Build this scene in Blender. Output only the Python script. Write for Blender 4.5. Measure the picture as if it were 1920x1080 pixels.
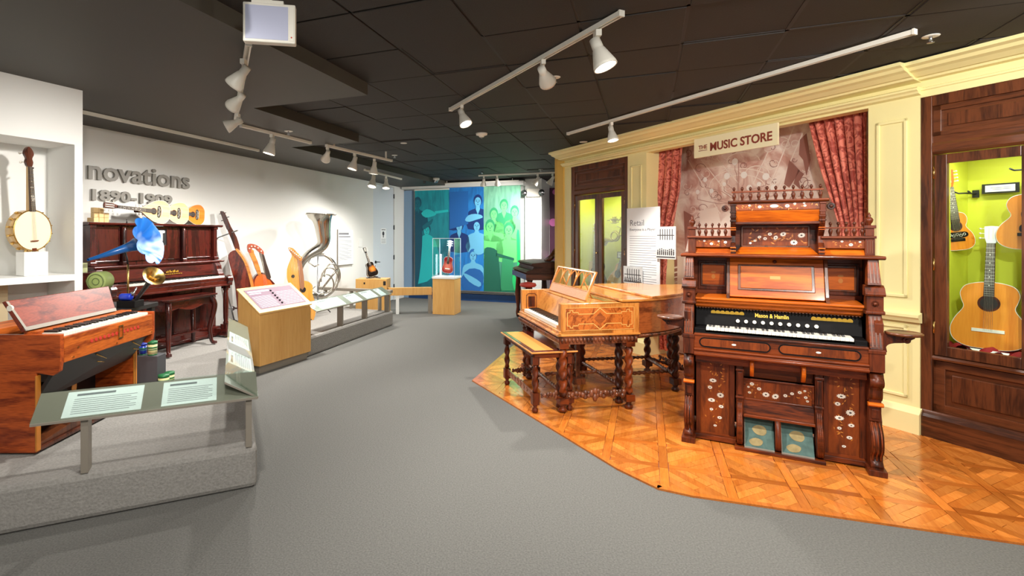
import bpy, bmesh, math, random
from math import sin, cos, pi, radians, degrees, atan2, sqrt
from mathutils import Matrix, Vector
from mathutils.geometry import tessellate_polygon
random.seed(7)
for o in list(bpy.data.objects): bpy.data.objects.remove(o)
SC = bpy.context.scene
COL = SC.collection

# ------------------------------------------------------------------ camera, world, exposure
F, CX, CY, H = 950.0, 850.0, 442.0, 1.55
cam = bpy.data.cameras.new('camera'); camo = bpy.data.objects.new('camera', cam); COL.objects.link(camo)
camo.location = (0, 0, H); camo.rotation_euler = (pi/2, 0, 0)
cam.sensor_width = 36; cam.lens = 36*F/1920; cam.shift_x = (960-CX)/1920; cam.shift_y = -(540-CY)/1920
cam.clip_start = .05
SC.camera = camo
w = bpy.data.worlds.new('world'); SC.world = w; w.use_nodes = True
w.node_tree.nodes['Background'].inputs[0].default_value = (1, .95, .88, 1)
w.node_tree.nodes['Background'].inputs[1].default_value = .9
SC.view_settings.view_transform = 'Standard'; SC.view_settings.look = 'None'
SC.view_settings.gamma = 1; SC.view_settings.use_curve_mapping = False
SC.view_settings.exposure = 0.0
WARM = (1, .86, .68); NEUT = (1, .96, .9); COOL = (.8, .9, 1)

# ------------------------------------------------------------------ helpers
def lin(r, g, b):
    f = lambda c: (c/255/12.92) if c/255 <= .04045 else ((c/255+.055)/1.055)**2.4
    return (f(r), f(g), f(b), 1)
MATS = {}
def _new(name):
    m = bpy.data.materials.new(name); m.use_nodes = True
    nt = m.node_tree; return m, nt, nt.nodes['Principled BSDF']
def plain(name, c, rough=.5, metal=0, coat=0, trans=0, emit=0, bump=0, bscale=200, var=0):
    if name in MATS: return MATS[name]
    m, nt, b = _new(name)
    b.inputs['Base Color'].default_value = c; b.inputs['Roughness'].default_value = rough
    b.inputs['Metallic'].default_value = metal; b.inputs['Coat Weight'].default_value = coat
    b.inputs['Transmission Weight'].default_value = trans
    if emit:
        b.inputs['Emission Color'].default_value = c; b.inputs['Emission Strength'].default_value = emit
    N = nt.nodes; Lk = nt.links
    tc = N.new('ShaderNodeTexCoord'); nz = N.new('ShaderNodeTexNoise')
    nz.inputs['Scale'].default_value = bscale; nz.inputs['Detail'].default_value = 4
    Lk.new(tc.outputs['Object'], nz.inputs['Vector'])
    if bump:
        bp = N.new('ShaderNodeBump'); bp.inputs['Strength'].default_value = bump; bp.inputs['Distance'].default_value = .004
        Lk.new(nz.outputs[0], bp.inputs['Height']); Lk.new(bp.outputs[0], b.inputs['Normal'])
    if var:
        mx = N.new('ShaderNodeMix'); mx.data_type = 'RGBA'
        mx.inputs[6].default_value = tuple(v*(1-var) for v in c[:3])+(1,)
        mx.inputs[7].default_value = tuple(min(1, v*(1+var)) for v in c[:3])+(1,)
        Lk.new(nz.outputs[0], mx.inputs[0]); Lk.new(mx.outputs[2], b.inputs['Base Color'])
    MATS[name] = m; return m
def wood(name, c1, c2, axis='X', scale=6, stretch=.12, rough=.3, coat=.3, cont=1.0, rand=False):
    """c1 light, c2 dark grain; grain runs along axis"""
    if name in MATS: return MATS[name]
    m, nt, b = _new(name); N = nt.nodes; Lk = nt.links
    tc = N.new('ShaderNodeTexCoord'); mp = N.new('ShaderNodeMapping')
    s = [1, 1, 1]; s['XYZ'.index(axis)] = stretch
    mp.inputs['Scale'].default_value = s
    Lk.new(tc.outputs['Object'], mp.inputs['Vector'])
    nz = N.new('ShaderNodeTexNoise'); nz.inputs['Scale'].default_value = scale; nz.inputs['Detail'].default_value = 5
    nz.inputs['Distortion'].default_value = 1.2
    Lk.new(mp.outputs[0], nz.inputs['Vector'])
    wv = N.new('ShaderNodeMath'); wv.operation = 'MULTIPLY'; wv.inputs[1].default_value = 14
    Lk.new(nz.outputs[0], wv.inputs[0])
    sn = N.new('ShaderNodeMath'); sn.operation = 'SINE'; Lk.new(wv.outputs[0], sn.inputs[0])
    n2 = N.new('ShaderNodeTexNoise'); n2.inputs['Scale'].default_value = scale*14; n2.inputs['Detail'].default_value = 3
    Lk.new(mp.outputs[0], n2.inputs['Vector'])
    ad = N.new('ShaderNodeMath'); ad.operation = 'MULTIPLY_ADD'; ad.inputs[1].default_value = .28*cont
    Lk.new(sn.outputs[0], ad.inputs[0]); Lk.new(n2.outputs[0], ad.inputs[2])
    cr = N.new('ShaderNodeValToRGB'); cr.color_ramp.elements[0].position = .2; cr.color_ramp.elements[1].position = .8
    cr.color_ramp.elements[0].color = c2; cr.color_ramp.elements[1].color = c1
    Lk.new(ad.outputs[0], cr.inputs[0])
    out = cr.outputs[0]
    if rand:
        oi = N.new('ShaderNodeObjectInfo'); hs = N.new('ShaderNodeHueSaturation')
        mr = N.new('ShaderNodeMapRange'); mr.inputs[3].default_value = .68; mr.inputs[4].default_value = 1.14
        Lk.new(oi.outputs['Random'], mr.inputs[0]); Lk.new(mr.outputs[0], hs.inputs['Value'])
        Lk.new(out, hs.inputs['Color']); out = hs.outputs[0]
    Lk.new(out, b.inputs['Base Color'])
    b.inputs['Roughness'].default_value = rough; b.inputs['Coat Weight'].default_value = coat
    b.inputs['Coat Roughness'].default_value = .12
    b.inputs['Specular IOR Level'].default_value = .3 if coat < .2 else .5
    MATS[name] = m; return m
def glassmat(name, tint=(.95, 1, .98, 1), alpha=.12, rough=.02):
    if name in MATS: return MATS[name]
    m, nt, b = _new(name)
    nt.nodes.remove(b); N = nt.nodes; Lk = nt.links
    t = N.new('ShaderNodeBsdfTransparent'); t.inputs[0].default_value = tint
    g = N.new('ShaderNodeBsdfGlossy'); g.inputs['Roughness'].default_value = rough
    fr = N.new('ShaderNodeFresnel'); fr.inputs[0].default_value = 1.45
    mr = N.new('ShaderNodeMath'); mr.operation = 'MULTIPLY_ADD'; mr.inputs[1].default_value = .28; mr.inputs[2].default_value = alpha*.05
    Lk.new(fr.outputs[0], mr.inputs[0])
    mx = N.new('ShaderNodeMixShader'); Lk.new(mr.outputs[0], mx.inputs[0]); Lk.new(t.outputs[0], mx.inputs[1]); Lk.new(g.outputs[0], mx.inputs[2])
    Lk.new(mx.outputs[0], N['Material Output'].inputs[0])
    MATS[name] = m; return m

class MB:
    """collects geometry, built as one mesh object"""
    def __init__(s): s.v = []; s.f = []; s.sm = []; s.M = Matrix.Identity(4)
    def _add(s, vs, fs, smooth=False):
        n = len(s.v); s.v += [tuple(s.M @ Vector(p)) for p in vs]
        s.f += [tuple(i+n for i in f) for f in fs]; s.sm += [smooth]*len(fs); return s
    def at(s, M=None): s.M = M if M is not None else Matrix.Identity(4); return s
    def box(s, x0, y0, z0, x1, y1, z1):
        x0, x1 = min(x0, x1), max(x0, x1); y0, y1 = min(y0, y1), max(y0, y1); z0, z1 = min(z0, z1), max(z0, z1)
        return s._add([(x0,y0,z0),(x1,y0,z0),(x1,y1,z0),(x0,y1,z0),(x0,y0,z1),(x1,y0,z1),(x1,y1,z1),(x0,y1,z1)],
                      [(0,3,2,1),(4,5,6,7),(0,1,5,4),(1,2,6,5),(2,3,7,6),(3,0,4,7)])
    def hexa(s, b, t):  # bottom 4 pts, top 4 pts, both ccw seen from top
        return s._add(list(b)+list(t), [(0,3,2,1),(4,5,6,7),(0,1,5,4),(1,2,6,5),(2,3,7,6),(3,0,4,7)])
    def prism(s, poly, a, b, ax='y', smooth=False):
        """2d poly extruded from a to b along ax; poly is (x,z) for y, (y,z) for x, (x,y) for z"""
        ar = sum(poly[i][0]*poly[(i+1) % len(poly)][1]-poly[(i+1) % len(poly)][0]*poly[i][1] for i in range(len(poly)))
        if ar < 0: poly = poly[::-1]
        mk = {'y': lambda p, t: (p[0], t, p[1]), 'x': lambda p, t: (t, p[0], p[1]), 'z': lambda p, t: (p[0], p[1], t)}[ax]
        n = len(poly); vs = [mk(p, a) for p in poly]+[mk(p, b) for p in poly]
        flip = ((ax == 'y') != (b < a))
        lo, hi = tuple(range(n-1, -1, -1)), tuple(range(n, 2*n))
        sd = [(i, (i+1) % n, n+(i+1) % n, n+i) for i in range(n)]
        if flip: lo, hi, sd = lo[::-1], hi[::-1], [q[::-1] for q in sd]
        s._add(vs, [lo, hi]); 
        k = len(s.v)-2*n
        s.f += [tuple(i+k for i in q) for q in sd]; s.sm += [smooth]*n
        return s
    def lathe(s, prof, c=(0, 0, 0), seg=16, ax='z', smooth=True, sx=1, sy=1, twist=0, lobes=0, amp=0):
        """prof list of (r, h)"""
        vs = []; fs = []; n = len(prof)
        for r, h in prof:
            for k in range(seg):
                a = 2*pi*k/seg
                rr = r*(1+amp*cos(lobes*(a-twist*h))) if lobes else r
                p = (rr*cos(a)*sx, rr*sin(a)*sy, h)
                if ax == 'y': p = (p[0], p[2], -p[1])
                if ax == 'x': p = (p[2], p[0], p[1])
                vs.append((p[0]+c[0], p[1]+c[1], p[2]+c[2]))
        for i in range(n-1):
            for k in range(seg):
                k2 = (k+1) % seg
                fs.append((i*seg+k, i*seg+k2, (i+1)*seg+k2, (i+1)*seg+k))
        s._add(vs, fs, smooth); m = len(s.v)-len(vs)
        s.f += [tuple(m+k for k in range(seg-1, -1, -1)), tuple(m+(n-1)*seg+k for k in range(seg))]; s.sm += [False]*2
        return s
    def disc(s, x, y, z, r, t, ax='y', seg=20, sx=1, sz=1):
        return s.lathe([(r, 0), (r, t)], (x, y, z), seg, ax, False, sx, sz)
    def tube(s, pts, r, seg=8, closed=False, smooth=True):
        pts = [Vector(p) for p in pts]; n = len(pts); vs = []; fs = []
        rf = r if callable(r) else (lambda t: r)
        up = None
        for i, p in enumerate(pts):
            if closed: t = pts[(i+1) % n]-pts[i-1]
            else: t = pts[min(i+1, n-1)]-pts[max(i-1, 0)]
            t.normalize()
            if up is None: up = Vector((0, 0, 1)) if abs(t.z) < .9 else Vector((1, 0, 0))
            a = t.cross(up).normalized(); b = a.cross(t).normalized(); up = b
            rr = rf(i/max(1, n-1))
            for k in range(seg):
                q = 2*pi*k/seg; vs.append(tuple(p+(a*cos(q)+b*sin(q))*rr))
        m = n if closed else n-1
        for i in range(m):
            j = (i+1) % n
            for k in range(seg): k2 = (k+1) % seg; fs.append((i*seg+k, i*seg+k2, j*seg+k2, j*seg+k))
        s._add(vs, fs, smooth)
        if not closed:
            k0 = len(s.v)-len(vs)
            s.f += [tuple(k0+k for k in range(seg-1, -1, -1)), tuple(k0+(n-1)*seg+k for k in range(seg))]; s.sm += [False]*2
        return s
    def ball(s, x, y, z, r, sx=1, sy=1, sz=1, seg=12):
        pr = [(max(.001, r*sin(pi*i/8)), -r*cos(pi*i/8)*sz) for i in range(9)]
        return s.lathe(pr, (x, y, z), seg, 'z', True, sx, sy)
def rt(z=0, x=0, y=0): return Matrix.Rotation(z, 4, 'Z') @ Matrix.Rotation(y, 4, 'Y') @ Matrix.Rotation(x, 4, 'X')
def T(x, y, z): return Matrix.Translation((x, y, z))
def build(name, mb, mat, parent=None, bevel=0, kind=None, label=None):
    if not mb.v: return None
    me = bpy.data.meshes.new(name); me.from_pydata(mb.v, [], mb.f)
    me.polygons.foreach_set('use_smooth', mb.sm)
    me.materials.append(mat); me.update()
    bm = bmesh.new(); bm.from_mesh(me); bmesh.ops.recalc_face_normals(bm, faces=bm.faces); bm.to_mesh(me); bm.free()
    o = bpy.data.objects.new(name, me); COL.objects.link(o)
    if parent: o.parent = parent
    if bevel:
        md = o.modifiers.new('bevel', 'BEVEL'); md.width = bevel; md.segments = 2; md.limit_method = 'ANGLE'; md.angle_limit = radians(40)
    if kind: o['kind'] = kind
    if label: o['label'] = label
    return o
def thing(name, label, cat, loc=(0, 0, 0), ang=0, group=None, M=None):
    o = bpy.data.objects.new(name, None); COL.objects.link(o); o.empty_display_size = .05
    if M is not None: o.matrix_world = M
    else: o.location = loc; o.rotation_euler = (0, 0, ang)
    o['label'] = label; o['category'] = cat
    if group: o['group'] = group
    return o
def structure(name, loc=(0, 0, 0), ang=0):
    o = bpy.data.objects.new(name, None); COL.objects.link(o); o.location = loc; o.rotation_euler = (0, 0, ang)
    o['kind'] = 'structure'; return o
def dup(src, name, parent, loc):
    c = src.copy(); c.name = name; COL.objects.link(c); c.parent = parent; c.location = loc; return c
def copy_tree(o, parent=None):
    c = o.copy(); COL.objects.link(c); c.parent = parent
    for ch in [q for q in ALL_CHILD(o)]: copy_tree(ch, c)
    return c
def ALL_CHILD(o): return [q for q in bpy.data.objects if q.parent == o]

class Fr:
    """vertical working frame: origin, angle of local x, local y is 90 degrees left of it"""
    def __init__(s, ox, oy, a): s.o = Vector((ox, oy)); s.a = radians(a); s.x = Vector((cos(s.a), sin(s.a))); s.y = Vector((-sin(s.a), cos(s.a)))
    def w(s, x, y, z=0): p = s.o+s.x*x+s.y*y; return (p.x, p.y, z)
    def pix(s, px, py, y=0):
        """photo pixel onto the plane y=const -> local (x, z)"""
        k = (px-CX)/F; p = s.o+s.y*y
        t = (k*p.y-p.x)/(s.x.x-k*s.x.y); Y = p.y+t*s.x.y
        return (t, H-(py-CY)/F*Y)
    def tr(s, pts, y=0): return [s.pix(a, b, y) for a, b in pts]
    def loc(s, p):
        d = Vector((p[0], p[1]))-s.o; return (d.dot(s.x), d.dot(s.y))
def at(px, py, z): Y = F*(H-z)/(py-CY); return ((px-CX)/F*Y, Y, z)
def smooth(pts, n=4, closed=True):
    out = []; m = len(pts)
    for i in range(m if closed else m-1):
        if closed: p = [Vector(pts[(i+k-1) % m]) for k in range(4)]
        else: p = [Vector(pts[min(max(i+k-1, 0), m-1)]) for k in range(4)]
        for j in range(n):
            t = j/n
            q = .5*((2*p[1])+(p[2]-p[0])*t+(2*p[0]-5*p[1]+4*p[2]-p[3])*t*t+(3*p[1]-p[0]-3*p[2]+p[3])*t**3)
            out.append(tuple(q))
    if not closed: out.append(tuple(pts[-1]))
    return out
def textmesh(s, size, depth, align='LEFT', off=0, spacing=1.0):
    cu = bpy.data.curves.new('t', 'FONT'); cu.body = s; cu.size = size; cu.extrude = depth; cu.align_x = align; cu.offset = off; cu.space_character = spacing
    cu.resolution_u = 3
    o = bpy.data.objects.new('t', cu); COL.objects.link(o)
    bpy.context.view_layer.update()
    me = bpy.data.meshes.new_from_object(o.evaluated_get(bpy.context.evaluated_depsgraph_get()))
    wdt = o.dimensions.x
    bpy.data.objects.remove(o); return me, wdt
def text(name, s, size, depth, mat, parent, M, align='LEFT', off=0, sx=1, label=None, spacing=1.0, width=None):
    """text lying in local xy, placed by M"""
    me, wd = textmesh(s, size, depth, align, off, spacing)
    if width: sx = width/max(wd, 1e-6)
    me.transform(Matrix.Diagonal((sx, 1, 1, 1))); me.transform(M)
    me.materials.clear(); me.materials.append(mat)
    o = bpy.data.objects.new(name, me); COL.objects.link(o); o.parent = parent
    if label: o['label'] = label
    return o
# text that reads along local +x with face towards -y, and its mirror for frames whose viewer stands at +y
def TXf(x, y, z): return T(x, y, z) @ Matrix.Rotation(pi/2, 4, 'X')
def TXb(x, y, z): return T(x, y, z) @ Matrix.Rotation(pi, 4, 'Z') @ Matrix.Rotation(pi/2, 4, 'X')

# ------------------------------------------------------------------ frames measured in the photo
LW = Fr(-4.007, 5.491, 69.1)      # left wall, room is at -y
BW = Fr(-1.15, 12.83, -20.9)      # back wall, room is at -y
RW = Fr(3.55, 4.10, 114.05)       # yellow panelled wall, room is at +y
CEIL, SOF = 2.855, 2.75

# ------------------------------------------------------------------ materials
M_carpet = plain('carpet', lin(102, 101, 97), .95, bump=1.0, bscale=110, var=.6)
M_riser = plain('riser_carpet', lin(142, 139, 134), .95, bump=1.0, bscale=75, var=.38)
M_white = plain('white_paint', lin(226, 226, 222), .6, bump=.02)
M_whiteg = plain('white_gloss', lin(236, 236, 232), .3)
M_tile = plain('ceiling_tile', lin(44, 39, 35), .75, bump=.3, bscale=120, var=.25)
M_grid = plain('ceiling_grid', lin(30, 27, 25), .6)
M_sof = plain('soffit', lin(64, 60, 52), .6, bump=.05)
M_cream = plain('cream_paint', lin(238, 226, 164), .45, var=.04, bscale=2)
M_ochre = plain('ochre_paint', lin(222, 178, 84), .5)
M_oak = wood('dark_oak', lin(104, 56, 30), lin(60, 30, 16), 'Z', 9, .1, .35, .3)
M_oakh = wood('dark_oak_h', lin(104, 56, 30), lin(60, 30, 16), 'X', 9, .1, .35, .3)
M_lime = plain('chartreuse', lin(206, 210, 60), .6)
M_velvet = plain('red_velvet', lin(150, 12, 24), .7, bump=.4, bscale=40, var=.4)
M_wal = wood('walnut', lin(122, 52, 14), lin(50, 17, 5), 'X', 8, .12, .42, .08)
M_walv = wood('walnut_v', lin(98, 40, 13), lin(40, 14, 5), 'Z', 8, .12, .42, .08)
M_wall = wood('walnut_light', lin(200, 98, 16), lin(146, 62, 8), 'X', 7, .12, .42, .08)
M_inl = wood('inlay_ground', lin(132, 60, 18), lin(90, 38, 12), 'Z', 7, .2, .42, .08)
M_blk = plain('black_lacquer', lin(14, 12, 12), .6)
M_blk.node_tree.nodes['Principled BSDF'].inputs['Specular IOR Level'].default_value = .15
M_ivory = plain('ivory', lin(238, 232, 218), .3)
M_ebony = plain('ebony', lin(24, 20, 20), .3)
M_gold = plain('gold_leaf', lin(212, 170, 60), .4, metal=.5)
M_brass = plain('brass', lin(214, 176, 104), .25, metal=1)
M_daisy = plain('daisy_inlay', lin(232, 226, 212), .4)
M_leaf = plain('leaf_inlay', lin(196, 122, 44), .4)
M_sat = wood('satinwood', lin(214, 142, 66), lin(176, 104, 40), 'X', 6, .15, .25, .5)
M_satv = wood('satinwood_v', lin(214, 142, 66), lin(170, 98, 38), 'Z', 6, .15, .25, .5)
M_burl = wood('burl', lin(200, 110, 44), lin(130, 60, 22), 'Z', 16, .7, .25, .5)
M_mahl = wood('bentside', lin(160, 84, 38), lin(96, 44, 20), 'X', 5, .12, .2, .6)
M_carv = wood('carved_walnut', lin(126, 70, 42), lin(60, 30, 18), 'Z', 12, .3, .3, .4)
M_mahog = wood('mahogany', lin(84, 28, 20), lin(42, 12, 9), 'X', 8, .12, .25, .3)
M_mahogv = wood('mahogany_v', lin(78, 26, 19), lin(38, 11, 9), 'Z', 8, .12, .25, .3)
M_oako = wood('orange_oak', lin(184, 84, 32), lin(112, 40, 14), 'X', 13, .10, .35, .15, .8)
M_oakox = wood('orange_oak_y', lin(196, 100, 36), lin(126, 50, 16), 'Y', 13, .10, .35, .15, .8)
M_oakr = wood('red_oak', lin(132, 54, 34), lin(78, 24, 16), 'Y', 14, .22, .4, .12, .9)
M_birch = wood('maple_veneer', lin(222, 172, 102), lin(208, 154, 84), 'Z', 3, .1, .4, .1, .5)
M_bracket = plain('taupe_metal', lin(134, 126, 114), .45)
M_steel = plain('steel', lin(176, 178, 180), .3, metal=1)
M_nickel = plain('nickel', lin(205, 200, 190), .2, metal=1)
M_black = plain('black_plastic', lin(28, 28, 30), .45)
M_spr = wood('spruce', lin(232, 170, 78), lin(216, 146, 56), 'Z', 8, .06, .25, .5)
M_spro = wood('amber_spruce', lin(238, 150, 50), lin(222, 126, 34), 'Z', 8, .06, .25, .5)
M_sprp = wood('pale_spruce', lin(236, 206, 158), lin(222, 184, 128), 'Z', 8, .06, .3, .4)
M_rose = wood('rosewood', lin(96, 50, 34), lin(48, 22, 16), 'Z', 10, .1, .25, .5)
M_redback = wood('red_back', lin(128, 48, 30), lin(66, 20, 14), 'Z', 5, .3, .2, .7)
M_glass = glassmat('glass')
M_acry = glassmat('acrylic', (.97, .99, 1, 1))
M_paper = plain('paper', lin(238, 240, 240), .6)
M_ink = plain('ink', lin(120, 120, 124), .6)
M_inkd = plain('dark_ink', lin(60, 56, 58), .6)
M_fix = plain('fixture_white', lin(228, 224, 212), .4)
M_lamp = plain('lamp_lens', (1, .97, .9, 1), .4, emit=40)
M_lampoff = plain('lamp_lens_off', lin(225, 232, 240), .2)

# ================================================================== THE SHELL
mb = MB(); mb.prism([(-9, -3), (8, -3), (8, 16), (-9, 16)], -.1, 0, 'z')
o = build('floor', mb, M_carpet, kind='structure')

# parquet of square panels with a diagonal weave, each strip its own piece
FA = Fr(0.221, 5.394, 69.1)
PQ = [(0.221, 5.394), (1.10, 3.36), (1.26, 3.105), (1.42, 3.02), (2.87, 2.55), (4.9, 1.9), (5.6, 3.6), (4.6, 4.6), (2.2, 9.0), (1.2, 7.9), (.757, 6.85)]
PQl = [FA.loc(p) for p in PQ]
def clip(poly, a, b, c):   # keep a*x+b*y+c >= 0
    out = []
    for i in range(len(poly)):
        p, q = poly[i], poly[(i+1) % len(poly)]
        dp, dq = a*p[0]+b*p[1]+c, a*q[0]+b*q[1]+c
        if dp >= 0: out.append(p)
        if (dp >= 0) != (dq >= 0):
            t = dp/(dp-dq); out.append((p[0]+(q[0]-p[0])*t, p[1]+(q[1]-p[1])*t))
    return out
def clip_conv(poly, hull):
    ar = sum(hull[i][0]*hull[(i+1) % len(hull)][1]-hull[(i+1) % len(hull)][0]*hull[i][1] for i in range(len(hull)))
    h = hull if ar > 0 else hull[::-1]
    for i in range(len(h)):
        p, q = h[i], h[(i+1) % len(h)]
        dx, dy = q[0]-p[0], q[1]-p[1]
        poly = clip(poly, -dy, dx, dy*p[0]-dx*p[1])
        if len(poly) < 3: return []
    return poly
def convex_hull(P):
    P = sorted(P); 
    def half(P):
        h = []
        for p in P:
            while len(h) > 1 and (h[-1][0]-h[-2][0])*(p[1]-h[-2][1])-(h[-1][1]-h[-2][1])*(p[0]-h[-2][0]) <= 0: h.pop()
            h.append(p)
        return h
    return half(P)[:-1]+half(P[::-1])[:-1]
HULL = convex_hull(PQl)
par = structure('floor', (FA.o.x, FA.o.y, 0), FA.a); par.name = 'floor.001'
mb = MB(); mb.prism(HULL, 0.0005, .004, 'z')
M_pqb = plain('parquet_joint', lin(140, 68, 22), .5)
build('parquet_bed', mb, M_pqb, par)
M_pq = [wood('parquet_%d' % i, c1, c2, ax, 10, .12, .22, .35, .6, rand=True) for i, (c1, c2, ax) in enumerate(
    [(lin(214, 126, 48), lin(190, 100, 32), 'X'), (lin(202, 114, 42), lin(178, 92, 28), 'Y'), (lin(222, 136, 58), lin(200, 112, 40), 'X')])]
P_, B_ = .37, .055
strips = []
def square(cx, cy, hx, hy, a):
    ca, sa = cos(a), sin(a)
    return [(cx+ca*x-sa*y, cy+sa*x+ca*y) for x, y in ((-hx, -hy), (hx, -hy), (hx, hy), (-hx, hy))]
for i in range(-16, 20):
    for j in range(-18, 18):
        x0, y0 = i*P_, j*P_
        if not clip_conv([(x0, y0), (x0+P_, y0), (x0+P_, y0+P_), (x0, y0+P_)], HULL): continue
        strips.append(([(x0, y0), (x0+P_, y0), (x0+P_, y0+B_), (x0, y0+B_)], 0))
        strips.append(([(x0, y0+B_), (x0+B_, y0+B_), (x0+B_, y0+P_), (x0, y0+P_)], 1))
        cell = [(x0+B_, y0+B_), (x0+P_, y0+B_), (x0+P_, y0+P_), (x0+B_, y0+P_)]
        cx, cy = x0+(P_+B_)/2, y0+(P_+B_)/2; n = (P_-B_)
        d = n/sqrt(2)/2
        # 45 degree basket weave: cross bands and blocks of strips
        a = pi/4 if (i+j) % 2 else -pi/4
        wS = d*2/4.0
        for k in range(-5, 6):
            long = abs(k) % 2 == 0
            c = (cx-sin(a)*k*wS, cy+cos(a)*k*wS)
            if long: sq = [(-n, n)]
            else: sq = [(-n, -.05), (-.05, .05), (.05, n)]
            for q0, q1 in sq:
                m = (q0+q1)/2; hw = (q1-q0)/2
                pl = clip_conv(square(c[0]+cos(a)*m, c[1]+sin(a)*m, hw, wS/2, a), cell)
                if len(pl) > 2: strips.append((pl, 2 if k % 3 else 0))
fin = []
for pl, mi in strips:
    q = clip_conv(pl, HULL)
    if len(q) < 3: continue
    c = [sum(p[0] for p in q)/len(q), sum(p[1] for p in q)/len(q)]
    q = [(c[0]+(p[0]-c[0])*.985, c[1]+(p[1]-c[1])*.965) for p in q]
    ar = abs(sum(q[i][0]*q[(i+1) % len(q)][1]-q[(i+1) % len(q)][0]*q[i][1] for i in range(len(q))))/2
    if ar < 2e-4: continue
    wc = FA.w(c[0], c[1]); vis = wc[1] > .5 and abs((wc[0]/wc[1])*F+CX-960) < 960
    fin.append((ar/max(.5, wc[1])**3 if vis else 0, q, mi))
fin.sort(key=lambda t: -t[0])
for sc, q, mi in fin[:300]:
    mb = MB(); mb.prism(q, .004, .0105+random.random()*.0008, 'z'); build('parquet_strip', mb, M_pq[mi], par)
for m_ in range(3):
    for t_ in range(2):
        mb = MB()
        for n_, (sc, q, mi) in enumerate(fin[300:]):
            if mi == m_ and n_ % 2 == t_: mb.prism(q, .004, .0105+random.random()*.0008, 'z')
        build('parquet_strips', mb, M_pq[m_], par, kind='stuff')
mb = MB()
for i in range(len(HULL)):
    a, b = Vector(HULL[i]), Vector(HULL[(i+1) % len(HULL)]); d = (b-a).normalized(); nn = Vector((d.y, -d.x))
    mb.prism([tuple(a-d*.01-nn*.02), tuple(b+d*.01-nn*.02), tuple(b+d*.01+nn*.02), tuple(a-d*.01+nn*.02)], .0, .0118+.0006*(i % 2)+.0003*(i % 3), 'z')
build('edge_strip', mb, M_pq[0], par)

# left wall and its door
wl = structure('wall_left', LW.w(0, 0), LW.a)
mb = MB(); mb.box(-7, 0, 0, 6.22, .12, SOF); mb.box(7.23, 0, 0, 8.05, .12, SOF); mb.box(6.22, 0, 2.72, 7.23, .12, SOF)
build('wall_panel', mb, M_white, wl)
dr = structure('door_1', LW.w(6.22, 0), LW.a)
M_door = plain('door_white', lin(214, 220, 226), .4)
mb = MB(); mb.box(.02, .012, .01, .99, .05, 2.71); build('leaf', mb, M_door, dr)
for z in (2.5, 1.75, 1.03, .33):
    mb = MB(); mb.box(.985, -.004, z-.05, 1.01, .02, z+.05); mb.lathe([(.008, -.055), (.008, .055)], (1.0, -.006, z), 8); build('hinge', mb, M_black, dr)
mb = MB(); mb.disc(.12, .012, .96, .028, -.012, 'y'); mb.tube([(.12, -.0, .96), (.12, -.05, .96), (.22, -.05, .955)], .009); build('door_handle', mb, M_black, dr)
mb = MB(); mb.box(.36, .0115, 1.36, .62, .008, 1.72); sg = build('notice', mb, M_paper, dr)
mb = MB(); mb.lathe([(.05, 0), (.05, .001)], (.48, .0075, 1.60), 16, 'y'); mb.box(.40, .0075, 1.68, .58, .0065, 1.695); mb.box(.46, .0075, 1.51, .5, .0065, 1.55)
for z in (1.47, 1.44, 1.41, 1.385): mb.box(.39, .0075, z, .59, .0065, z+.006)
build('notice_print', mb, M_inkd, sg)
mb = MB(); mb.box(-7, -.012, 0, 6.2, 0, .1); b_ = build('baseboard_left', mb, M_bracket, kind='structure'); b_.location = LW.w(0, 0); b_.rotation_euler = (0, 0, LW.a)
# back wall
wb = structure('wall_back', BW.w(0, 0), BW.a)
mb = MB(); mb.box(-.3, 0, 0, 3.05, .12, CEIL); mb.box(3.4, .9, 0, 9, 1.0, CEIL)
build('wall_panel', mb, M_white, wb)
mb = MB(); mb.box(.0, -.35, 2.70, 3.05, 0, 2.79); build('header', mb, M_white, wb)
mb = MB(); mb.box(3.04, -.12, 0, 3.42, .9, CEIL); build('pillar', mb, M_whiteg, wb)
M_blue = plain('blue_base', lin(14, 60, 110), .5)
mb = MB(); mb.box(.1, -.16, 0, 3.03, -.02, .16); o = build('baseboard_back', mb, M_blue, kind='structure'); o.location = BW.w(0, 0); o.rotation_euler = (0, 0, BW.a)
mb = MB(); mb.box(-.05, -.12, 0, .17, -.01, 2.68); build('corner_post', mb, plain('pale_blue', lin(150, 185, 220), .5), wb)

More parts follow.
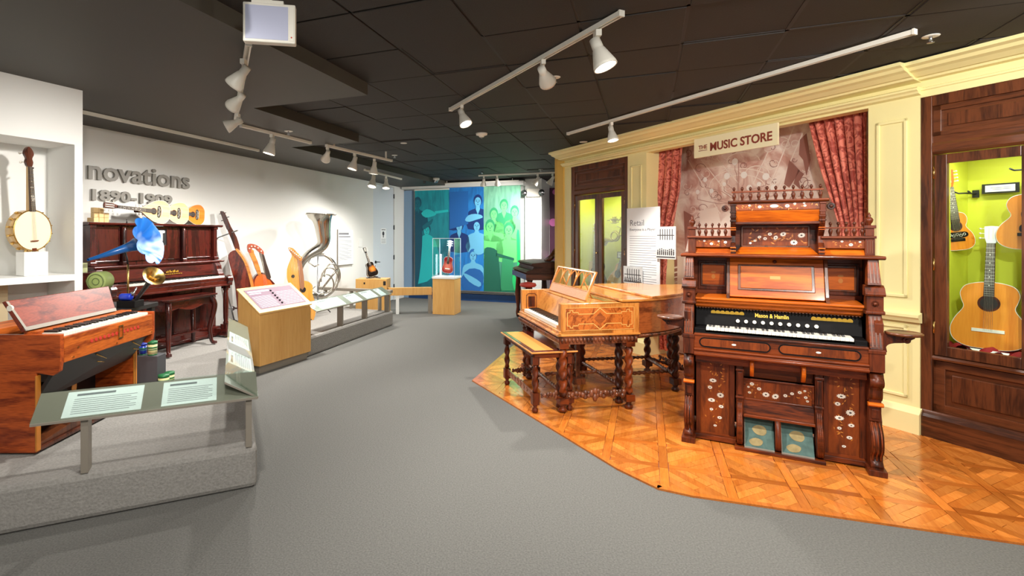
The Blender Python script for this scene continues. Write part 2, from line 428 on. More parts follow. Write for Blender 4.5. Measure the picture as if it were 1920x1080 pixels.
# ceiling: grid and lift-out tiles, in the left wall's frame (x along it, -y into the room)
ce = structure('ceiling', LW.w(0, 0), LW.a)
mb = MB(); mb.box(-9, -12, CEIL+.03, 9.3, .3, CEIL+.1); build('ceiling_deck', mb, M_grid, ce)
G_ = .615; tm = MB(); tm.box(0, 0, 0, G_-.016, G_-.016, .02)
t0 = None; gm = MB()
ys = [3.465+G_*k for k in range(-6, 14)]
xs = [.09+G_*k for k in range(-8, 15)]
for x in xs: gm.box(x-.012, -ys[-1], CEIL+.008, x+.012, -ys[0], CEIL+.03)
for y in ys: gm.box(xs[0], -y-.012, CEIL+.008, xs[-1], -y+.012, CEIL+.03)
build('ceiling_grid', gm, M_grid, ce)
cnt = 0
for i, x in enumerate(xs[:-1]):
    for j, y in enumerate(ys[:-1]):
        wpt = LW.w(x+.3, -y-.3)
        if wpt[1] < 1.6 or wpt[1] > 14.5: continue
        px = wpt[0]/wpt[1]*F+CX
        if px < -250 or px > 2200: continue
        if x < .05 and y < 3.3: continue
        if x < 1.9 and y < 2.1: continue
        if y < .9: continue
        if cnt >= 290: continue
        cnt += 1
        dz = random.choice([0, 0, .004, .003, -.003, .012]) 
        if t0 is None: t0 = build('ceiling_tile', tm, M_tile, ce, bevel=.004); t0.location = (x+.008, -y-G_+.008, CEIL+dz)
        else: dup(t0, 'ceiling_tile', ce, (x+.008, -y-G_+.008, CEIL+dz))
mb = MB()
mb.prism([(-9, 0.1), (-9, -3.475), (.08, -3.475), (.08, -2.25), (1.94, -2.25), (1.94, -1.2), (9.2, -1.2), (9.2, .1)], SOF, CEIL+.03, 'z')
build('soffit', mb, M_sof, ce)

# near-left partition with its display niche
A0, A1 = Vector(at(0, 134, SOF)[:2]), Vector(at(155, 170, SOF)[:2])
nd = (A1-A0).normalized(); NW = Fr(A1.x, A1.y, degrees(atan2(nd.y, nd.x)))   # x along to the far end (0 = end), room at -y
nw = structure('wall_near_left', NW.w(0, 0), NW.a)
zt = NW.pix(75, 262, 0)[1]; zs = NW.pix(60, 519, 0)[1]; zs0 = zs-.05
xe = NW.pix(158, 400)[0]; xn = -.06
mb = MB(); mb.box(-2.2, 0, zt, 0, .5, SOF); mb.box(-2.2, .42, .252, 0, .5, zt); mb.box(xn, 0, .252, 0, .42, zt)
build('niche_wall', mb, M_white, nw)
mb = MB(); mb.box(-2.2, .0, zs0, xn, .42, zs); build('niche_shelf', mb, M_whiteg, nw)
mb = MB(); mb.box(-2.2, .0, .25, -.30, .1, zs0-.0); 
M_tan = plain('tan_board', lin(196, 176, 140), .6)
mb = MB(); mb.box(-2.2, .2, .25, -.42, .41, zs0); build('niche_back_board', mb, M_tan, nw)

# display platform
PL = .25
kA, kB = Vector((-2.156, 5.642)), Vector((-1.799, 6.402))
C1 = Vector((-1.211, 3.126)); e24 = Vector((cos(radians(24.6)), sin(radians(24.6))))
C0 = C1-e24*3.6
plat = [tuple(C0), tuple(C1), (-2.29, 5.56), (-2.49, 5.76), (-2.12, 6.58), (-1.86, 6.45), (-1.04, 8.80), None, None]
end_ = Vector((-1.04, 8.80)); plat[7] = tuple((Vector(LW.w(LW.loc(end_)[0], -.013)[:2])))
plat[8] = LW.w(-3.4, -.013)[:2]
t = thing('display_platform', 'long low carpeted platform carrying the pianos and horns along the white wall', 'platform')
mb = MB(); mb.prism(plat, 0, PL, 'z'); build('deck', mb, M_riser, t, bevel=.03)

# ================================================================== YELLOW WALL (frame RW: x runs away from the camera, +y into the room)
wr = structure('wall_right', RW.w(0, 0), RW.a)
ZT = 2.62
def wallpiece(x0, x1, z0, z1, y0=-.12, y1=0.0, name='wall_panel', mat=None): 
    mb = MB(); mb.box(x0, y0, z0, x1, y1, z1); return build(name, mb, mat or M_cream, wr)
wallpiece(-.18, .166, 0, ZT); wallpiece(2.631, 2.963, 0, ZT)
wallpiece(-3.0, 4.36, ZT, CEIL-.0); wallpiece(-3.0, -1.46, 0, ZT)
wallpiece(4.2, 4.36, 0, ZT)
mb = MB(); mb.prism([(4.36, .02), (4.36, -.5), (4.62, -.5), (4.62, -.02), (4.58, .03), (4.5, .04)], 0, CEIL-.02, 'z'); build('wall_end', mb, M_ochre, wr)
# cornice: profile swept along the wall, in two runs (the near run set back)
def cornice(x0, x1, off):
    for nm, pr in (('cornice', [(0, 2.855), (.30, 2.855), (.30, 2.83), (.26, 2.82), (.24, 2.80), (.20, 2.79), (.15, 2.765), (.12, 2.765), (.11, 2.75), (0, 2.74)]),
                   ('frieze_moulding', [(0, 2.70), (.05, 2.70), (.07, 2.69), (.07, 2.675), (.05, 2.665), (.04, 2.65), (0, 2.64)])):
        mb = MB(); mb.prism([(p[0]+off, p[1]) for p in pr], x0, x1, 'x'); build(nm, mb, M_cream, wr)
cornice(-.19, 4.37, 0); cornice(-3.0, -.19, -.06)
def pil(x0, x1):
    mb = MB()
    def frame(z0, z1, a, b):
        for q in ((a, z0, b, z0+.025), (a, z1-.025, b, z1), (a, z0, a+.025, z1), (b-.025, z0, b, z1)):
            mb.box(q[0], 0, q[1], q[2], .014, q[3])
    frame(1.06, 2.48, x0+.075, x1-.06); frame(.27, .84, x0+.075, x1-.06)
    build('panel_moulding', mb, M_cream, wr, bevel=.005)
    mb = MB(); mb.prism([(0, .87), (.035, .875), (.045, .9), (.06, .915), (.06, .935), (.03, .94), (0, .95)], x0-.015, x1, 'x'); build('chair_rail', mb, M_cream, wr)
    mb = MB(); mb.prism([(0, 0), (.045, 0), (.045, .165), (.03, .18), (.02, .2), (0, .21)], x0-.015, x1, 'x'); build('skirting', mb, M_cream, wr)
pil(-.18, .166); pil(2.631, 2.963)
# curtained recess with its printed backdrop
wallpiece(.10, 2.70, 0, CEIL, -.55, -.5, 'recess_back', plain('recess_pink', lin(196, 150, 134), .7))
wallpiece(.10, .166, 0, CEIL, -.5, -.12, 'recess_side'); wallpiece(2.631, 2.70, 0, CEIL, -.5, -.12, 'recess_side')
def wframe(x, y, z=0): return RW.w(x, y, z)

m, nt, b = _new('mural_print'); N = nt.nodes; Lk = nt.links
tc = N.new('ShaderNodeTexCoord'); mp = N.new('ShaderNodeMapping'); mp.inputs['Scale'].default_value = (1, 1, 1)
Lk.new(tc.outputs['Object'], mp.inputs[0])
n1 = N.new('ShaderNodeTexNoise'); n1.inputs['Scale'].default_value = 4; n1.inputs['Detail'].default_value = 9; n1.inputs['Distortion'].default_value = 1.2
Lk.new(mp.outputs[0], n1.inputs['Vector'])
cr = N.new('ShaderNodeValToRGB'); cr.color_ramp.elements[0].position = .34; cr.color_ramp.elements[1].position = .62
cr.color_ramp.elements[0].color = lin(208, 160, 146); cr.color_ramp.elements[1].color = lin(255, 242, 230)
Lk.new(n1.outputs[0], cr.inputs[0]); Lk.new(cr.outputs[0], b.inputs['Base Color']); b.inputs['Roughness'].default_value = .5
M_mural = m
M_globe = plain('print_globe', lin(255, 252, 246), .5); M_pdark = plain('print_brown', lin(164, 112, 100), .5); M_pmid = plain('print_rose', lin(200, 158, 146), .5)
M_plight = plain('print_light', lin(252, 238, 226), .5)
t = thing('mural_backdrop', 'sepia-pink printed mural of an ornate hall with globe chandeliers behind the curtains', 'mural', RW.w(0, 0), RW.a)
mb = MB(); mb.box(.17, -.498, .02, 2.63, -.49, CEIL-.03); build('print', mb, M_mural, t)
yb = -.488
def wq(px, py, y=yb): return RW.pix(px, py, y)
def ribbon(mb, pts, wd, y0, y1):
    for i in range(len(pts)-1):
        a, b = Vector(pts[i]), Vector(pts[i+1]); d = (b-a)
        if d.length < 1e-5: continue
        d.normalize(); n = Vector((-d.y, d.x))*wd/2; d = d*wd*.2
        mb.prism([tuple(a-n-d), tuple(b-n+d), tuple(b+n+d), tuple(a+n-d)], y0, y1, 'y')
mb = MB()   # ceiling ribs of the painted hall, converging, and swags
for a, c in (((1290, 300), (1350, 400)), ((1315, 300), (1372, 372)), ((1490, 235), (1430, 380)), ((1505, 250), (1452, 372)), ((1440, 285), (1412, 345)), ((1345, 298), (1386, 345))):
    ribbon(mb, [wq(*a), wq(*c)], .012, yb, yb+.001)
for cx, cy, rx, ry in ((1392, 350, 42, 22), (1392, 352, 62, 36), (1394, 300, 30, 14), (1370, 330, 22, 14), (1420, 325, 22, 14)):
    ribbon(mb, [wq(cx+rx*cos(u), cy-ry*sin(u)) for u in [pi*k/14 for k in range(15)]], .010, yb, yb+.001)
build('ceiling_lines', mb, M_plight, t)
mb = MB()
for pl in ([(1500, 262), (1512, 250), (1520, 300), (1512, 330), (1506, 300), (1498, 290)], [(1496, 318), (1508, 326), (1498, 340), (1502, 356), (1488, 344)], [(1282, 395), (1300, 405), (1308, 470), (1285, 470)],
           [(1240, 455), (1262, 458), (1278, 520), (1240, 532)], [(1480, 300), (1500, 320), (1480, 352), (1470, 345)],
           [(1245, 600), (1262, 590), (1262, 640), (1250, 655)]):
    mb.prism([wq(*p) for p in pl], yb, yb+.0012, 'y')
build('dark_patches', mb, M_pdark, t, kind='stuff')
rnd = random.Random(3)
for nm_, mt_, n_ in (('scrollwork_print', M_plight, 46), ('scrollwork_dark_print', M_pdark, 40)):   # printed plaster scrolls around the hall
    mb = MB()
    for k in range(n_):
        px, py = rnd.uniform(1284, 1520), rnd.uniform(262, 470); r = rnd.uniform(5, 13); a0_ = rnd.uniform(0, 6.28); sg = rnd.choice((-1, 1))
        ribbon(mb, [wq(px+r*(1-i/13)*cos(a0_+sg*i*.55), py-r*(1-i/13)*sin(a0_+sg*i*.55)) for i in range(11)], .006, yb, yb+.0009)
    build(nm_, mb, mt_, t, kind='stuff')
mb = MB()
for pl in ([(1285, 472), (1297, 420), (1305, 420), (1300, 520), (1286, 540)], [(1270, 480), (1282, 480), (1282, 545), (1270, 545)], [(1312, 395), (1345, 388), (1352, 420), (1330, 440), (1312, 440)]):
    mb.prism([wq(*p) for p in pl], yb, yb+.0013, 'y')
for k in range(5):
    x0 = 1243+k*1.0; y0 = 505+k*9; mb.prism([wq(x0, y0), wq(1282, y0-8), wq(1282, y0-5), wq(x0, y0+3)], yb, yb+.0014, 'y')
build('stair_print', mb, M_plight, t)
mb = MB(); gl = [(1378, 303, 8), (1363, 330, 8), (1395, 328, 8), (1436, 331, 8), (1322, 337, 6), (1308, 360, 6), (1334, 358, 6), (1358, 345, 5), (1450, 352, 7), (1405, 352, 7), (1423, 345, 5)]
for px, py, r in gl:
    a = wq(px, py); rr = r*1.0/F*4.6; mb.disc(a[0], yb, a[1], rr, .002, 'y', 16)
build('globe_print', mb, M_globe, t)
mb = MB()
for px, py, r in gl:
    ribbon(mb, [wq(px, py+r), wq(px, py+r+8), wq((px+1385)/2, py+r+16), wq(1385, 380)], .007, yb, yb+.0013)
ribbon(mb, [wq(1385, 300), wq(1385, 400)], .012, yb, yb+.0013)
build('chandelier_print', mb, M_pmid, t)
m, nt, b = _new('damask'); N = nt.nodes; Lk = nt.links
tc = N.new('ShaderNodeTexCoord'); vo = N.new('ShaderNodeTexNoise'); vo.inputs['Scale'].default_value = 10; vo.inputs['Distortion'].default_value = 3; vo.inputs['Detail'].default_value = 2
Lk.new(tc.outputs['Object'], vo.inputs['Vector'])
cr = N.new('ShaderNodeValToRGB'); cr.color_ramp.elements[0].position = .44; cr.color_ramp.elements[1].position = .54
cr.color_ramp.elements[0].color = lin(172, 68, 52); cr.color_ramp.elements[1].color = lin(228, 128, 104)
Lk.new(vo.outputs[0], cr.inputs[0]); Lk.new(cr.outputs[0], b.inputs['Base Color']); b.inputs['Roughness'].default_value = .6
b.inputs['Sheen Weight'].default_value = .3; M_damask = m
def curtain(name, label, topspan, edges, folds, y0):
    """edges: list of (z, xl, xr); pleated sheet between"""
    mb = MB(); nu, out = folds*10, []
    zs_ = [e[0] for e in edges]
    nz = 36; V = []
    for j in range(nz+1):
        z = zs_[0]+(zs_[-1]-zs_[0])*j/nz
        for k in range(len(edges)-1):
            if edges[k][0] >= z >= edges[k+1][0] or k == len(edges)-2:
                u = (edges[k][0]-z)/(edges[k][0]-edges[k+1][0]); xl = edges[k][1]*(1-u)+edges[k+1][1]*u; xr = edges[k][2]*(1-u)+edges[k+1][2]*u; break
        for i in range(nu+1):
            f = i/nu; ph = f*folds*2*pi+.35*sin(f*9)+.12*sin(z*5)
            amp = .042*min(1, .35+(zs_[0]-z)*1.2)
            V.append((xl+(xr-xl)*(f+.012*sin(ph*2)), y0+amp*cos(ph)+.006*sin(f*37+z*6), z))
    Fc = [(j*(nu+1)+i, j*(nu+1)+i+1, (j+1)*(nu+1)+i+1, (j+1)*(nu+1)+i) for j in range(nz) for i in range(nu)]
    mb._add(V, Fc, True)
    o = build(name, mb, M_damask); o.location = RW.w(0, 0); o.rotation_euler = (0, 0, RW.a)
    md = o.modifiers.new('thick', 'SOLIDIFY'); md.thickness = .006
    o['label'] = label; o['category'] = 'curtain'; o['group'] = 'damask curtains framing the mural'
yc = -.24
def cx(px, py): return RW.pix(px, py, yc)[0]
curtain('curtain', 'red damask curtain hanging left of the mural, gathered in behind the text panel', None,
        [(2.74, cx(1212, 290), cx(1283, 272)), (2.1, cx(1212, 360), cx(1277, 350)), (1.62, cx(1215, 430), cx(1262, 430)), (1.35, cx(1228, 470), cx(1250, 470)), (.9, cx(1222, 560), cx(1247, 560)), (.08, cx(1214, 650), cx(1262, 655))], 5, yc)
curtain('curtain', 'red damask curtain hanging right of the mural, beside the cream pilaster', None,
        [(2.74, cx(1513, 222), cx(1628, 203)), (2.1, cx(1548, 330), cx(1628, 320)), (1.62, cx(1578, 430), cx(1628, 430)), (1.2, cx(1585, 560), cx(1628, 560)), (.05, cx(1560, 700), cx(1628, 700))], 6, yc)
bpy.context.view_layer.update()

# store sign
s0, s1 = RW.pix(1302, 275, .05)[0], RW.pix(1459, 250, .05)[0]
t = thing('hanging_sign', 'pale yellow board sign lettered in brown over the mural', 'sign', RW.w(0, 0), RW.a)
mb = MB(); mb.box(s1, .035, 2.43, s0, .055, 2.645); build('board', mb, plain('sign_board', lin(244, 236, 196), .5), t)
M_brown = plain('sign_brown', lin(140, 62, 44), .5)
text('lettering', 'MUSIC STORE', .125, .002, M_brown, t, TXb(RW.pix(1331, 270, .055)[0], .056, 2.485), off=.003, width=RW.pix(1331, 270, .055)[0]-RW.pix(1447, 255, .055)[0])
text('lettering', 'THE', .062, .002, M_brown, t, TXb(RW.pix(1310, 270, .055)[0], .056, 2.520), off=.001, width=RW.pix(1310, 270, .055)[0]-RW.pix(1326, 268, .055)[0])
mb = MB(); mb.box(RW.pix(1326, 268, .055)[0], .055, 2.500, RW.pix(1310, 270, .055)[0], .058, 2.506); build('underline', mb, M_brown, t)

# display cabinets of dark oak
def cabinet(x0, label, near):
    """x0 = s of the end nearest the camera; width 1.24"""
    W_ = 1.24
    ox, oy = RW.w(x0, -.03)[:2]
    t = thing('display_cabinet', label, 'cabinet', (ox, oy, 0), RW.a, 'glazed oak cabinets in the yellow wall')
    X = lambda a: a
    mb = MB()
    for a, b in ((0, .07), (W_-.07, W_)): mb.box(a, -.1, 0, b, .02, ZT)
    mb.box(.07, -.1, 2.54, W_-.07, .02, ZT); build('outer_frame', mb, M_oak, t, bevel=.004)
    mb = MB(); mb.box(.07, -.08, 2.31, W_-.07, -.01, 2.54); 
    for q in ((.07, 2.31, W_-.07, 2.345), (.07, 2.50, W_-.07, 2.54), (.07, 2.31, .12, 2.54), (W_-.12, 2.31, W_-.07, 2.54)): mb.box(q[0], -.01, q[1], q[2], .006, q[3])
    h = build('header', mb, M_oakh, t, bevel=.004)
    mb = MB(); mb.box(.155, -.01, 2.375, W_-.155, .001, 2.475); build('header_panel', mb, M_oak, h, bevel=.012)
    mb = MB(); mb.prism([(-.08, 2.17), (.0, 2.17), (.022, 2.19), (.022, 2.24), (.008, 2.26), (.008, 2.31), (-.08, 2.31)], .07, W_-.07, 'x'); build('transom', mb, M_oakh, t)
    for k in range(2):
        a = .075+k*(W_-.15)/2+.002; b = a+(W_-.15)/2-.004
        mb = MB()
        mb.box(a, -.035, .64, a+.075, .005, 2.165); mb.box(b-.075, -.035, .64, b, .005, 2.165)
        mb.box(a+.075, -.035, 2.095, b-.075, .005, 2.165); mb.box(a+.075, -.035, .64, b-.075, .005, .715)
        d = build('door', mb, M_oak, t, bevel=.004)
        mb = MB(); mb.box(a+.07, -.02, .71, b-.07, -.016, 2.1); build('pane', mb, M_glass, d)
        for z in (.85, 1.33, 2.03):
            hx = a if (k == 0) else b
            mb = MB(); mb.lathe([(.006, -.045), (.006, .045)], (hx, .01, z), 8); build('hinge', mb, M_brass, d)
        if k == 1:
            mb = MB(); mb.disc(a+.03, .005, 1.3, .012, .012, 'y', 12); build('knob', mb, M_brass, d)
    mb = MB(); mb.prism([(-.08, .6), (0, .6), (.015, .605), (.02, .62), (.015, .635), (-.08, .64)], .07, W_-.07, 'x'); build('sill', mb, M_oakh, t)
    mb = MB(); mb.box(.07, -.08, .21, W_-.07, -.02, .6)
    for q in ((.07, .21, W_-.07, .27), (.07, .54, W_-.07, .6), (.07, .21, .14, .6), (W_-.14, .21, W_-.07, .6)): mb.box(q[0], -.02, q[1], q[2], .0, q[3])
    lp = build('lower_panel', mb, M_oakh, t, bevel=.004)
    mb = MB(); mb.box(.175, -.02, .305, W_-.175, -.006, .505); build('raised_panel', mb, M_oak, lp, bevel=.014)
    mb = MB(); mb.prism([(-.1, 0), (.05, 0), (.05, .165), (.04, .185), (.025, .2), (.02, .21), (-.1, .21)], 0, W_, 'x'); build('plinth', mb, M_oakh, t)
    D_ = .55
    mb = MB(); mb.box(.05, -D_, .60, W_-.05, -D_+.02, 2.2); mb.box(.05, -D_, .6, .07, -.081, 2.2); mb.box(W_-.07, -D_, .6, W_-.05, -.081, 2.2); mb.box(.05, -D_, 2.18, W_-.05, -.081, 2.2)
    build('lining', mb, M_lime, t)
    mb = MB(); mb.box(.07, -D_+.02, .60, W_-.07, -.045, .64); build('shelf', mb, M_oakh, t)
    # lamp inside, above the doors
    ld = bpy.data.lights.new('cabinet_light', 'AREA'); ld.energy = 12; ld.size = .9; ld.size_y = .08; ld.shape = 'RECTANGLE'; ld.color = (1, .96, .82)
    lo = bpy.data.objects.new('cabinet_light', ld); COL.objects.link(lo); lo.parent = t; lo.location = (W_/2, -.2, 2.165); lo.rotation_euler = (radians(-12), 0, 0)
    mb = MB(); mb.box(.15, -.24, 2.168, W_-.15, -.16, 2.18); build('light_strip', mb, M_fix, t)
    return t
cabinet(-1.42, 'tall dark oak glazed display cabinet at the right, holding four guitars over red velvet', True)
cabinet(2.963, 'tall dark oak glazed display cabinet beyond the piano, left of the cream pilaster', False)
t = thing('velvet_cloth', 'crumpled red velvet cloth on the floor of the right-hand cabinet', 'cloth', RW.w(-1.42, -.03), RW.a)
mb = MB(); nx, ny = 60, 22; V = []
for j in range(ny+1):
    for i in range(nx+1):
        x = .08+1.08*i/nx; y = -.5+.44*j/ny
        V.append((x, y, .672+.062*abs(sin(x*19+3*sin(y*13)))*abs(cos(y*17+2*sin(x*11)))+.02*random.random()*.4))
mb._add(V, [(j*(nx+1)+i, j*(nx+1)+i+1, (j+1)*(nx+1)+i+1, (j+1)*(nx+1)+i) for j in range(ny) for i in range(nx)], True)
build('cloth_sheet', mb, M_velvet, t)

# "Retail" text panel and small prints
def panel(name, label, px, y, z0, z1, cat='text panel'):
    a, b = RW.pix(px[0], 450, y)[0], RW.pix(px[1], 450, y)[0]
    t = thing(name, label, cat, RW.w(b, y), RW.a); return t, a-b
t, wd = panel('text_panel', 'tall white acrylic text panel with grey heading standing before the red curtain', (1177, 1238), .06, .7, 1.9)
mb = MB(); mb.box(0, 0, .66, wd, .012, 1.91); build('board', mb, M_paper, t)
text('heading', 'Retail', .11, .0008, M_ink, t, TXb(wd-.05, .0125, 1.68), width=.24)
text('subheading', 'Everyone is a Player', .045, .0008, M_inkd, t, TXb(wd-.05, .0125, 1.615), width=wd-.12)
mb = MB()
for k in range(24): mb.box(.05+.08*(k % 6 == 5), .012, 1.54-k*.03, wd-.05, .013, 1.545-k*.03)
build('text_lines', mb, M_ink, t)
M_photo = plain('halftone_photo', lin(206, 208, 206), .5, var=.25, bscale=25)
def photo(label, p0, p1, z0, z1, y):
    a, b = RW.pix(p0, 450, y)[0], RW.pix(p1, 450, y)[0]
    t = thing('photo_print', label, 'photograph', RW.w(b, y), RW.a, None); wd = a-b
    mb = MB(); mb.box(0, 0, z0, wd, .01, z1); build('board', mb, M_photo, t)
    mb = MB(); n = 9
    for k in range(n):
        x = wd*(.1+.8*k/(n-1)); h = (z1-z0)*(.10+.06*random.random()); mb.box(x-wd*.03, .01, z0+(z1-z0)*.12, x+wd*.03, .011, z0+(z1-z0)*.12+h); mb.disc(x, .01, z0+(z1-z0)*.12+h+.012, .009, .001, 'y', 10)
    mb.box(.01, .01, z0+.015, wd-.01, .0108, z0+.03); mb.box(.02, .01, z1-.11, wd-.02, .0106, z1-.1)
    for k in range(6): mb.box(wd*(.15+.12*k), .01, z1-.16, wd*(.15+.12*k)+.012, .0106, z1-.03)
    build('figures', mb, M_inkd, t)
    return t
photo('grey photograph of a crowd outside a shop, mounted over the text panel at its right', 1231, 1268, 1.27, 1.66, .09)
photo('small framed grey photograph of men in a store, low in front of the text panel', 1170, 1205, .93, 1.15, .10)

# ================================================================== KEYS helper (local: x along keys, y depth, z)
BLK = [0, 1, 3, 4, 5]   # black key after white index (mod 7), starting on C
def keyboard(par, x0, x1, y0, y1, z, nw, single, start=0):
    w = (x1-x0)/nw
    if single:
        mb = MB(); mb.box(.0006, 0, -.02, w-.0006, y1-y0, 0); k0 = build('white_key', mb, M_ivory, par, bevel=.0015); k0.location = (x0, y0, z)
        for k in range(1, nw): dup(k0, 'white_key', par, (x0+k*w, y0, z))
        mb = MB(); mb.hexa([(0,0,0),(w*.58,0,0),(w*.58,(y1-y0)*.64,0),(0,(y1-y0)*.64,0)], [(.001,.006,.011),(w*.58-.001,.006,.011),(w*.58-.001,(y1-y0)*.64,.011),(.001,(y1-y0)*.64,.011)])
        b0 = None
        for k in range(nw-1):
            if (k+start) % 7 in BLK:
                lc = (x0+(k+1)*w-w*.29, y0+(y1-y0)*.36, z)
                if b0 is None: b0 = build('black_key', mb, M_ebony, par); b0.location = lc
                else: dup(b0, 'black_key', par, lc)
    else:
        a = MB(); b = MB()
        for k in range(nw):
            a.box(x0+k*w+.0008, y0, z-.02, x0+(k+1)*w-.0008, y1, z)
            if (k+start) % 7 in BLK and k < nw-1: xx = x0+(k+1)*w-w*.29; b.box(xx, y0+(y1-y0)*.36, z, xx+w*.58, y1, z+.011)
        build('white_keys', a, M_ivory, par, kind='stuff'); build('black_keys', b, M_ebony, par, kind='stuff')
def daisy(mb, cb, x, y, z, r, sq=1.0, ang=0, n=11, up='z'):
    """flat petalled flower in the xz plane at depth y (towards -y); mb petals, cb centre"""
    pts = []
    for k in range(n*2):
        a = pi*k/n; rr = r*(1 if k % 2 == 0 else .74)
        u, v = rr*cos(a), rr*sq*sin(a); pts.append((x+u*cos(ang)-v*sin(ang), z+u*sin(ang)+v*cos(ang)))
    mb.prism(pts, y, y-.0012, 'y')
    cb.disc(x, y-.0012, z, r*.28, -.0008, 'y', 8, 1, sq)
def leaf(mb, x, y, z, L, a, w=.35):
    pts = [(0, 0), (L*.5, L*w*.5), (L, 0), (L*.5, -L*w*.5)]
    mb.prism([(x+p[0]*cos(a)-p[1]*sin(a), z+p[0]*sin(a)+p[1]*cos(a)) for p in pts], y, y-.0009, 'y')
def inlay(par, y, flowers, leaves):
    a, b, c = MB(), MB(), MB()
    for f in flowers: daisy(a, b, f[0], y, f[1], f[2], f[3] if len(f) > 3 else .85, f[4] if len(f) > 4 else 0)
    for l in leaves: leaf(c, l[0], y, l[1], l[2], l[3])
    build('daisies', a, M_daisy, par, kind='stuff'); build('daisy_centres', b, M_inkd, par, kind='stuff')
    if leaves: build('leaves', c, M_leaf, par, kind='stuff')

# ================================================================== THE TALL REED ORGAN
OR = Fr(1.787, 3.815, -29.2)
og = thing('reed_organ', 'tall carved walnut reed organ with daisy inlay, stop knobs and pedals', 'organ', OR.w(0, 0), OR.a)
def part(name, mat, fn, par=og, bevel=.003, **k):
    mb = MB(); fn(mb); return build(name, mb, mat, par, bevel=bevel, **k)
DP = .56
for sx0, sx1, side in ((-.045, .0, 0), (1.085, 1.13, 1)):
    prof = [(.04, .03), (.04, .34), (.07, .40), (.07, .60), (0, .66), (0, .98), (.05, 1.02), (.05, 1.2), (.10, 1.24), (.13, 1.39), (DP, 1.39), (DP, .03)]
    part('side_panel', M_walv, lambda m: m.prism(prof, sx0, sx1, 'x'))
for a, b in ((-.05, .025), (1.05, 1.13)):
    # scroll foot
    sc = [(-.05, .0), (-.05, .035), (-.035, .05), (-.045, .075), (-.02, .10), (-.02, .13), (-.055, .17), (-.06, .22), (-.045, .27), (-.01, .31), (.04, .34), (.12, .34), (.12, 0)]
    f = part('scroll_foot', M_walv, lambda m: m.prism(smooth(sc, 2), a+.008, b-.008, 'x', True), bevel=0)
    part('foot_base', M_walv, lambda m: m.box(a-.008, -.065, 0.012, b+.008, .12, .05), f)
    part('foot_ribs', M_wal, lambda m: [m.prism(smooth([(y-.006, z) for y, z in sc[4:11]]+[(.0, .31), (.0, .13)], 2), x-.004, x+.004, 'x', True) for x in (a+.02, (a+b)/2, b-.02)], f, bevel=0)
    # lower post with ring, corbel
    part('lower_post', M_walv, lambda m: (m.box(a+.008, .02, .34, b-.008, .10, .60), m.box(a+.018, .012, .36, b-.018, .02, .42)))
    part('post_ring', M_wall, lambda m: m.prism([(.0, .44), (-.012, .447), (-.012, .457), (.0, .464), (.03, .464), (.03, .44)], a, b, 'x'))
    cb = [(.04, .47), (.01, .49), (.0, .52), (.0, .56), (-.035, .58), (-.045, .61), (-.02, .64), (-.005, .66), (.08, .66), (.08, .47)]
    part('corbel', M_walv, lambda m: m.prism(smooth(cb, 2), a+.004, b-.004, 'x', True), bevel=0)
    # keyblock post, fluted sloping arm
    part('key_post', M_walv, lambda m: (m.box(a, -.035, .67, b, .05, .80), m.box(a-.005, -.04, .79, b+.005, .05, .815)))
    arm = part('fluted_arm', M_wal, lambda m: m.prism([(-.025, .815), (.035, 1.035), (.1, 1.035), (.1, .815)], a+.006, b-.006, 'x'))
    part('arm_flutes', M_oak, lambda m: [m.hexa([(x-.004, -.0265, .83), (x+.004, -.0265, .83), (x+.004, 0, .83), (x-.004, 0, .83)], [(x-.004, .029, 1.02), (x+.004, .029, 1.02), (x+.004, .05, 1.02), (x-.004, .05, 1.02)]) for x in (a+.02, (a+b)/2, b-.02)], arm, bevel=0)
    pr = part('pier', M_walv, lambda m: (m.box(a-.004, .02, 1.05, b+.004, .1, 1.155), m.prism([(.02, 1.035), (.008, 1.04), (.008, 1.055), (.02, 1.06), (.1, 1.06), (.1, 1.035)], a-.01, b+.01, 'x'), m.prism([(.1, 1.155), (.005, 1.155), (.0, 1.17), (.012, 1.185), (.03, 1.21), (.06, 1.225), (.1, 1.225)], a-.012, b+.012, 'x')))
    part('rosette', M_walv, lambda m: m.lathe([(.026, 0), (.026, -.006), (.018, -.008), (.018, -.002), (.010, -.002), (.008, -.012), (.001, -.014)][::-1], ((a+b)/2, .02, 1.105), 16, 'y') if False else (m.disc((a+b)/2, .02, 1.105, .024, .008, 'y'), m.ball((a+b)/2, .012, 1.105, .011)), pr)
    up = part('upper_pillar', M_wal, lambda m: m.hexa([(a+.004, .035, 1.225), (b-.004, .035, 1.225), (b-.004, .12, 1.225), (a+.004, .12, 1.225)], [(a+.012, .085, 1.39), (b-.012, .085, 1.39), (b-.012, .15, 1.39), (a+.012, .15, 1.39)]))
    part('pillar_flutes', M_oak, lambda m: [m.hexa([(x-.0035, .0335, 1.24), (x+.0035, .0335, 1.24), (x+.0035, .06, 1.24), (x-.0035, .06, 1.24)], [(x-.003, .0805, 1.375), (x+.003, .0805, 1.375), (x+.003, .1, 1.375), (x-.003, .1, 1.375)]) for x in (a+.022, (a+b)/2, b-.022)], up, bevel=0)
part('back', M_walv, lambda m: m.box(0, DP-.03, .03, 1.085, DP, 1.39))
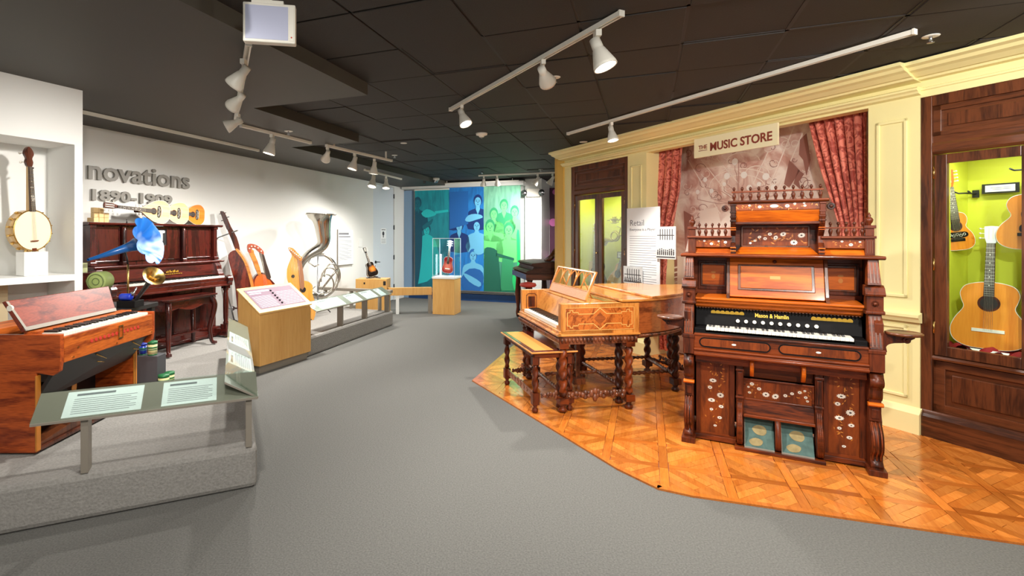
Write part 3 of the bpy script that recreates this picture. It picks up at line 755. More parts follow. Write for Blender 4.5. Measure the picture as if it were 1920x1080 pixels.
# lower case
part('plinth_rail', M_wal, lambda m: m.box(.025, .05, .02, .30, .14, .055))
part('plinth_rail', M_wal, lambda m: m.box(.815, .05, .02, 1.05, .14, .055))
for a, b, fl in ((.03, .29, 0), (.825, 1.06, 1)):
    p = part('inlaid_panel', M_inl, lambda m: m.box(a, .125, .05, b, .14, .62))
    part('panel_stiles', M_walv, lambda m: (m.box(a, .105, .05, a+.03, .126, .62), m.box(b-.035, .105, .05, b, .126, .62), m.box(a, .105, .595, b, .126, .62)), p)
    base = [(.00, .395, .028, .6), (-.02, .34, .018, .8), (.05, .29, .027, .8), (-.01, .245, .028, .6), (.055, .205, .019, .7), (-.01, .175, .014, .8), (.045, .12, .018, .7), (.015, .055, .013, .7)]
    cx_ = (a+b)/2-.015
    fw = [(cx_+q[0], q[1]+.055, q[2]*(1 if fl else .95), q[3]) for q in base]
    lv = [(cx_+.02+.055*cos(k*pi/4)*.7, .545+.03*sin(k*pi/4), .022, k*pi/4) for k in range(8)]
    for k in range(30):
        zz = .1+.38*random.random(); lv.append((cx_+.015+(random.random()-.5)*.12, zz+.03, .02, random.random()*6.28))
    inlay(p, .1248, fw, lv)
for x in (.30, .775):
    part('pilaster', M_walv, lambda m: (m.box(x, .07, .03, x+.045, .14, .62), m.box(x-.004, .055, .36, x+.049, .08, .375), m.box(x-.004, .055, .56, x+.049, .08, .575), m.box(x+.008, .06, .385, x+.037, .075, .55)))
    sc2 = [(.06, .03), (.0, .05), (-.02, .12), (-.005, .22), (.03, .25), (.04, .3), (.08, .34), (.1, .3), (.1, .03)]
    s_ = part('pedal_scroll', M_walv, lambda m: m.prism(smooth(sc2, 2), x+.002, x+.043, 'x', True), bevel=0)
    part('scroll_ribs', M_wal, lambda m: [m.prism(smooth([(y-.005, z) for y, z in sc2], 2), xx-.004, xx+.004, 'x', True) for xx in (x+.012, x+.022, x+.032)], s_, bevel=0)
c = part('knee_board', M_wal, lambda m: m.box(.345, .16, .50, .775, .175, .66))
c = part('centre_panel', M_inl, lambda m: m.box(.345, .105, .35, .775, .12, .50))
part('centre_frame', M_wal, lambda m: (m.box(.345, .095, .345, .775, .106, .36), m.box(.345, .095, .49, .775, .106, .505), m.box(.345, .095, .35, .36, .106, .5), m.box(.76, .095, .35, .775, .106, .5)), c)
inlay(c, .1045, [(.40, .465, .015), (.445, .435, .015), (.487, .400, .024, .8), (.545, .395, .024, .8, .6), (.605, .41, .014), (.645, .43, .013), (.69, .445, .013), (.385, .40, .011), (.378, .44, .009), (.725, .415, .012), (.735, .39, .01), (.72, .46, .009)],
      [(.375+.4*random.random(), .39+.03*random.random()+.0, .018, random.random()*6.28) for k in range(12)]+[(.37+.07*random.random(), .38+.09*random.random(), .016, random.random()*6) for k in range(10)]+[(.68+.07*random.random(), .38+.09*random.random(), .016, random.random()*6) for k in range(10)])
part('lower_board', M_wal, lambda m: (m.hexa([(.345, .088, .25), (.775, .088, .25), (.775, .13, .25), (.345, .13, .25)], [(.345, .1, .345), (.775, .1, .345), (.775, .13, .345), (.345, .13, .345)]), m.box(.345, .04, .235, .775, .13, .255)))
part('pedal_recess', M_blk, lambda m: m.box(.345, .2, .03, .775, .22, .25))
M_pedal = plain('worn_carpet', lin(74, 100, 94), .85, var=.6, bscale=22)
for a, b in ((.35, .535), (.575, .765)):
    p = part('pedal', M_pedal, lambda m: m.hexa([(a, -.01, .04), (b, -.01, .04), (b, .005, .03), (a, .005, .03)], [(a, .14, .225), (b, .14, .225), (b, .15, .215), (a, .15, .215)]))
    part('pedal_rim', M_bracket, lambda m: (m.box(a, -.018, .028, b, -.008, .045), m.hexa([(a, -.012, .045), (a+.006, -.012, .045), (a+.006, -.0, .035), (a, -.0, .035)], [(a, .138, .23), (a+.006, .138, .23), (a+.006, .15, .22), (a, .15, .22)])), p)
    part('worn_patch', plain('wear', lin(146, 130, 88), .9, var=.55, bscale=26), lambda m: (setattr(m, 'M', T(a, -.0125, .04) @ Matrix.Rotation(-atan2(.15, .185), 4, 'X')), m.prism(smooth([(.05, .14), (.08, .17), (.125, .165), (.14, .13), (.12, .10), (.075, .105)], 3), 0, .0015, 'y'), m.prism(smooth([(.03, .05), (.07, .075), (.115, .06), (.10, .025), (.05, .02)], 3), 0, .0014, 'y')), p, bevel=0, kind='stuff')
part('pedal_divider', M_walv, lambda m: m.prism(smooth([(.05, .03), (-.01, .05), (-.02, .12), (.0, .19), (.04, .24), (.1, .24), (.1, .03)], 2), .538, .572, 'x', True), bevel=0)
part('pedal_sill', M_wal, lambda m: m.box(.29, -.03, .012, .825, .06, .034))
part('under_apron', M_wal, lambda m: m.box(.03, .03, .60, 1.05, .12, .665))
for x in (.385, .69):
    part('knee_lever', M_wall, lambda m: m.prism(smooth([(-.02, .655), (-.03, .6), (.0, .56), (.02, .54), (.04, .55), (.03, .6), (.03, .655)], 2), x, x+.024, 'x', True), bevel=0)
# key shelf
part('key_shelf_moulding', M_wal, lambda m: m.prism([(.1, .655), (-.03, .66), (-.055, .67), (-.055, .685), (-.04, .69), (-.04, .70), (-.05, .705), (-.05, .715), (-.03, .72), (.1, .72)], .025, 1.05, 'x'))
ks = part('key_slip', M_wal, lambda m: (m.box(.025, -.03, .72, 1.05, .0, .815), m.box(.025, -.036, .812, 1.05, .02, .826)))
for a, b in ((.065, .505), (.56, 1.005)):
    def oval(a, b, g, z0=.735, z1=.795):
        r = (z1-z0)/2+g; zc = (z0+z1)/2; pts = []
        for k in range(9): q = -pi/2+pi*k/8; pts.append((b-r+g+r*cos(q)*1.0, zc+r*sin(q)))
        for k in range(9): q = pi/2+pi*k/8; pts.append((a+r-g+r*cos(q), zc+r*sin(q)))
        return pts
    ov = part('oval_border', M_blk, lambda m: m.prism(oval(a, b, .006), -.030, -.034, 'y'), ks, bevel=0)
    part('oval_panel', M_inl, lambda m: m.prism(oval(a, b, -.003), -.033, -.0355, 'y'), ks, bevel=0)
    part('oval_motif', M_daisy, lambda m: m.disc((a+b)/2, -.0355, .765, .007, -.001, 'y', 8, 2.2, 1), ks, bevel=0)
part('key_bed', M_blk, lambda m: m.box(.025, .0, .80, 1.05, .3, .832))
part('key_cheek', M_blk, lambda m: m.box(.025, .005, .83, .10, .16, .86))
part('key_cheek', M_blk, lambda m: m.box(.982, .005, .83, 1.05, .16, .86))
keyboard(og, .103, .98, .012, .145, .868, 36, True)
sb = part('stop_board', M_blk, lambda m: m.hexa([(.025, .16, .86), (1.05, .16, .86), (1.05, .24, .86), (.025, .24, .86)], [(.025, .20, 1.03), (1.05, .20, 1.03), (1.05, .24, 1.03), (.025, .24, 1.03)]))
def sy(z): return .16+(z-.86)*.04/.17
for k in range(10):
    x = .31+.0535*k; z = .912; y = sy(z)
    part('stop_knob', M_ivory, lambda m: (m.lathe([(.006, 0), (.006, -.02)], (x, y, z), 8, 'y'), m.disc(x, y-.018, z, .0125, -.01, 'y', 14)), bevel=0)
for n_, a, b, z in ((7, .145, .335, .962), (8, .78, .985, .960)):
    for k in range(n_):
        x = a+(b-a)*k/(n_-1); y = sy(z)
        part('gold_medallion', M_gold, lambda m: (m.disc(x, y+.001, z, .0165, -.003, 'y', 16), m.disc(x, y-.002, z, .009, -.001, 'y', 12)), bevel=0)
text('maker_name', 'Mason & Hamlin', .042, .001, M_gold, og, T(.42, sy(.955)-.0015, .945) @ Matrix.Rotation(pi/2-.23, 4, 'X'), width=.21, off=.0008)
# ledge above the stops
part('ledge', M_wall, lambda m: m.prism([(.24, 1.0), (.16, 1.0), (.14, 1.015), (.14, 1.03), (.12, 1.04), (.105, 1.045), (.105, 1.06), (.085, 1.068), (.085, 1.082), (.36, 1.09), (.36, 1.0)], .025, 1.05, 'x'))
part('dentil', M_oak, lambda m: [m.box(.03+k*.02, .15, .995, .04+k*.02, .16, 1.003) for k in range(51)], bevel=0)
part('music_back', M_wal, lambda m: m.box(0, .37, 1.08, 1.085, .39, 1.39))
for a, b in ((.055, .225), (.87, 1.04)):
    sp = part('side_cupboard_panel', M_walv, lambda m: (m.box(a-.025, .355, 1.12, b+.025, .372, 1.35)))
    part('cupboard_moulding', M_oak, lambda m: (m.box(a-.008, .345, 1.145, b+.008, .357, 1.335)), sp, bevel=.006)
    rp = part('cupboard_face', M_wall, lambda m: m.box(a+.006, .34, 1.16, b-.006, .35, 1.32), sp)
    part('cupboard_motif', M_leaf, lambda m: (m.disc((a+b)/2, .34, 1.225, .014, -.001, 'y', 10, 1, 1.3), m.disc((a+b)/2, .3395, 1.26, .018, -.001, 'y', 10, 1, .5)), sp, bevel=0)
def slope_box(m, x0, x1, u0, u1, d0, d1):   # on the sloping desk: u 0..1 from bottom to top
    P0, P1 = Vector((0, .15, 1.09)), Vector((0, .25, 1.375)); D = P1-P0; n = Vector((0, -D.z, D.y)).normalized()
    def q(x, u, d): p = P0+D*u+n*d; return (x, p.y, p.z)
    m.hexa([q(x0, u0, d1), q(x1, u0, d1), q(x1, u0, d0), q(x0, u0, d0)], [q(x0, u1, d1), q(x1, u1, d1), q(x1, u1, d0), q(x0, u1, d0)])
dk = part('music_desk', M_wall, lambda m: slope_box(m, .255, .84, .0, 1.0, 0, .02))
part('desk_moulding', M_oak, lambda m: slope_box(m, .31, .785, .17, .83, .02, .026), dk, bevel=.005)
part('desk_face', M_wall, lambda m: slope_box(m, .328, .767, .22, .78, .02, .031), dk)
part('desk_motif', M_leaf, lambda m: slope_box(m, .515, .58, .46, .54, .031, .0318), dk, bevel=0)
part('desk_knob', M_walv, lambda m: m.ball(.547, .215, 1.358, .013), dk, bevel=0)
for x in (.235, .842):
    part('desk_bracket', M_oak, lambda m: m.prism([(.10, 1.085), (.13, 1.12), (.225, 1.385), (.37, 1.385), (.37, 1.085)], x, x+.022, 'x'))
part('long_shelf', M_wal, lambda m: m.prism([(.07, 1.392), (.06, 1.398), (.06, 1.408), (.07, 1.414), (DP+.01, 1.414), (DP+.01, 1.39), (.09, 1.388)], -.075, 1.155, 'x'))
# upper case
UY = .25
for a, b, cx0 in ((-.03, .27, -.035), (.84, 1.125, 1.075)):
    part('frieze_board', M_wall, lambda m: m.hexa([(a, UY-.01, 1.414), (b, UY-.01, 1.414), (b, DP, 1.414), (a, DP, 1.414)], [(a, UY+.03, 1.46), (b, UY+.03, 1.46), (b, DP, 1.46), (a, DP, 1.46)]))
    fr_ = part('inlaid_frieze', M_inl, lambda m: m.box(a, UY, 1.46, b, UY+.04, 1.53))
    u0 = max(a+.06, 0.02); L_ = .2
    inlay(fr_, UY-.0003, [(u0+L_*t_, 1.495+dz, r) for t_, dz, r in ((.25, .015, .009), (.5, -.008, .013), (.98, .005, .013), (.75, .012, .008))], [(u0+L_*random.random(), 1.48+.03*random.random(), .018, random.random()*6.28) for _ in range(14)])
    part('frieze_cap', M_wal, lambda m: m.box(a-.012, UY-.025, 1.53, b+(.012 if cx0 > .5 else 0), UY+.1, 1.548))
    cp = part('corner_block', M_walv, lambda m: (m.box(cx0, UY-.015, 1.414, cx0+.055, UY+.04, 1.53), m.box(cx0+.003, UY-.012, 1.548, cx0+.052, UY+.037, 1.60), m.box(cx0-.006, UY-.02, 1.60, cx0+.061, UY+.045, 1.622)))
    part('block_flutes', M_oak, lambda m: [m.box(cx0+.012+k*.013, UY-.017, 1.43, cx0+.017+k*.013, UY-.0145, 1.515) for k in range(3)], cp, bevel=0)
    part('urn_finial', M_walv, lambda m: m.lathe([(.012, 1.622), (.01, 1.63), (.02, 1.645), (.024, 1.66), (.018, 1.672), (.008, 1.68), (.011, 1.69), (.006, 1.70), (.001, 1.712)], (cx0+.0275, UY+.012, 0), 14), cp, bevel=0)
    part('gallery_rail', M_wal, lambda m: m.box(a, UY-.0, 1.60, b, UY+.016, 1.612))
BAL = [(.004, 0), (.006, .006), (.005, .012), (.008, .02), (.0105, .035), (.0085, .046), (.0045, .052), (.006, .058), (.004, .066), (.004, .078), (.007, .084), (.008, .092), (.005, .1), (.001, .104)]
bmb = MB(); bmb.lathe([(r*1.3, h) for r, h in BAL], (0, 0, 0), 10); bal0 = build('baluster', bmb, M_walv, og)
bp = [(.045+.0455*k, UY+.008, 1.546) for k in range(5)]+[(.885+.045*k, UY+.008, 1.546) for k in range(5)]+[(.285+.0533*k, .178, 1.812) for k in range(11)]
bal0.location = bp[0]
for q in bp[1:]: dup(bal0, 'baluster', og, q)
# centre tower
part('tower_back', M_wal, lambda m: m.box(.275, .36, 1.414, .83, .38, 1.80))
tp = part('tower_panel', M_inl, lambda m: m.box(.345, .338, 1.475, .76, .352, 1.612))
part('tower_panel_frame', M_oak, lambda m: (m.box(.332, .33, 1.462, .773, .35, 1.476), m.box(.332, .33, 1.611, .773, .35, 1.625), m.box(.332, .33, 1.462, .346, .35, 1.625), m.box(.759, .33, 1.462, .773, .35, 1.625)), tp)
inlay(tp, .3375, [(.395, 1.493, .01), (.425, 1.512, .011), (.455, 1.54, .014, .8, .4), (.492, 1.528, .014, .9), (.523, 1.562, .015, .9), (.56, 1.535, .019, .8, 1.1), (.608, 1.562, .022, .8, .5), (.675, 1.50, .025), (.722, 1.553, .025, .8, .3)],
      [(.36+.38*random.random(), 1.49+.11*random.random(), .03, random.random()*6.28) for _ in range(34)])
part('cove', M_wall, lambda m: m.hexa([(.29, .215, 1.414), (.815, .215, 1.414), (.815, .36, 1.414), (.29, .36, 1.414)], [(.33, .335, 1.465), (.775, .335, 1.465), (.775, .36, 1.465), (.33, .36, 1.465)]))
for x in (.262, .812):
    br = [(.20, 1.414), (.20, 1.44), (.215, 1.47), (.25, 1.50), (.255, 1.55), (.21, 1.58), (.20, 1.61), (.17, 1.64), (.15, 1.70), (.145, 1.80), (.37, 1.80), (.37, 1.414)]
    b_ = part('tower_bracket', M_walv, lambda m: m.prism(br, x, x+.034, 'x'))
    part('bracket_blocks', M_walv, lambda m: [m.box(x-.004, .14+.006*k, zz, x+.038, .2, zz+.014) for k, zz in enumerate((1.775, 1.72, 1.685, 1.655))], b_, kind='stuff')
    part('bracket_rings', M_wall, lambda m: [m.box(x-.003, .188, zz, x+.037, .23, zz+.008) for zz in (1.43, 1.455, 1.59, 1.605)], b_)
part('canopy', M_wall, lambda m: m.hexa([(.296, .185, 1.652), (.812, .185, 1.652), (.812, .36, 1.652), (.296, .36, 1.652)], [(.296, .15, 1.735), (.812, .15, 1.735), (.812, .36, 1.735), (.296, .36, 1.735)]))
part('canopy_lip', M_wal, lambda m: m.box(.292, .172, 1.635, .816, .37, 1.655))
cf = part('canopy_frieze', M_inl, lambda m: m.box(.296, .15, 1.737, .812, .2, 1.79))
inlay(cf, .1497, [(.385, 1.774, .009), (.45, 1.762, .013), (.62, 1.765, .015), (.665, 1.78, .01), (.72, 1.782, .008), (.725, 1.764, .010)],
      [(.31+.49*random.random(), 1.748+.03*random.random(), .02, random.random()*6.28) for _ in range(30)])
part('name_oval', M_daisy, lambda m: m.disc(.54, .1497, 1.766, .026, -.001, 'y', 18, 1, .45), cf, bevel=0)
part('canopy_cap', M_wal, lambda m: m.prism([(.37, 1.79), (.135, 1.79), (.125, 1.80), (.125, 1.812), (.37, 1.812)], .245, .863, 'x'))
part('top_rail', M_wal, lambda m: m.box(.268, .168, 1.872, .836, .19, 1.884))
for x in (.225, .878):
    part('roundel', M_walv, lambda m: (m.disc(x, .165, 1.757, .024, .025, 'y', 18), m.ball(x, .165, 1.757, .012)), bevel=.003)
# candle trays
for sgn, x0, x1 in ((-1, -.045, -.145), (1, 1.13, 1.235)):
    br_ = part('candle_bracket', M_walv, lambda m: m.prism(smooth([(x0, .80), (x0+sgn*.02, .80), (x0+sgn*.015, .83), (x0+sgn*.03, .85), (x0+sgn*.06, .86), (x0+sgn*.10, .865), (x0+sgn*.13, .88), (x0+sgn*.16, .915), (x0, .92)], 2), .02, .06, 'y'), bevel=0)
    part('candle_tray', M_oak, lambda m: (m.lathe([(.001, .915), (.09, .915), (.096, .922), (.096, .93), (.088, .934), (.082, .93), (.001, .93)], (x1, .03, 0), 28)), bevel=0)
    part('bracket_roundel', M_walv, lambda m: (m.disc(x1+sgn*.01, .02, .885, .02, -.014, 'y', 14), m.ball(x1+sgn*.01, .006, .885, .009)), br_, bevel=0)

# ================================================================== THE GRAND PIANO (frame GP: x from player to tail, y from treble (near) to bass)
GP = Fr(0.954, 4.422, 8.7)
gp = thing('grand_piano', 'golden walnut art-case grand piano on barley-twist legs, lid closed', 'piano', GP.w(0, 0), GP.a)
def gpart(name, mat, fn, par=None, bevel=.004, **k): return part(name, mat, fn, par or gp, bevel, **k)
Wd = 1.20; Z0, Z1 = .69, .958
# tail body outline (plan)
def cat(p, n=5): return smooth(p, n, False)
bent = cat([(.70, -.03), (.95, .04), (1.18, .16), (1.38, .33), (1.52, .56), (1.62, .80), (1.78, .98), (1.93, 1.08)])
body = bent+[(1.98, 1.14), (1.96, Wd), (.70, Wd)]
gpart('case', M_mahl, lambda m: m.prism(body, Z0-.01, Z1+.005, 'z', False))
low = [(x+(0 if i > len(bent) else -.01), y+.015) for i, (x, y) in enumerate(body)]
gpart('apron', M_carv, lambda m: m.prism([(x, min(y, Wd-.01)) for x, y in low], .635, Z0-.01, 'z'))
gpart('apron_carving', M_carv, lambda m: [m.ball(bent[i][0]*(1-f)+bent[i+1][0]*f+.004, bent[i][1]*(1-f)+bent[i+1][1]*f-.0+.01, .66, .014, seg=6) for i in range(len(bent)-1) for f in (0, .33, .66)], bevel=0)
gpart('near_cheek', M_satv, lambda m: m.box(-.03, -.03, Z0, .70, .03, Z1))
# cheek inlay: burl field with stringing
ck = gpart('cheek_panel', M_burl, lambda m: m.box(.01, -.033, Z0+.035, .65, -.029, Z1-.035), bevel=0)
def string(m, pts, wd, y):
    for i in range(len(pts)):
        a, b = Vector(pts[i]), Vector(pts[(i+1) % len(pts)]); d = (b-a).normalized(); n = Vector((-d.y, d.x))*wd/2; d = d*wd/2
        m.prism([tuple(a-n-d), tuple(b-n+d), tuple(b+n+d), tuple(a+n-d)], y, y-.0012, 'y')
M_str = plain('stringing', lin(236, 176, 96), .35)
zc = (Z0+Z1)/2; h = .088
pts = [(.03, zc-h+.03), (.03, zc+h-.03), (.055, zc+h-.03), (.055, zc+h-.012), (.08, zc+h-.012), (.08, zc+h-.03), (.13, zc+h-.03), (.13, zc+h-.045), (.27, zc+h-.045), (.33, zc+h+.005), (.39, zc+h-.045), (.53, zc+h-.045), (.53, zc+h-.03), (.58, zc+h-.03), (.58, zc+h-.012), (.605, zc+h-.012), (.605, zc+h-.03), (.63, zc+h-.03), (.63, zc-h+.03)]
pts = pts+[(x, 2*zc-z) for x, z in pts[::-1][1:-1]]
gpart('stringing', M_str, lambda m: string(m, pts, .006, -.033), ck, bevel=0)
gpart('burl_diamond', M_mahl, lambda m: m.prism([(.33, zc+.055), (.385, zc), (.33, zc-.055), (.275, zc)], -.033, -.0345, 'y'), ck, bevel=0)
gpart('stringing_border', M_str, lambda m: string(m, [(.012, Z0+.037), (.012, Z1-.037), (.648, Z1-.037), (.648, Z0+.037)], .004, -.033), ck, bevel=0)
fc = gpart('far_cheek', M_satv, lambda m: m.box(-.03, Wd-.06, Z0, .70, Wd, Z1))
def cart(u): return [(.04+.13*(.5+.5*cos(a))*1.0+u*0, .78+.115*(.5+.5*sin(a))) for a in [pi/8+pi*k/4 for k in range(8)]]
gpart('cheek_cartouche', M_walv, lambda m: (string(m, [(.02, .755), (.035, .755), (.035, .74), (.12, .74), (.12, .755), (.135, .755), (.135, .90), (.12, .90), (.12, .915), (.035, .915), (.035, .90), (.02, .90)], .006, Wd-.06), m.prism([(.04, .77), (.115, .77), (.115, .885), (.04, .885)], Wd-.06, Wd-.0612, 'y')), fc, bevel=0)
gpart('key_bed', M_sat, lambda m: m.box(-.045, -.03, Z0-.005, .45, Wd, .722))
gpart('key_rail_moulding', M_sat, lambda m: m.prism([(-.03, .675), (-.06, .68), (-.065, .69), (-.06, .70), (-.04, .705), (-.03, .70)], 0, 1, 'y') if False else (m.box(-.062, -.055, .678, .70, -.028, .695), m.box(-.062, -.055, .678, -.028, Wd+.01, .695)))
gpart('front_apron', M_carv, lambda m: (m.box(-.045, -.04, .605, -.02, Wd, .678), m.box(-.045, -.04, .605, .68, -.015, .678)))
gpart('apron_leaves', M_carv, lambda m: ([m.ball(-.047, -.02+k*.034, .643, .018, 1, .8, 1.2, 6) for k in range(36)], [m.ball(-.02+k*.034, -.041, .643, .018, .8, 1, 1.2, 6) for k in range(21)]), bevel=0, kind='stuff')
KX0, KX1 = -.02, .135
# keys run along +y here: build in a rotated holder part
mb = MB(); mb.box(-.03, .03, .70, .17, .075, .757); mb2 = MB(); mb2.box(-.03, Wd-.105, .70, .17, Wd-.06, .757)
build('key_block', mb, M_satv, gp, bevel=.004); build('key_block', mb2, M_satv, gp, bevel=.004)
a_, b_ = MB(), MB(); nw = 52; y0, y1 = .078, Wd-.108; kw = (y1-y0)/nw
for k in range(nw):
    a_.box(KX0, y0+k*kw+.0008, .725, KX1, y0+(k+1)*kw-.0008, .757)
    kk = nw-1-k
    if (kk+5) % 7 in BLK and k > 0: yy = y0+k*kw; b_.box(KX0+.05, yy-kw*.29, .757, KX1, yy+kw*.29, .769)
build('white_keys', a_, M_ivory, gp, kind='stuff'); build('black_keys', b_, M_ebony, gp, kind='stuff')
gpart('fallboard', M_sat, lambda m: m.hexa([(.135, .03, .757), (.17, .03, .757), (.17, Wd-.06, .757), (.135, Wd-.06, .757)], [(.195, .03, .945), (.22, .03, .945), (.22, Wd-.06, .945), (.195, Wd-.06, .945)]))
gpart('front_top', M_sat, lambda m: m.box(.195, -.03, .945, .53, Wd, Z1+.002))
gpart('pin_block', M_brass, lambda m: m.box(.40, .05, .957, .53, Wd-.08, .965), bevel=0)
# lid
def inset(poly, d):
    c = Vector((1.2, .6)); return [tuple(Vector(p)+(Vector(p)-c).normalized()*d) for p in poly]
lidp = [(.53, -.045)]+[(x+.012, y-.012) for x, y in bent]+[(1.99, 1.13), (1.97, Wd+.012), (.53, Wd+.012)]
gpart('lid', M_sat, lambda m: m.prism(lidp, Z1+.008, Z1+.028, 'z'))
lid2 = [(.83, -.02)]+[p for p in [(x+.008, y-.008) for x, y in bent] if p[0] > .9 and p[0] < 1.4]+[(1.40, .36), (1.40, Wd+.006), (.83, Wd+.006)]
gpart('folded_lid_flap', M_sat, lambda m: m.prism(lid2, Z1+.029, Z1+.049, 'z'))
# music desk with interlaced arches
dkr = thing('x', '', ''); bpy.data.objects.remove(dkr)
DK = T(.25, 0, .985) @ Matrix.Rotation(radians(-20), 4, 'Y') @ T(0, 0, 0)
def D(m): m.M = T(.25, 0, .965) @ Matrix.Rotation(radians(22), 4, 'Y'); return m
y0, y1 = .10, 1.06
gpart('desk_panel', plain('carved_pink', lin(196, 142, 104), .4, bump=.6, bscale=60, var=.2), lambda m: D(m).box(0, y0, 0, .014, y1, .085))
gpart('desk_frame', M_satv, lambda m: (D(m), m.box(-.003, y0, .082, .017, y1, .096), m.box(-.003, y0, .262, .017, y1, .28), m.box(-.003, y0-.002, 0, .017, y0+.022, .28), m.box(-.003, y1-.022, 0, .017, y1+.002, .28)))
for k in range(5):
    cy = y0+.022+(y1-y0-.044)*(k+.5)/5; hw = (y1-y0-.044)/10*1.02
    arc = [(.007, cy-hw*cos(u), .096+.16*sin(u)**.8) for u in [pi*i/12 for i in range(13)]]
    gpart('desk_arch', M_satv, lambda m: D(m).tube(arc, .006, 6), bevel=0)
    if k < 4:
        cy2 = cy+(y1-y0-.044)/10
        arc2 = [(.007, cy2-hw*cos(u), .096+.16*sin(u)**.8) for u in [pi*i/12 for i in range(13)]]
        gpart('desk_baluster', M_satv, lambda m: (D(m), m.tube([(.007, cy2, .096), (.007, cy2, .262)], .007, 6)), bevel=0)
gpart('desk_strut', M_sat, lambda m: (m.tube([(.40, .3, .96), (.33, .3, 1.12)], .006), m.tube([(.40, .85, .96), (.33, .85, 1.12)], .006)), bevel=0)
# legs
def twist_leg(m, x, y, z0, z1, r, block=.13, sgn=1):
    hb = r*1.25
    n = 44; zb = z0+block
    foot = [(r*.8, z0), (r*1.15, z0+.012), (r*1.1, z0+.03), (r*.6, z0+.045), (r*.95, z0+.065), (r*.75, z0+.075)]
    m.lathe(foot, (x, y, 0), 14); m.box(x-hb, y-hb, z0+.07, x+hb, y+hb, zb)
    zz0, zz1 = zb, z1-.07
    prof = [(r*.95*min(1, .55+8*min(i/n, 1-i/n)), zz0+(zz1-zz0)*i/n) for i in range(n+1)]
    m.lathe(prof, (x, y, 0), 18, 'z', True, twist=sgn*2*pi*1.9/(.17), lobes=1, amp=0) if False else m.lathe(prof, (x, y, 0), 20, 'z', True, lobes=2, twist=sgn*34, amp=.24)
    m.box(x-hb, y-hb, z1-.07, x+hb, y+hb, z1)
legs = [(.0, .0, 1), (.02, .115, -1), (.615, .0, 1), (.60, .155, -1), (.02, Wd-.04, 1), (.02, Wd-.155, -1), (.60, Wd-.06, 1), (.60, Wd-.2, -1), (1.42, Wd-.10, 1), (1.70, Wd-.10, -1), (1.32, .40, 1)]
for x, y, s_ in legs:
    gpart('leg', M_walv if y > .01 else M_wal, lambda m: twist_leg(m, x, y, .012, .64, .033, sgn=s_), bevel=0)
def twist_rail(m, a, b, r=.016):
    a, b = Vector(a), Vector(b); L = (b-a).length; n = int(L/.012)
    d = (b-a).normalized(); M0 = T(*a) @ d.to_track_quat('Z', 'Y').to_matrix().to_4x4()
    m.M = M0; m.lathe([(r, L*i/n) for i in range(n+1)], (0, 0, 0), 10, 'z', True, lobes=2, twist=60, amp=.3); m.M = Matrix.Identity(4)
for a, b in (((.02, .16, .16), (.02, Wd-.2, .16)), ((.60, .2, .18), (.60, Wd-.2, .18)), ((.62, .5, .17), (1.32, .55, .17)), ((1.32, .40, .17), (1.42, Wd-.1, .17)), ((.6, Wd-.1, .18), (1.42, Wd-.1, .18)), ((.05, .6, .18), (.6, .6, .18)), ((1.42, Wd-.12, .18), (1.75, .5, .10))):
    gpart('twist_stretcher', M_carv, lambda m: twist_rail(m, a, b), bevel=0)
def carved(m, p, q, h, n, dep=.02, big=True, along='x'):
    for k in range(n):
        f = (k+.5)/n; u = p+(q-p)*f; rr = h*(.42+.16*(k % 2)) if big else h*.45
        bu = 1.45 if abs(f-.5) < .09 and big else 1
        for j in range(3):
            aa = j*2.1+k; du, dz = cos(aa)*rr*.55, sin(aa)*rr*.55*bu
            if along == 'x': m.ball(u+du, -.012*(j == 0), .155+dz, rr*.66, 1, .75, bu, 8)
            else: m.ball(0, u+du, .155+dz, rr*.62, .55, 1, bu, 8)
mbs = MB(); mbs.M = T(0, 0, 0); carved(mbs, .045, .575, .062, 12); mbs.M = Matrix.Identity(4); mbs.box(.03, -.006, .13, .59, .006, .18)
build('carved_stretcher', mbs, M_carv, gp)
mbs = MB(); mbs.M = T(1.5, 0, .05); carved(mbs, .3, 1.0, .05, 12, along='y'); build('carved_stretcher', mbs, M_carv, gp)
gpart('pedal_lyre', M_carv, lambda m: (m.box(.33, .50, .14, .37, .53, .62), m.box(.33, .64, .14, .37, .67, .62), m.box(.29, .46, .10, .41, .71, .16)))

# bench
BN = Fr(*GP.w(-.28, -.02)[:2], 8.7+2)
bn = thing('piano_bench', 'low walnut bench with tan inlaid top and twisted legs at the grand piano', 'bench', BN.w(0, 0), BN.a)
L_, Wb = .93, .40
gpart('seat', M_mahog, lambda m: m.box(0, 0, .525, Wb, L_, .55), bn)
gpart('seat_inlay', plain('tan_leather', lin(204, 142, 68), .4), lambda m: m.box(.035, .04, .55, Wb*.52, L_-.04, .5515), bn, 0)
gpart('seat_edge', M_sat, lambda m: (m.box(-.014, -.014, .533, Wb+.014, 0, .547), m.box(-.014, L_, .533, Wb+.014, L_+.014, .547), m.box(-.014, 0, .533, 0, L_, .547)), bn)
gpart('seat_apron', M_wal, lambda m: (m.box(.02, .02, .485, Wb-.02, .035, .525), m.box(.02, L_-.035, .485, Wb-.02, L_-.02, .525), m.box(.02, .02, .485, .035, L_-.02, .525), m.box(Wb-.035, .02, .485, Wb-.02, L_-.02, .525)), bn)
for x, y, s_ in ((.04, .045, 1), (Wb-.04, .045, -1), (.04, L_-.045, 1), (Wb-.04, L_-.045, -1)):
    gpart('leg', M_walv, lambda m: twist_leg(m, x, y, .012, .50, .024, .17, s_), bn, 0)
mbs = MB(); mbs.M = T(.04, 0, .0); carved(mbs, .09, L_-.09, .045, 17, along='y'); mbs.M = Matrix.Identity(4); mbs.box(.035, .05, .12, .045, L_-.05, .18); build('carved_stretcher', mbs, M_carv, bn)
mbs = MB(); mbs.M = T(0, .045, .0); carved(mbs, .09, Wb-.08, .045, 6); build('carved_stretcher', mbs, M_carv, bn)
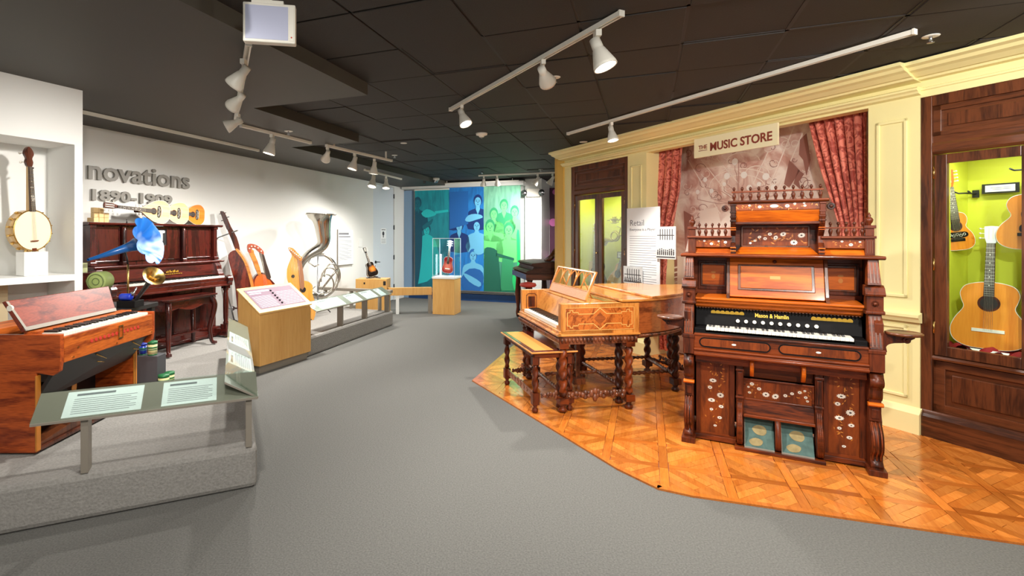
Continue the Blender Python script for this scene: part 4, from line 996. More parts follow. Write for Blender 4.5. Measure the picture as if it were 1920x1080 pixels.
mbs = MB(); mbs.M = T(0, L_-.045, .0); carved(mbs, .09, Wb-.08, .045, 6); build('carved_stretcher', mbs, M_carv, bn)

# ================================================================== UPRIGHT PLAYER PIANO (frame UP: x along the wall away from camera, +y to the wall)
UP = Fr(-2.894, 6.5, 69.1)
up = thing('upright_piano', 'dark mahogany upright player piano against the white wall under the raised lettering', 'piano', UP.w(0, 0), UP.a)
def upart(name, mat, fn, par=None, bevel=.004, **k): return part(name, mat, fn, par or up, bevel, **k)
X0, X1 = -1.54, .0
b0 = PL+.012
upart('case_back', M_mahogv, lambda m: (m.box(X0+.02, .33, b0, X1+.09, .70, 1.66)))
upart('lid', M_mahog, lambda m: m.prism([(.71, 1.66), (.26, 1.66), (.24, 1.668), (.235, 1.69), (.71, 1.69)], X0-.03, X1+.16, 'x'))
for a, b in ((X0, X0+.05), (X1+.04, X1+.09)):
    upart('upper_pilaster', M_mahogv, lambda m: (m.box(a, .27, 1.24, b, .34, 1.66), m.box(a-.008, .255, 1.24, b+.008, .34, 1.275), m.box(a-.006, .26, 1.63, b+.006, .34, 1.66)))
for x in (-1.155, -.40, X1-.0):
    pass
for a, b in ((-1.47, -1.20), (-.36, .02)):
    f = upart('upper_panel', M_mahogv, lambda m: m.box(a, .315, 1.27, b, .33, 1.645))
    upart('panel_bead', M_mahog, lambda m: (m.box(a, .308, 1.27, b, .318, 1.285), m.box(a, .308, 1.63, b, .318, 1.645), m.box(a, .308, 1.27, a+.012, .318, 1.645), m.box(b-.012, .308, 1.27, b, .318, 1.645)), f)
upart('centre_panel', M_mahogv, lambda m: (m.box(-1.12, .315, 1.27, -.86, .33, 1.645), m.box(-.62, .315, 1.27, -.44, .33, 1.645), m.box(-.86, .315, 1.27, -.62, .33, 1.44), m.box(-.86, .315, 1.625, -.62, .33, 1.645)))
upart('spool_box', M_black, lambda m: m.box(-.86, .325, 1.44, -.62, .332, 1.625), bevel=0)
upart('music_roll', M_paper, lambda m: (m.box(-.82, .312, 1.49, -.68, .322, 1.59), m.lathe([(.018, -.83), (.018, -.66)], (0, .318, 1.595), 10, 'x')), bevel=0)
for x in (-1.17, -.41):
    upart('upper_divider', M_mahogv, lambda m: (m.box(x-.02, .28, 1.24, x+.02, .33, 1.65), m.box(x-.028, .265, 1.24, x+.028, .33, 1.27), m.lathe([(.014, 1.27), (.018, 1.30), (.018, 1.6), (.012, 1.64)], (x, .285, 0), 10)))
upart('music_shelf', M_mahog, lambda m: m.prism([(.34, 1.205), (.19, 1.205), (.175, 1.215), (.175, 1.23), (.34, 1.24)], X0-.02, X1+.12, 'x'))
upart('fallboard', M_mahog, lambda m: m.hexa([(X0+.06, .18, 1.055), (X1+.04, .18, 1.055), (X1+.04, .34, 1.055), (X0+.06, .34, 1.055)], [(X0+.06, .21, 1.205), (X1+.04, .21, 1.205), (X1+.04, .34, 1.205), (X0+.06, .34, 1.205)]))
text('maker_name', 'Reaveley', .05, .001, M_gold, up, T(-.72, .19, 1.115) @ Matrix.Rotation(pi/2-.2, 4, 'X'), width=.14) if False else None
upart('gold_lettering', M_gold, lambda m: [m.box(-.74+k*.022, .186+.004*(k % 2), 1.12, -.728+k*.022, .19+.004*(k % 2)-.008, 1.135+.006*(k % 3)) for k in range(8)]+[m.box(-.76+k*.03, .183, 1.10, -.74+k*.03, .177, 1.106) for k in range(8)], bevel=0)
for a, b in ((X0, X0+.06), (X1-.03, X1+.05)):
    upart('key_arm', M_mahogv, lambda m: m.prism(smooth([(-.03, .95), (-.045, .99), (-.03, 1.03), (.02, 1.045), (.08, 1.04), (.12, 1.06), (.15, 1.12), (.18, 1.20), (.33, 1.20), (.33, .93), (.0, .93)], 2), a, b, 'x'), bevel=.002)
upart('key_bed', M_mahog, lambda m: (m.box(X0, -.01, .93, X1+.05, .34, .985), m.box(X0, -.03, .915, X1+.05, .34, .935)))
upart('key_slip', M_mahog, lambda m: m.box(X0+.05, -.012, .985, X1-.02, .012, 1.02))
upart('key_block', M_mahog, lambda m: (m.box(X0+.06, .015, .985, -1.335, .17, 1.045)))
keyboard(up, -1.33, -.035, .015, .165, 1.04, 52, False, 5)
upart('lower_panel', M_mahogv, lambda m: (m.box(X0+.05, .24, .38, X1+.04, .33, .93)))
upart('lower_rail', M_mahog, lambda m: (m.box(X0+.03, .17, .27, X1+.05, .34, .38), m.box(X0+.03, .15, .262, X1+.05, .2, .30)))
for a in (X0+.02, X1-.04):
    lg = upart('front_leg', M_mahogv, lambda m: (m.box(a, -.01, .875, a+.075, .07, .93), m.lathe([(.03, .42), (.034, .44), (.024, .46), (.03, .50), (.033, .7), (.028, .82), (.024, .84), (.034, .86), (.034, .88)], (a+.037, .03, 0), 16), m.box(a-.005, -.02, .36, a+.08, .08, .42)))
    upart('toe_block', M_mahog, lambda m: (m.box(a-.012, -.03, .275, a+.088, .35, .36), m.box(a, -.02, b0+.008, a+.075, .05, .275)), lg)
    upart('caster', M_brass, lambda m: m.disc(a+.03, .02, .262, .012, .02, 'x'), lg, 0)
# stool-bench with cabriole legs
BU = Fr(*[c for c in at(316, 671, PL)[:2]], 77)
bu = thing('upright_piano_bench', 'dark mahogany piano bench on curved cabriole legs before the upright piano', 'bench', BU.w(0, 0), BU.a)
Lb, Wb = .68, .27; ZB = .865
upart('seat', M_mahog, lambda m: (m.box(-.04, -.04, ZB-.02, Lb+.04, Wb+.04, ZB), m.box(-.02, -.02, ZB-.032, Lb+.02, Wb+.02, ZB-.02)), bu)
ap = [(0, ZB-.03), (0, ZB-.14), (.07, ZB-.12), (.14, ZB-.11), (.24, ZB-.135), (.34, ZB-.15), (.44, ZB-.135), (.54, ZB-.11), (.61, ZB-.12), (Lb, ZB-.14), (Lb, ZB-.03)]
upart('apron', M_mahog, lambda m: (m.prism(ap, .0, .02, 'y'), m.prism(ap, Wb-.02, Wb, 'y')), bu)
upart('end_apron', M_mahog, lambda m: (m.box(0, .01, ZB-.13, .02, Wb-.01, ZB-.03), m.box(Lb-.02, .01, ZB-.13, Lb, Wb-.01, ZB-.03)), bu)
for x, y in ((.0, .0), (Lb, 0), (0, Wb), (Lb, Wb)):
    dx = 1 if x > .1 else -1; dy = 1 if y > .1 else -1; d = Vector((dx, dy)).normalized()
    ctl = [(-.012, ZB-.03), (.018, ZB-.08), (.034, ZB-.14), (.02, ZB-.24), (-.01, ZB-.36), (-.02, ZB-.44), (.0, PL+.05), (.03, PL+.03)]
    pth = [(x+d.x*(u-.01), y+d.y*(u-.01), z) for u, z in smooth(ctl, 4, False)]
    upart('leg', M_mahogv, lambda m: (m.tube(pth, lambda t: .030*(1-t*.45)+.006*sin(t*pi), 10), m.box(pth[-1][0]-.022, pth[-1][1]-.022, PL+.012, pth[-1][0]+.022, pth[-1][1]+.022, PL+.04)), bu, 0)
upart('stretcher', M_mahog, lambda m: (m.box(.0, .15, PL+.16, Lb, .18, PL+.185)), bu)
for a in (0, Lb-.03): upart('end_stretcher', M_mahog, lambda m: m.box(a, .01, PL+.155, a+.03, Wb-.01, PL+.18), bu)

# ================================================================== THE LEFT PLAYER REED ORGAN (x towards the aisle, y away from camera)
lo = thing('player_reed_organ', 'open oak player reed organ with tilted lid and holes in its front, nearest the rail', 'organ', (-2.47, 3.0, PL), 0)
lo.location.z = PL+.012
def lp_(name, mat, fn, par=None, bevel=.004, **k): return part(name, mat, fn, par or lo, bevel, **k)
zb = -PL-.012   # local z offset so numbers below are heights above the floor
def Z(z): return z+zb
LE = .95
for y0_, y1_, nm in ((0, .03, 'side_panel'), (LE-.03, LE, 'side_panel')):
    pr = [(-.62, Z(.262)), (.0, Z(.262)), (.0, Z(.735)), (.10, Z(.72)), (.135, Z(.745)), (.143, Z(.80)), (.143, Z(.963)), (-.62, Z(.963))]
    f = lp_(nm, M_oako, lambda m: m.prism(pr, y0_, y1_, 'y'))
    lp_('edge_band', M_brass if False else M_leaf, lambda m: m.box(-.006, y0_-.004, Z(.27), .006, y1_, Z(.72)), f)
lp_('key_slip', M_oakox, lambda m: m.box(.118, .03, Z(.79), .143, LE-.03, Z(.945)))
M_red = plain('red_felt', lin(190, 50, 34), .7)
for k in range(13):
    y = .26+.04*k
    if k == 7: continue
    lp_('valve_hole', M_red, lambda m: (m.disc(.143, y, Z(.875), .0125, .002, 'x', 14), m.disc(.145, y+.003, Z(.872), .008, .001, 'x', 10)), bevel=0)
lt = lp_('latch', M_brass, lambda m: string_yz(m, .144, [(.52, Z(.835)), (.565, Z(.835)), (.565, Z(.925)), (.52, Z(.925))], .008), bevel=0) if 'string_yz' in globals() else None
def ring_x(m, x, y0, y1, z0, z1, w, t=.006):
    m.box(x, y0, z0, x+t, y1, z0+w); m.box(x, y0, z1-w, x+t, y1, z1); m.box(x, y0, z0+w, x+t, y0+w, z1-w); m.box(x, y1-w, z0+w, x+t, y1, z1-w)
lp_('latch', M_brass, lambda m: ring_x(m, .143, .515, .565, Z(.835), Z(.925), .008), bevel=0)
lp_('front_pins', M_brass, lambda m: [m.disc(.143, y, Z(z), .005, .006, 'x', 8) for y, z in ((.1, .81), (.5, .81), (.9, .81), (.14, .86))], bevel=0)
lp_('key_bed', M_oakox, lambda m: m.box(-.14, .03, Z(.90), .12, LE-.03, Z(.94)))
a_, b_ = MB(), MB(); nw = 36; y0, y1 = .06, LE-.05; kw = (y1-y0)/nw
for k in range(nw):
    a_.box(-.015, y0+k*kw+.0008, Z(.935), .118, y0+(k+1)*kw-.0008, Z(.962))
    if k % 7 in BLK and k < nw-1: yy = y0+(k+1)*kw; b_.box(-.015, yy-kw*.29, Z(.962), .065, yy+kw*.29, Z(.974))
build('white_keys', a_, M_ivory, lo, kind='stuff'); build('black_keys', b_, M_ebony, lo, kind='stuff')
lp_('stop_ledge', M_oakox, lambda m: m.box(-.10, .03, Z(.94), -.018, LE-.03, Z(.978)))
lp_('rear_top', M_oakox, lambda m: m.box(-.62, .03, Z(.90), -.40, LE-.03, Z(.963)))
lp_('inner_well', M_black, lambda m: m.box(-.40, .03, Z(.88), -.10, LE-.03, Z(.90)), bevel=0)
lid = lp_('lid', M_oakr, lambda m: m.hexa([(-.088, .0, Z(.976)), (-.066, .0, Z(.984)), (-.066, LE-.14, Z(.984)), (-.088, LE-.14, Z(.976))], [(-.205, .0, Z(1.155)), (-.183, .0, Z(1.163)), (-.183, LE-.05, Z(1.163)), (-.205, LE-.05, Z(1.155))]))
lp_('lid_edge', M_bracket, lambda m: (m.hexa([(-.064, -.0, Z(.984)), (-.060, .0, Z(.986)), (-.060, LE-.14, Z(.986)), (-.064, LE-.14, Z(.984))], [(-.078, .0, Z(1.006)), (-.074, .0, Z(1.008)), (-.074, LE-.13, Z(1.008)), (-.078, LE-.13, Z(1.006))]), m.hexa([(-.064, 0, Z(.99)), (-.06, 0, Z(.99)), (-.06, .018, Z(.99)), (-.064, .018, Z(.99))], [(-.182, 0, Z(1.16)), (-.178, 0, Z(1.16)), (-.178, .018, Z(1.16)), (-.182, .018, Z(1.16))])), lid)
lp_('lid_catch', M_ivory, lambda m: m.disc(-.155, -.004, Z(1.12), .018, .012, 'y', 10), lid, 0)
lp_('bellows_board', M_black, lambda m: m.hexa([(-.06, .03, Z(.55)), (-.03, .03, Z(.55)), (-.03, LE-.03, Z(.60)), (-.06, LE-.03, Z(.60))], [(.09, .03, Z(.785)), (.118, .03, Z(.785)), (.118, LE-.03, Z(.785)), (.09, LE-.03, Z(.785))]))
for y in (.34, .72):
    lp_('bellows_rod', M_brass, lambda m: (m.tube([(.115, y, Z(.77)), (.10, y+.12, Z(.715))], .004, 6), m.tube([(.10, y+.03, Z(.715)), (.085, y+.12, Z(.69))], .0035, 6)), bevel=0)
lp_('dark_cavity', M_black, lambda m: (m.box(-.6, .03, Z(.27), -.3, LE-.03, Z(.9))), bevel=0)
lp_('floor_board', M_rose, lambda m: m.box(-.4, .03, Z(.262), .0, LE-.03, Z(.285)))
lp_('bellows_wedge', M_oak, lambda m: m.hexa([(-.28, .05, Z(.285)), (-.02, .05, Z(.285)), (-.02, .5, Z(.285)), (-.28, .5, Z(.285))], [(-.28, .05, Z(.33)), (-.02, .05, Z(.30)), (-.02, .5, Z(.36)), (-.28, .5, Z(.4))]))
lp_('bellows_pile', M_black, lambda m: (m.hexa([(-.28, .06, Z(.41)), (-.03, .06, Z(.41)), (-.03, .3, Z(.46)), (-.28, .3, Z(.46))], [(-.28, .06, Z(.52)), (-.05, .06, Z(.55)), (-.05, .3, Z(.60)), (-.28, .3, Z(.6))])))
lp_('yellow_strap', M_leaf, lambda m: m.hexa([(-.052, .33, Z(.40)), (-.048, .33, Z(.40)), (-.048, .37, Z(.40)), (-.052, .37, Z(.40))], [(-.047, .35, Z(.62)), (-.043, .35, Z(.62)), (-.043, .39, Z(.62)), (-.047, .39, Z(.62))]), bevel=0)
lp_('front_post', M_leaf, lambda m: m.box(.0, LE-.035, Z(.262), .006, LE-.02, Z(.72)))

# ================================================================== CEILING FIXTURES
def track(label, p, q, z, hang=0):
    P, Q = at(*p, z), at(*q, z)
    a = atan2(Q[1]-P[1], Q[0]-P[0]); L = sqrt((Q[0]-P[0])**2+(Q[1]-P[1])**2)
    t = thing('light_track', label, 'light track', (P[0], P[1], z), a)
    top = (SOF if hang == 1 else CEIL)-z
    mb = MB(); mb.prism([(-.018, 0), (-.018, .03), (.018, .03), (.018, 0), (.008, 0), (.008, .018), (-.008, .018), (-.008, 0)], 0, L, 'x'); build('channel', mb, M_fix, t)
    for x in (0, L): mb = MB(); mb.box(x-.006, -.02, -.003, x+.006, .02, .033); build('end_cap', mb, M_fix, t)
    if top > .035:
        for x in (L*.1, L*.9): mb = MB(); mb.box(x-.01, -.01, .03, x+.01, .01, top); build('mount', mb, M_fix, t)
    return t, P, Q
NH = [0]
def head(label, pos, aim, on=True, power=120, size=1.0, spot=95, color=NEUT, blend=.6):
    """pos = point on the underside of the track, aim = world target"""
    p = Vector(pos); d = (Vector(aim)-(p-Vector((0, 0, .10)))).normalized()
    t = thing('track_spotlight', label, 'spotlight', tuple(p), 0)
    s = size
    mb = MB(); mb.box(-.016*s, -.03*s, -.035*s, .016*s, .03*s, 0); build('adapter', mb, M_fix, t, bevel=.003)
    mb = MB(); mb.tube([(0, 0, -.03*s), (0, 0, -.085*s)], .009*s, 8); build('stem', mb, M_fix, t)
    q = d.to_track_quat('Z', 'Y').to_matrix().to_4x4()
    c = T(0, 0, -.085*s) @ q
    mb = MB(); mb.M = c; mb.lathe([(.001, -.045*s), (.028*s, -.045*s), (.030*s, .0), (.030*s, .015*s), (.034*s, .02*s), (.062*s, .105*s), (.064*s, .125*s), (.058*s, .125*s), (.055*s, .105*s), (.03*s, .05*s), (.001, .05*s)], (0, 0, 0), 20); build('shade', mb, M_fix, t)
    mb = MB(); mb.M = c; mb.lathe([(.001, .088*s), (.052*s, .092*s), (.052*s, .096*s), (.001, .104*s)], (0, 0, 0), 18); build('lens', mb, M_lamp if on else M_lampoff, t)
    if on:
        ld = bpy.data.lights.new('spot', 'SPOT'); ld.energy = power; ld.spot_size = radians(spot); ld.spot_blend = blend; ld.shadow_soft_size = .05; ld.color = color
        lo_ = bpy.data.objects.new('spot', ld); COL.objects.link(lo_); lo_.parent = t
        lo_.location = tuple(Vector((0, 0, -.085*s))+d*.14*s); lo_.rotation_euler = (-d).to_track_quat('Z', 'Y').to_euler()
    return t
zc_ = CEIL-.032; zs_ = SOF-.032
track('long white light track running over the aisle carpet, with three spotlights', (1165, 30), (845, 208), zc_)
head('brightly lit white spotlight nearest the camera on the aisle track', at(1120, 58, zc_), (1.75, 2.75, .2), True, 260, 1.15, 125)
head('unlit white spotlight in the middle of the aisle track', at(1018, 113, zc_), (1.9, 6.0, 1.6), False)
head('lit white spotlight at the far end of the aisle track', at(866, 197, zc_), (.95, 4.1, .3), True, 210, 1, 110)
track('longest white light track parallel to the yellow cornice', (1715, 64), (1065, 253), zc_)
head('small lit white spotlight near the yellow wall cornice', at(1146, 230, zc_), (2.0, 5.4, .9), True, 210, 1, 120)
track('short white light track pointing straight at the camera under the soffit', (466, 86), (441, 232), zs_)
head('topmost white spotlight of the row below the hanging sign box', at(457, 112, zs_), (-3.1, 3.9, .9), True, 230, .95, 110, NEUT, 1)
head('unlit middle white spotlight of the row below the hanging sign box', at(450, 165, zs_), (-3.9, 5.5, 1.3), False, 0, .95)
head('lowest white spotlight of the row below the hanging sign box, shade turned left', at(446, 213, zs_), (-4.4, 4.3, 1.4), False, 0, .95)
track('white light track on the soffit beginning beside the row of spotlights', (452, 238), (582, 270), zs_)
head('bright white spotlight under the soffit in front of the raised lettering', at(510, 252, zs_), (-2.75, 5.6, .0), True, 300, 1.1, 165, NEUT, 1)
track('white light track over the sousaphone, nearer of the two in the distance', (612, 275), (734, 303), zs_)
head('unlit round spotlight at the near end of the track over the sousaphone', at(614, 276, zs_), (-2.6, 8.4, 1.4), False)
head('lit spotlight in the middle of the track over the sousaphone', at(665, 288, zs_), (-2.1, 6.9, .0), True, 190, 1.1, 165, NEUT, 1)
head('lit spotlight at the far end of the track over the sousaphone', at(702, 298, zs_), (-1.5, 7.8, .0), True, 120, 1.1, 165, NEUT, 1)
track('short white light track above the white door', (684, 320), (752, 337), zs_)
head('large glaring spotlight above the white door', at(700, 324, zs_), (-1.85, 8.6, .0), True, 160, 1.3, 165, NEUT, 1)
head('smaller glaring spotlight right of the large one above the door', at(724, 331, zs_), (-1.3, 9.4, .0), True, 110, 1.15, 165, NEUT, 1)
track('distant white light track in front of the hanging banners', (898, 331), (1040, 325), zc_)
head('unlit round spotlight above the blue banner', at(907, 331, zc_), (.6, 12, 1.4), False)
head('second unlit round spotlight, above the green banner', at(932, 330, zc_), (1.2, 12, 1.4), False)
head('lit spotlight above the white pillar', at(1008, 327, zc_), (.7, 11.4, .9), True, 280, 1.1, 150, NEUT, 1)
head('lit spotlight hard beside the ochre wall end', at(1036, 326, zc_), (1.0, 11.2, .8), True, 110, 1.1, 150, NEUT, 1)
# the white track set on the soffit by the wall
track('thin white light track close along the left wall over the lettering', (150, 212), (484, 284), zs_)
# fill spotlights added out of view, behind and above the camera
def back_head(label, pos, aim, pw, sp=120): head(label, pos, aim, True, pw, 1.1, sp, NEUT, .8)
for k, (x, y, ax, ay, az, pw) in enumerate(((-.6, .6, -2.0, 3.2, .3, 120), (1.6, 1.0, 2.3, 3.6, .8, 260), (3.0, 1.9, 3.4, 3.9, 1.6, 120), (.6, -.5, .4, 3.2, 0, 200), (-1.0, 2.2, -1.9, 3.2, .2, 90))):
    z_ = CEIL-.002
    head(['unseen fill spotlight added above and left of the viewpoint', 'unseen fill spotlight added above and right of the viewpoint', 'unseen fill spotlight added over the right-hand parquet', 'unseen fill spotlight added behind the viewpoint', 'unseen fill spotlight added over the near glass rail'][k], (x, y, z_), (ax, ay, az), True, pw, 1.1, 115, NEUT, .8)

t = thing('exit_sign', 'white box sign hanging from the ceiling, blank side towards the camera', 'sign', (0, 0, 0))
p0 = Vector(at(457, 200, .9)); 
Ys = 2.62
def sxz(px, py, Y=Ys): return ((px-CX)/F*Y, H-(py-CY)/F*Y)
x0, z0 = sxz(455, 76); x1, z1 = sxz(545, 72)
t.location = (x0, Ys, z0); t.rotation_euler = (0, 0, radians(10))
mb = MB(); mb.box(0, 0, 0, .262, .05, .205); build('housing', mb, M_fix, t, bevel=.006)
mb = MB(); mb.box(.012, -.002, .014, .226, .001, .19); build('blank_face', mb, plain('bluish_face', lin(176, 180, 204), .5), t, bevel=.002)
mb = MB(); mb.box(.232, -.003, .012, .255, .002, .195); build('side_strip', mb, M_fix, t, bevel=.002)
mb = MB(); mb.disc(.243, -.003, .03, .004, -.002, 'y', 8); build('test_button', mb, M_red, t)
mb = MB(); mb.box(.04, .012, .205, .2, .038, .225); mb.box(.10, .015, .22, .14, .035, CEIL-z0+.02); build('mount', mb, M_fix, t)
def small(name, label, cat, p, z, fn, mat=None):
    q = at(*p, z); t = thing(name, label, cat, (q[0], q[1], z)); mb = MB(); fn(mb); o = build('body', mb, mat or M_fix, t); return t
t = small('smoke_detector', 'white round smoke detector on the dark tiles beyond the aisle track', 'smoke detector', (903, 250), CEIL, lambda m: m.lathe([(.001, -.05), (.03, -.048), (.04, -.03), (.07, -.022), (.075, 0)], (0, 0, 0), 20))
mb = MB(); mb.lathe([(.001, -.062), (.012, -.06), (.014, -.048)], (0, 0, 0), 12); build('sensor', mb, M_steel, t)
def sprinkler(label, p, z=CEIL):
    t = small('sprinkler', label, 'sprinkler', p, z, lambda m: m.lathe([(.022, -.003), (.045, -.003), (.048, 0), (.022, 0)], (0, 0, 0), 18))
    mb = MB(); mb.lathe([(.008, -.03), (.01, -.0)], (0, 0, 0), 10); mb.lathe([(.001, -.045), (.02, -.043), (.02, -.04), (.001, -.04)], (0, 0, 0), 12); mb.box(-.012, -.002, -.042, -.009, .002, -.02); mb.box(.009, -.002, -.042, .012, .002, -.02); build('nozzle', mb, M_steel, t)
sprinkler('white sprinkler rose above the right end of the cornice track', (1745, 68))
sprinkler('white sprinkler rose beside the unlit aisle spotlight', (1040, 145))
sprinkler('white sprinkler rose on the soffit right of the lit lettering spotlight', (541, 246), SOF)
sprinkler('tiny white sprinkler near the camera dome', (740, 291))
sprinkler('tiny white sprinkler in front of the blue banner', (904, 322))
sprinkler('tiny white sprinkler further right in front of the green banner', (1014, 318))
t = small('ceiling_disc', 'flat white disc on the ceiling near the far end of the cornice', 'cover plate', (1094, 266), CEIL, lambda m: m.lathe([(.001, -.006), (.05, -.006), (.055, 0)], (0, 0, 0), 20))
t = small('ceiling_disc', 'small flat white disc on the ceiling over the far soffit edge', 'cover plate', (757, 268), CEIL, lambda m: m.lathe([(.001, -.006), (.045, -.006), (.05, 0)], (0, 0, 0), 20))
t = small('security_camera', 'white dome security camera at the far end of the ceiling', 'camera', (817, 334), CEIL-.0, lambda m: (m.lathe([(.07, -.05), (.085, -.04), (.09, 0)], (0, 0, 0), 18)))
mb = MB(); mb.ball(0, 0, -.05, .062); build('dome', mb, M_steel, t)
for lb, px in (('small black wedge-shaped bracket on the ceiling left of the dome camera', 796),):
    q = at(px, 336, CEIL-.06); t = thing('ceiling_bracket', lb, 'bracket', (q[0], q[1], CEIL-.16)); mb = MB(); mb.prism([(-.06, .16), (.06, .16), (.02, .0), (-.02, 0)], -.04, .04, 'y'); build('body', mb, M_black, t)

# ================================================================== LETTERING ON THE LEFT WALL
M_let = plain('pewter_letters', lin(138, 134, 126), .45)
t = thing('raised_wall_lettering', 'raised grey letters and dates on the white wall above the upright piano', 'lettering', LW.w(0, 0), LW.a)
def letters(s, x0, x1, z, size, skip=0, off=.004, dep=.014):
    n = len(s); xx = 0; adv = []
    tot = textmesh(s, size, .01, 'LEFT', 0)[1]
    k = (x1-x0)/tot
    for i, ch in enumerate(s):
        mx = lambda q: max(v.co.x for v in q.vertices)
        me, wc = textmesh(ch, size, dep, 'LEFT', off)
        pos = (mx(textmesh(s[:i+1], size, .01, 'LEFT', 0)[0])-mx(me)+off)*k
        me.transform(Matrix.Diagonal((k, 1, 1, 1))); me.transform(T(x0+pos, -dep-.002, z) @ Matrix.Rotation(pi/2, 4, 'X'))
        me.materials.clear(); me.materials.append(M_let)
        o = bpy.data.objects.new('letter', me); COL.objects.link(o); o.parent = t
letters('novations', .02, 1.315, 2.175, .30, off=.006)
letters('1890-1909', .035, 1.02, 1.945, .165, off=.006)

# ================================================================== RAILS WITH LABELS
def rail(label, A_, B_, name='label_rail', z0=.558, z1=.672, depth=.19, posts=(.1, .9), side=1, cards=(), base=PL, ends=True, postw=.035):
    """sloping glass-topped label rail from A to B (its low front edge), leaning back to the left of A->B"""
    A_, B_ = Vector(A_), Vector(B_); d = (B_-A_); L = d.length; a = atan2(d.y, d.x)
    t = thing(name, label, 'barrier rail', (A_.x, A_.y, 0), a)
    def s(x, u, dz=0): return (x, u*depth, z0+(z1-z0)*u+dz)
    def slab(m, xa, xb, ua, ub, d0, d1, sk0=0, sk1=0):
        m.hexa([s(xa+sk0*ua, ua, d0), s(xb+sk1*ua, ua, d0), s(xb+sk1*ub, ub, d0), s(xa+sk0*ub, ub, d0)], [s(xa+sk0*ua, ua, d1), s(xb+sk1*ua, ua, d1), s(xb+sk1*ub, ub, d1), s(xa+sk0*ub, ub, d1)])
    mb = MB(); slab(mb, 0, L, 0, 1, -.012, 0); build('tray', mb, M_bracket, t)
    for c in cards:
        mb = MB(); slab(mb, c[0], c[1], .08, .92, .0, .0015); cd = build('text_or_reflection_card', mb, M_paper, t)
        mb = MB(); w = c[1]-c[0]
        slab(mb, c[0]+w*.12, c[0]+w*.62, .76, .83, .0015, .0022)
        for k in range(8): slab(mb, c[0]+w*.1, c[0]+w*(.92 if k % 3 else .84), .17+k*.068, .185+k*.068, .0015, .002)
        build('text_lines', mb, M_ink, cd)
    mb = MB(); slab(mb, 0, L, 0, 1, .003, .008); build('glass_top', mb, M_glass, t)
    for p in posts:
        mb = MB(); mb.box(L*p-postw/2, .015, base, L*p+postw/2, .10, z0+.01); mb.prism([(.015, z0-.03), (.015, z0-.008), (.16, z1-.03), (.15, z1-.05)], L*p-postw/2, L*p+postw/2, 'x'); build('post', mb, M_bracket, t, bevel=.002)
    return t
RA, RB = Vector((-2.226, 2.66)), Vector((-1.205, 3.12))
rail('near glass-topped label rail with two printed cards in front of the oak player organ', RA, RB, posts=(.21, .955), cards=((.13, .50), (.60, .89)), z0=.556, z1=.668)
E1 = Vector((-2.27, 5.52))
rail('glass label rail turning back from the near corner towards the maple kiosk', RB+Vector((.0, .01)), E1+Vector((.03, 0)), posts=(.5, .93), cards=((.55, 1.0), (1.3, 1.8)), z0=.556, z1=.668)  # pale cards added here stand in for bright reflections in the glass
rail('low label rail along the aisle beyond the maple kiosk with four white cards', (-1.80, 6.68), (-1.06, 8.72), posts=(.30, .62, .97), z0=.55, z1=.66, cards=((.15, .75), (.9, 1.22), (1.35, 1.72), (1.82, 2.0)))
ee = Vector(plat[7])
t = thing('barrier_beam', 'plain taupe barrier beam closing the far end of the platform', 'barrier', (-1.06, 8.77, 0), atan2(ee.y-8.77, ee.x+1.06))
Le = (ee-Vector((-1.06, 8.77))).length-.05
mb = MB(); mb.box(0, -.03, .56, Le, .06, .61); build('beam', mb, M_bracket, t, bevel=.004)
for x in (.22, .8, 1.36): mb = MB(); mb.box(x, -.02, PL, x+.035, .05, .56); build('post', mb, M_bracket, t)

# kiosk
KI = Fr(kA.x, kA.y, degrees(atan2((kB-kA).y, (kB-kA).x)))
t = thing('listening_kiosk', 'maple veneer kiosk with sloping purple text panel and six black buttons', 'kiosk', KI.w(0, 0), KI.a)
LK = (kB-kA).length; DK_ = .335
mb = MB(); mb.prism([(0, .09), (DK_, .09), (DK_, .905), (0, .665)], 0, LK, 'x'); build('cabinet', mb, M_birch, t, bevel=.004)
mb = MB(); mb.box(.03, .035, 0.001, LK-.03, DK_-.0, .09); build('toe_kick', mb, M_bracket, t)
sl = (.905-.665)/DK_
mb = MB(); mb.hexa([(-.012, -.012, .668), (LK+.012, -.012, .668), (LK+.012, DK_+.012, .668+sl*(DK_+.02)), (-.012, DK_+.012, .668+sl*(DK_+.02))], [(-.012, -.012, .69), (LK+.012, -.012, .69), (LK+.012, DK_+.012, .69+sl*(DK_+.02)), (-.012, DK_+.012, .69+sl*(DK_+.02))]); build('sloping_top', mb, wood('maple_light', lin(232, 188, 122), lin(222, 174, 106), 'X', 3, .1, .4, .1, .5), t, bevel=.003)
def kz(y): return .692+sl*(y+.01)
def kslab(m, x0, x1, y0, y1, d0, d1): m.hexa([(x0, y0, kz(y0)+d0), (x1, y0, kz(y0)+d0), (x1, y1, kz(y1)+d0), (x0, y1, kz(y1)+d0)], [(x0, y0, kz(y0)+d1), (x1, y0, kz(y0)+d1), (x1, y1, kz(y1)+d1), (x0, y1, kz(y1)+d1)])
mb = MB(); kslab(mb, .05, LK-.05, .03, DK_-.03, -.002, .002); pp = build('text_panel', mb, plain('mauve_print', lin(100, 72, 90), .55), t)
mb = MB()
kslab(mb, .08, .40, DK_-.075, DK_-.055, .002, .0028); kslab(mb, .08, .25, DK_-.10, DK_-.088, .002, .0028)
for k in range(9): kslab(mb, .08, .36, .05+.018*k, .054+.018*k, .002, .0027); kslab(mb, .46, .76, .05+.022*k, .054+.022*k, .002, .0027)
build('text_lines', mb, plain('pale_print', lin(200, 186, 200), .5), pp)
for k in range(6):
    mb = MB(); x = .415; y = .07+.037*k; mb.lathe([(.012, kz(y)), (.012, kz(y)+.012), (.008, kz(y)+.016), (.001, kz(y)+.017)], (x, y, 0), 12); build('button', mb, M_black, t)

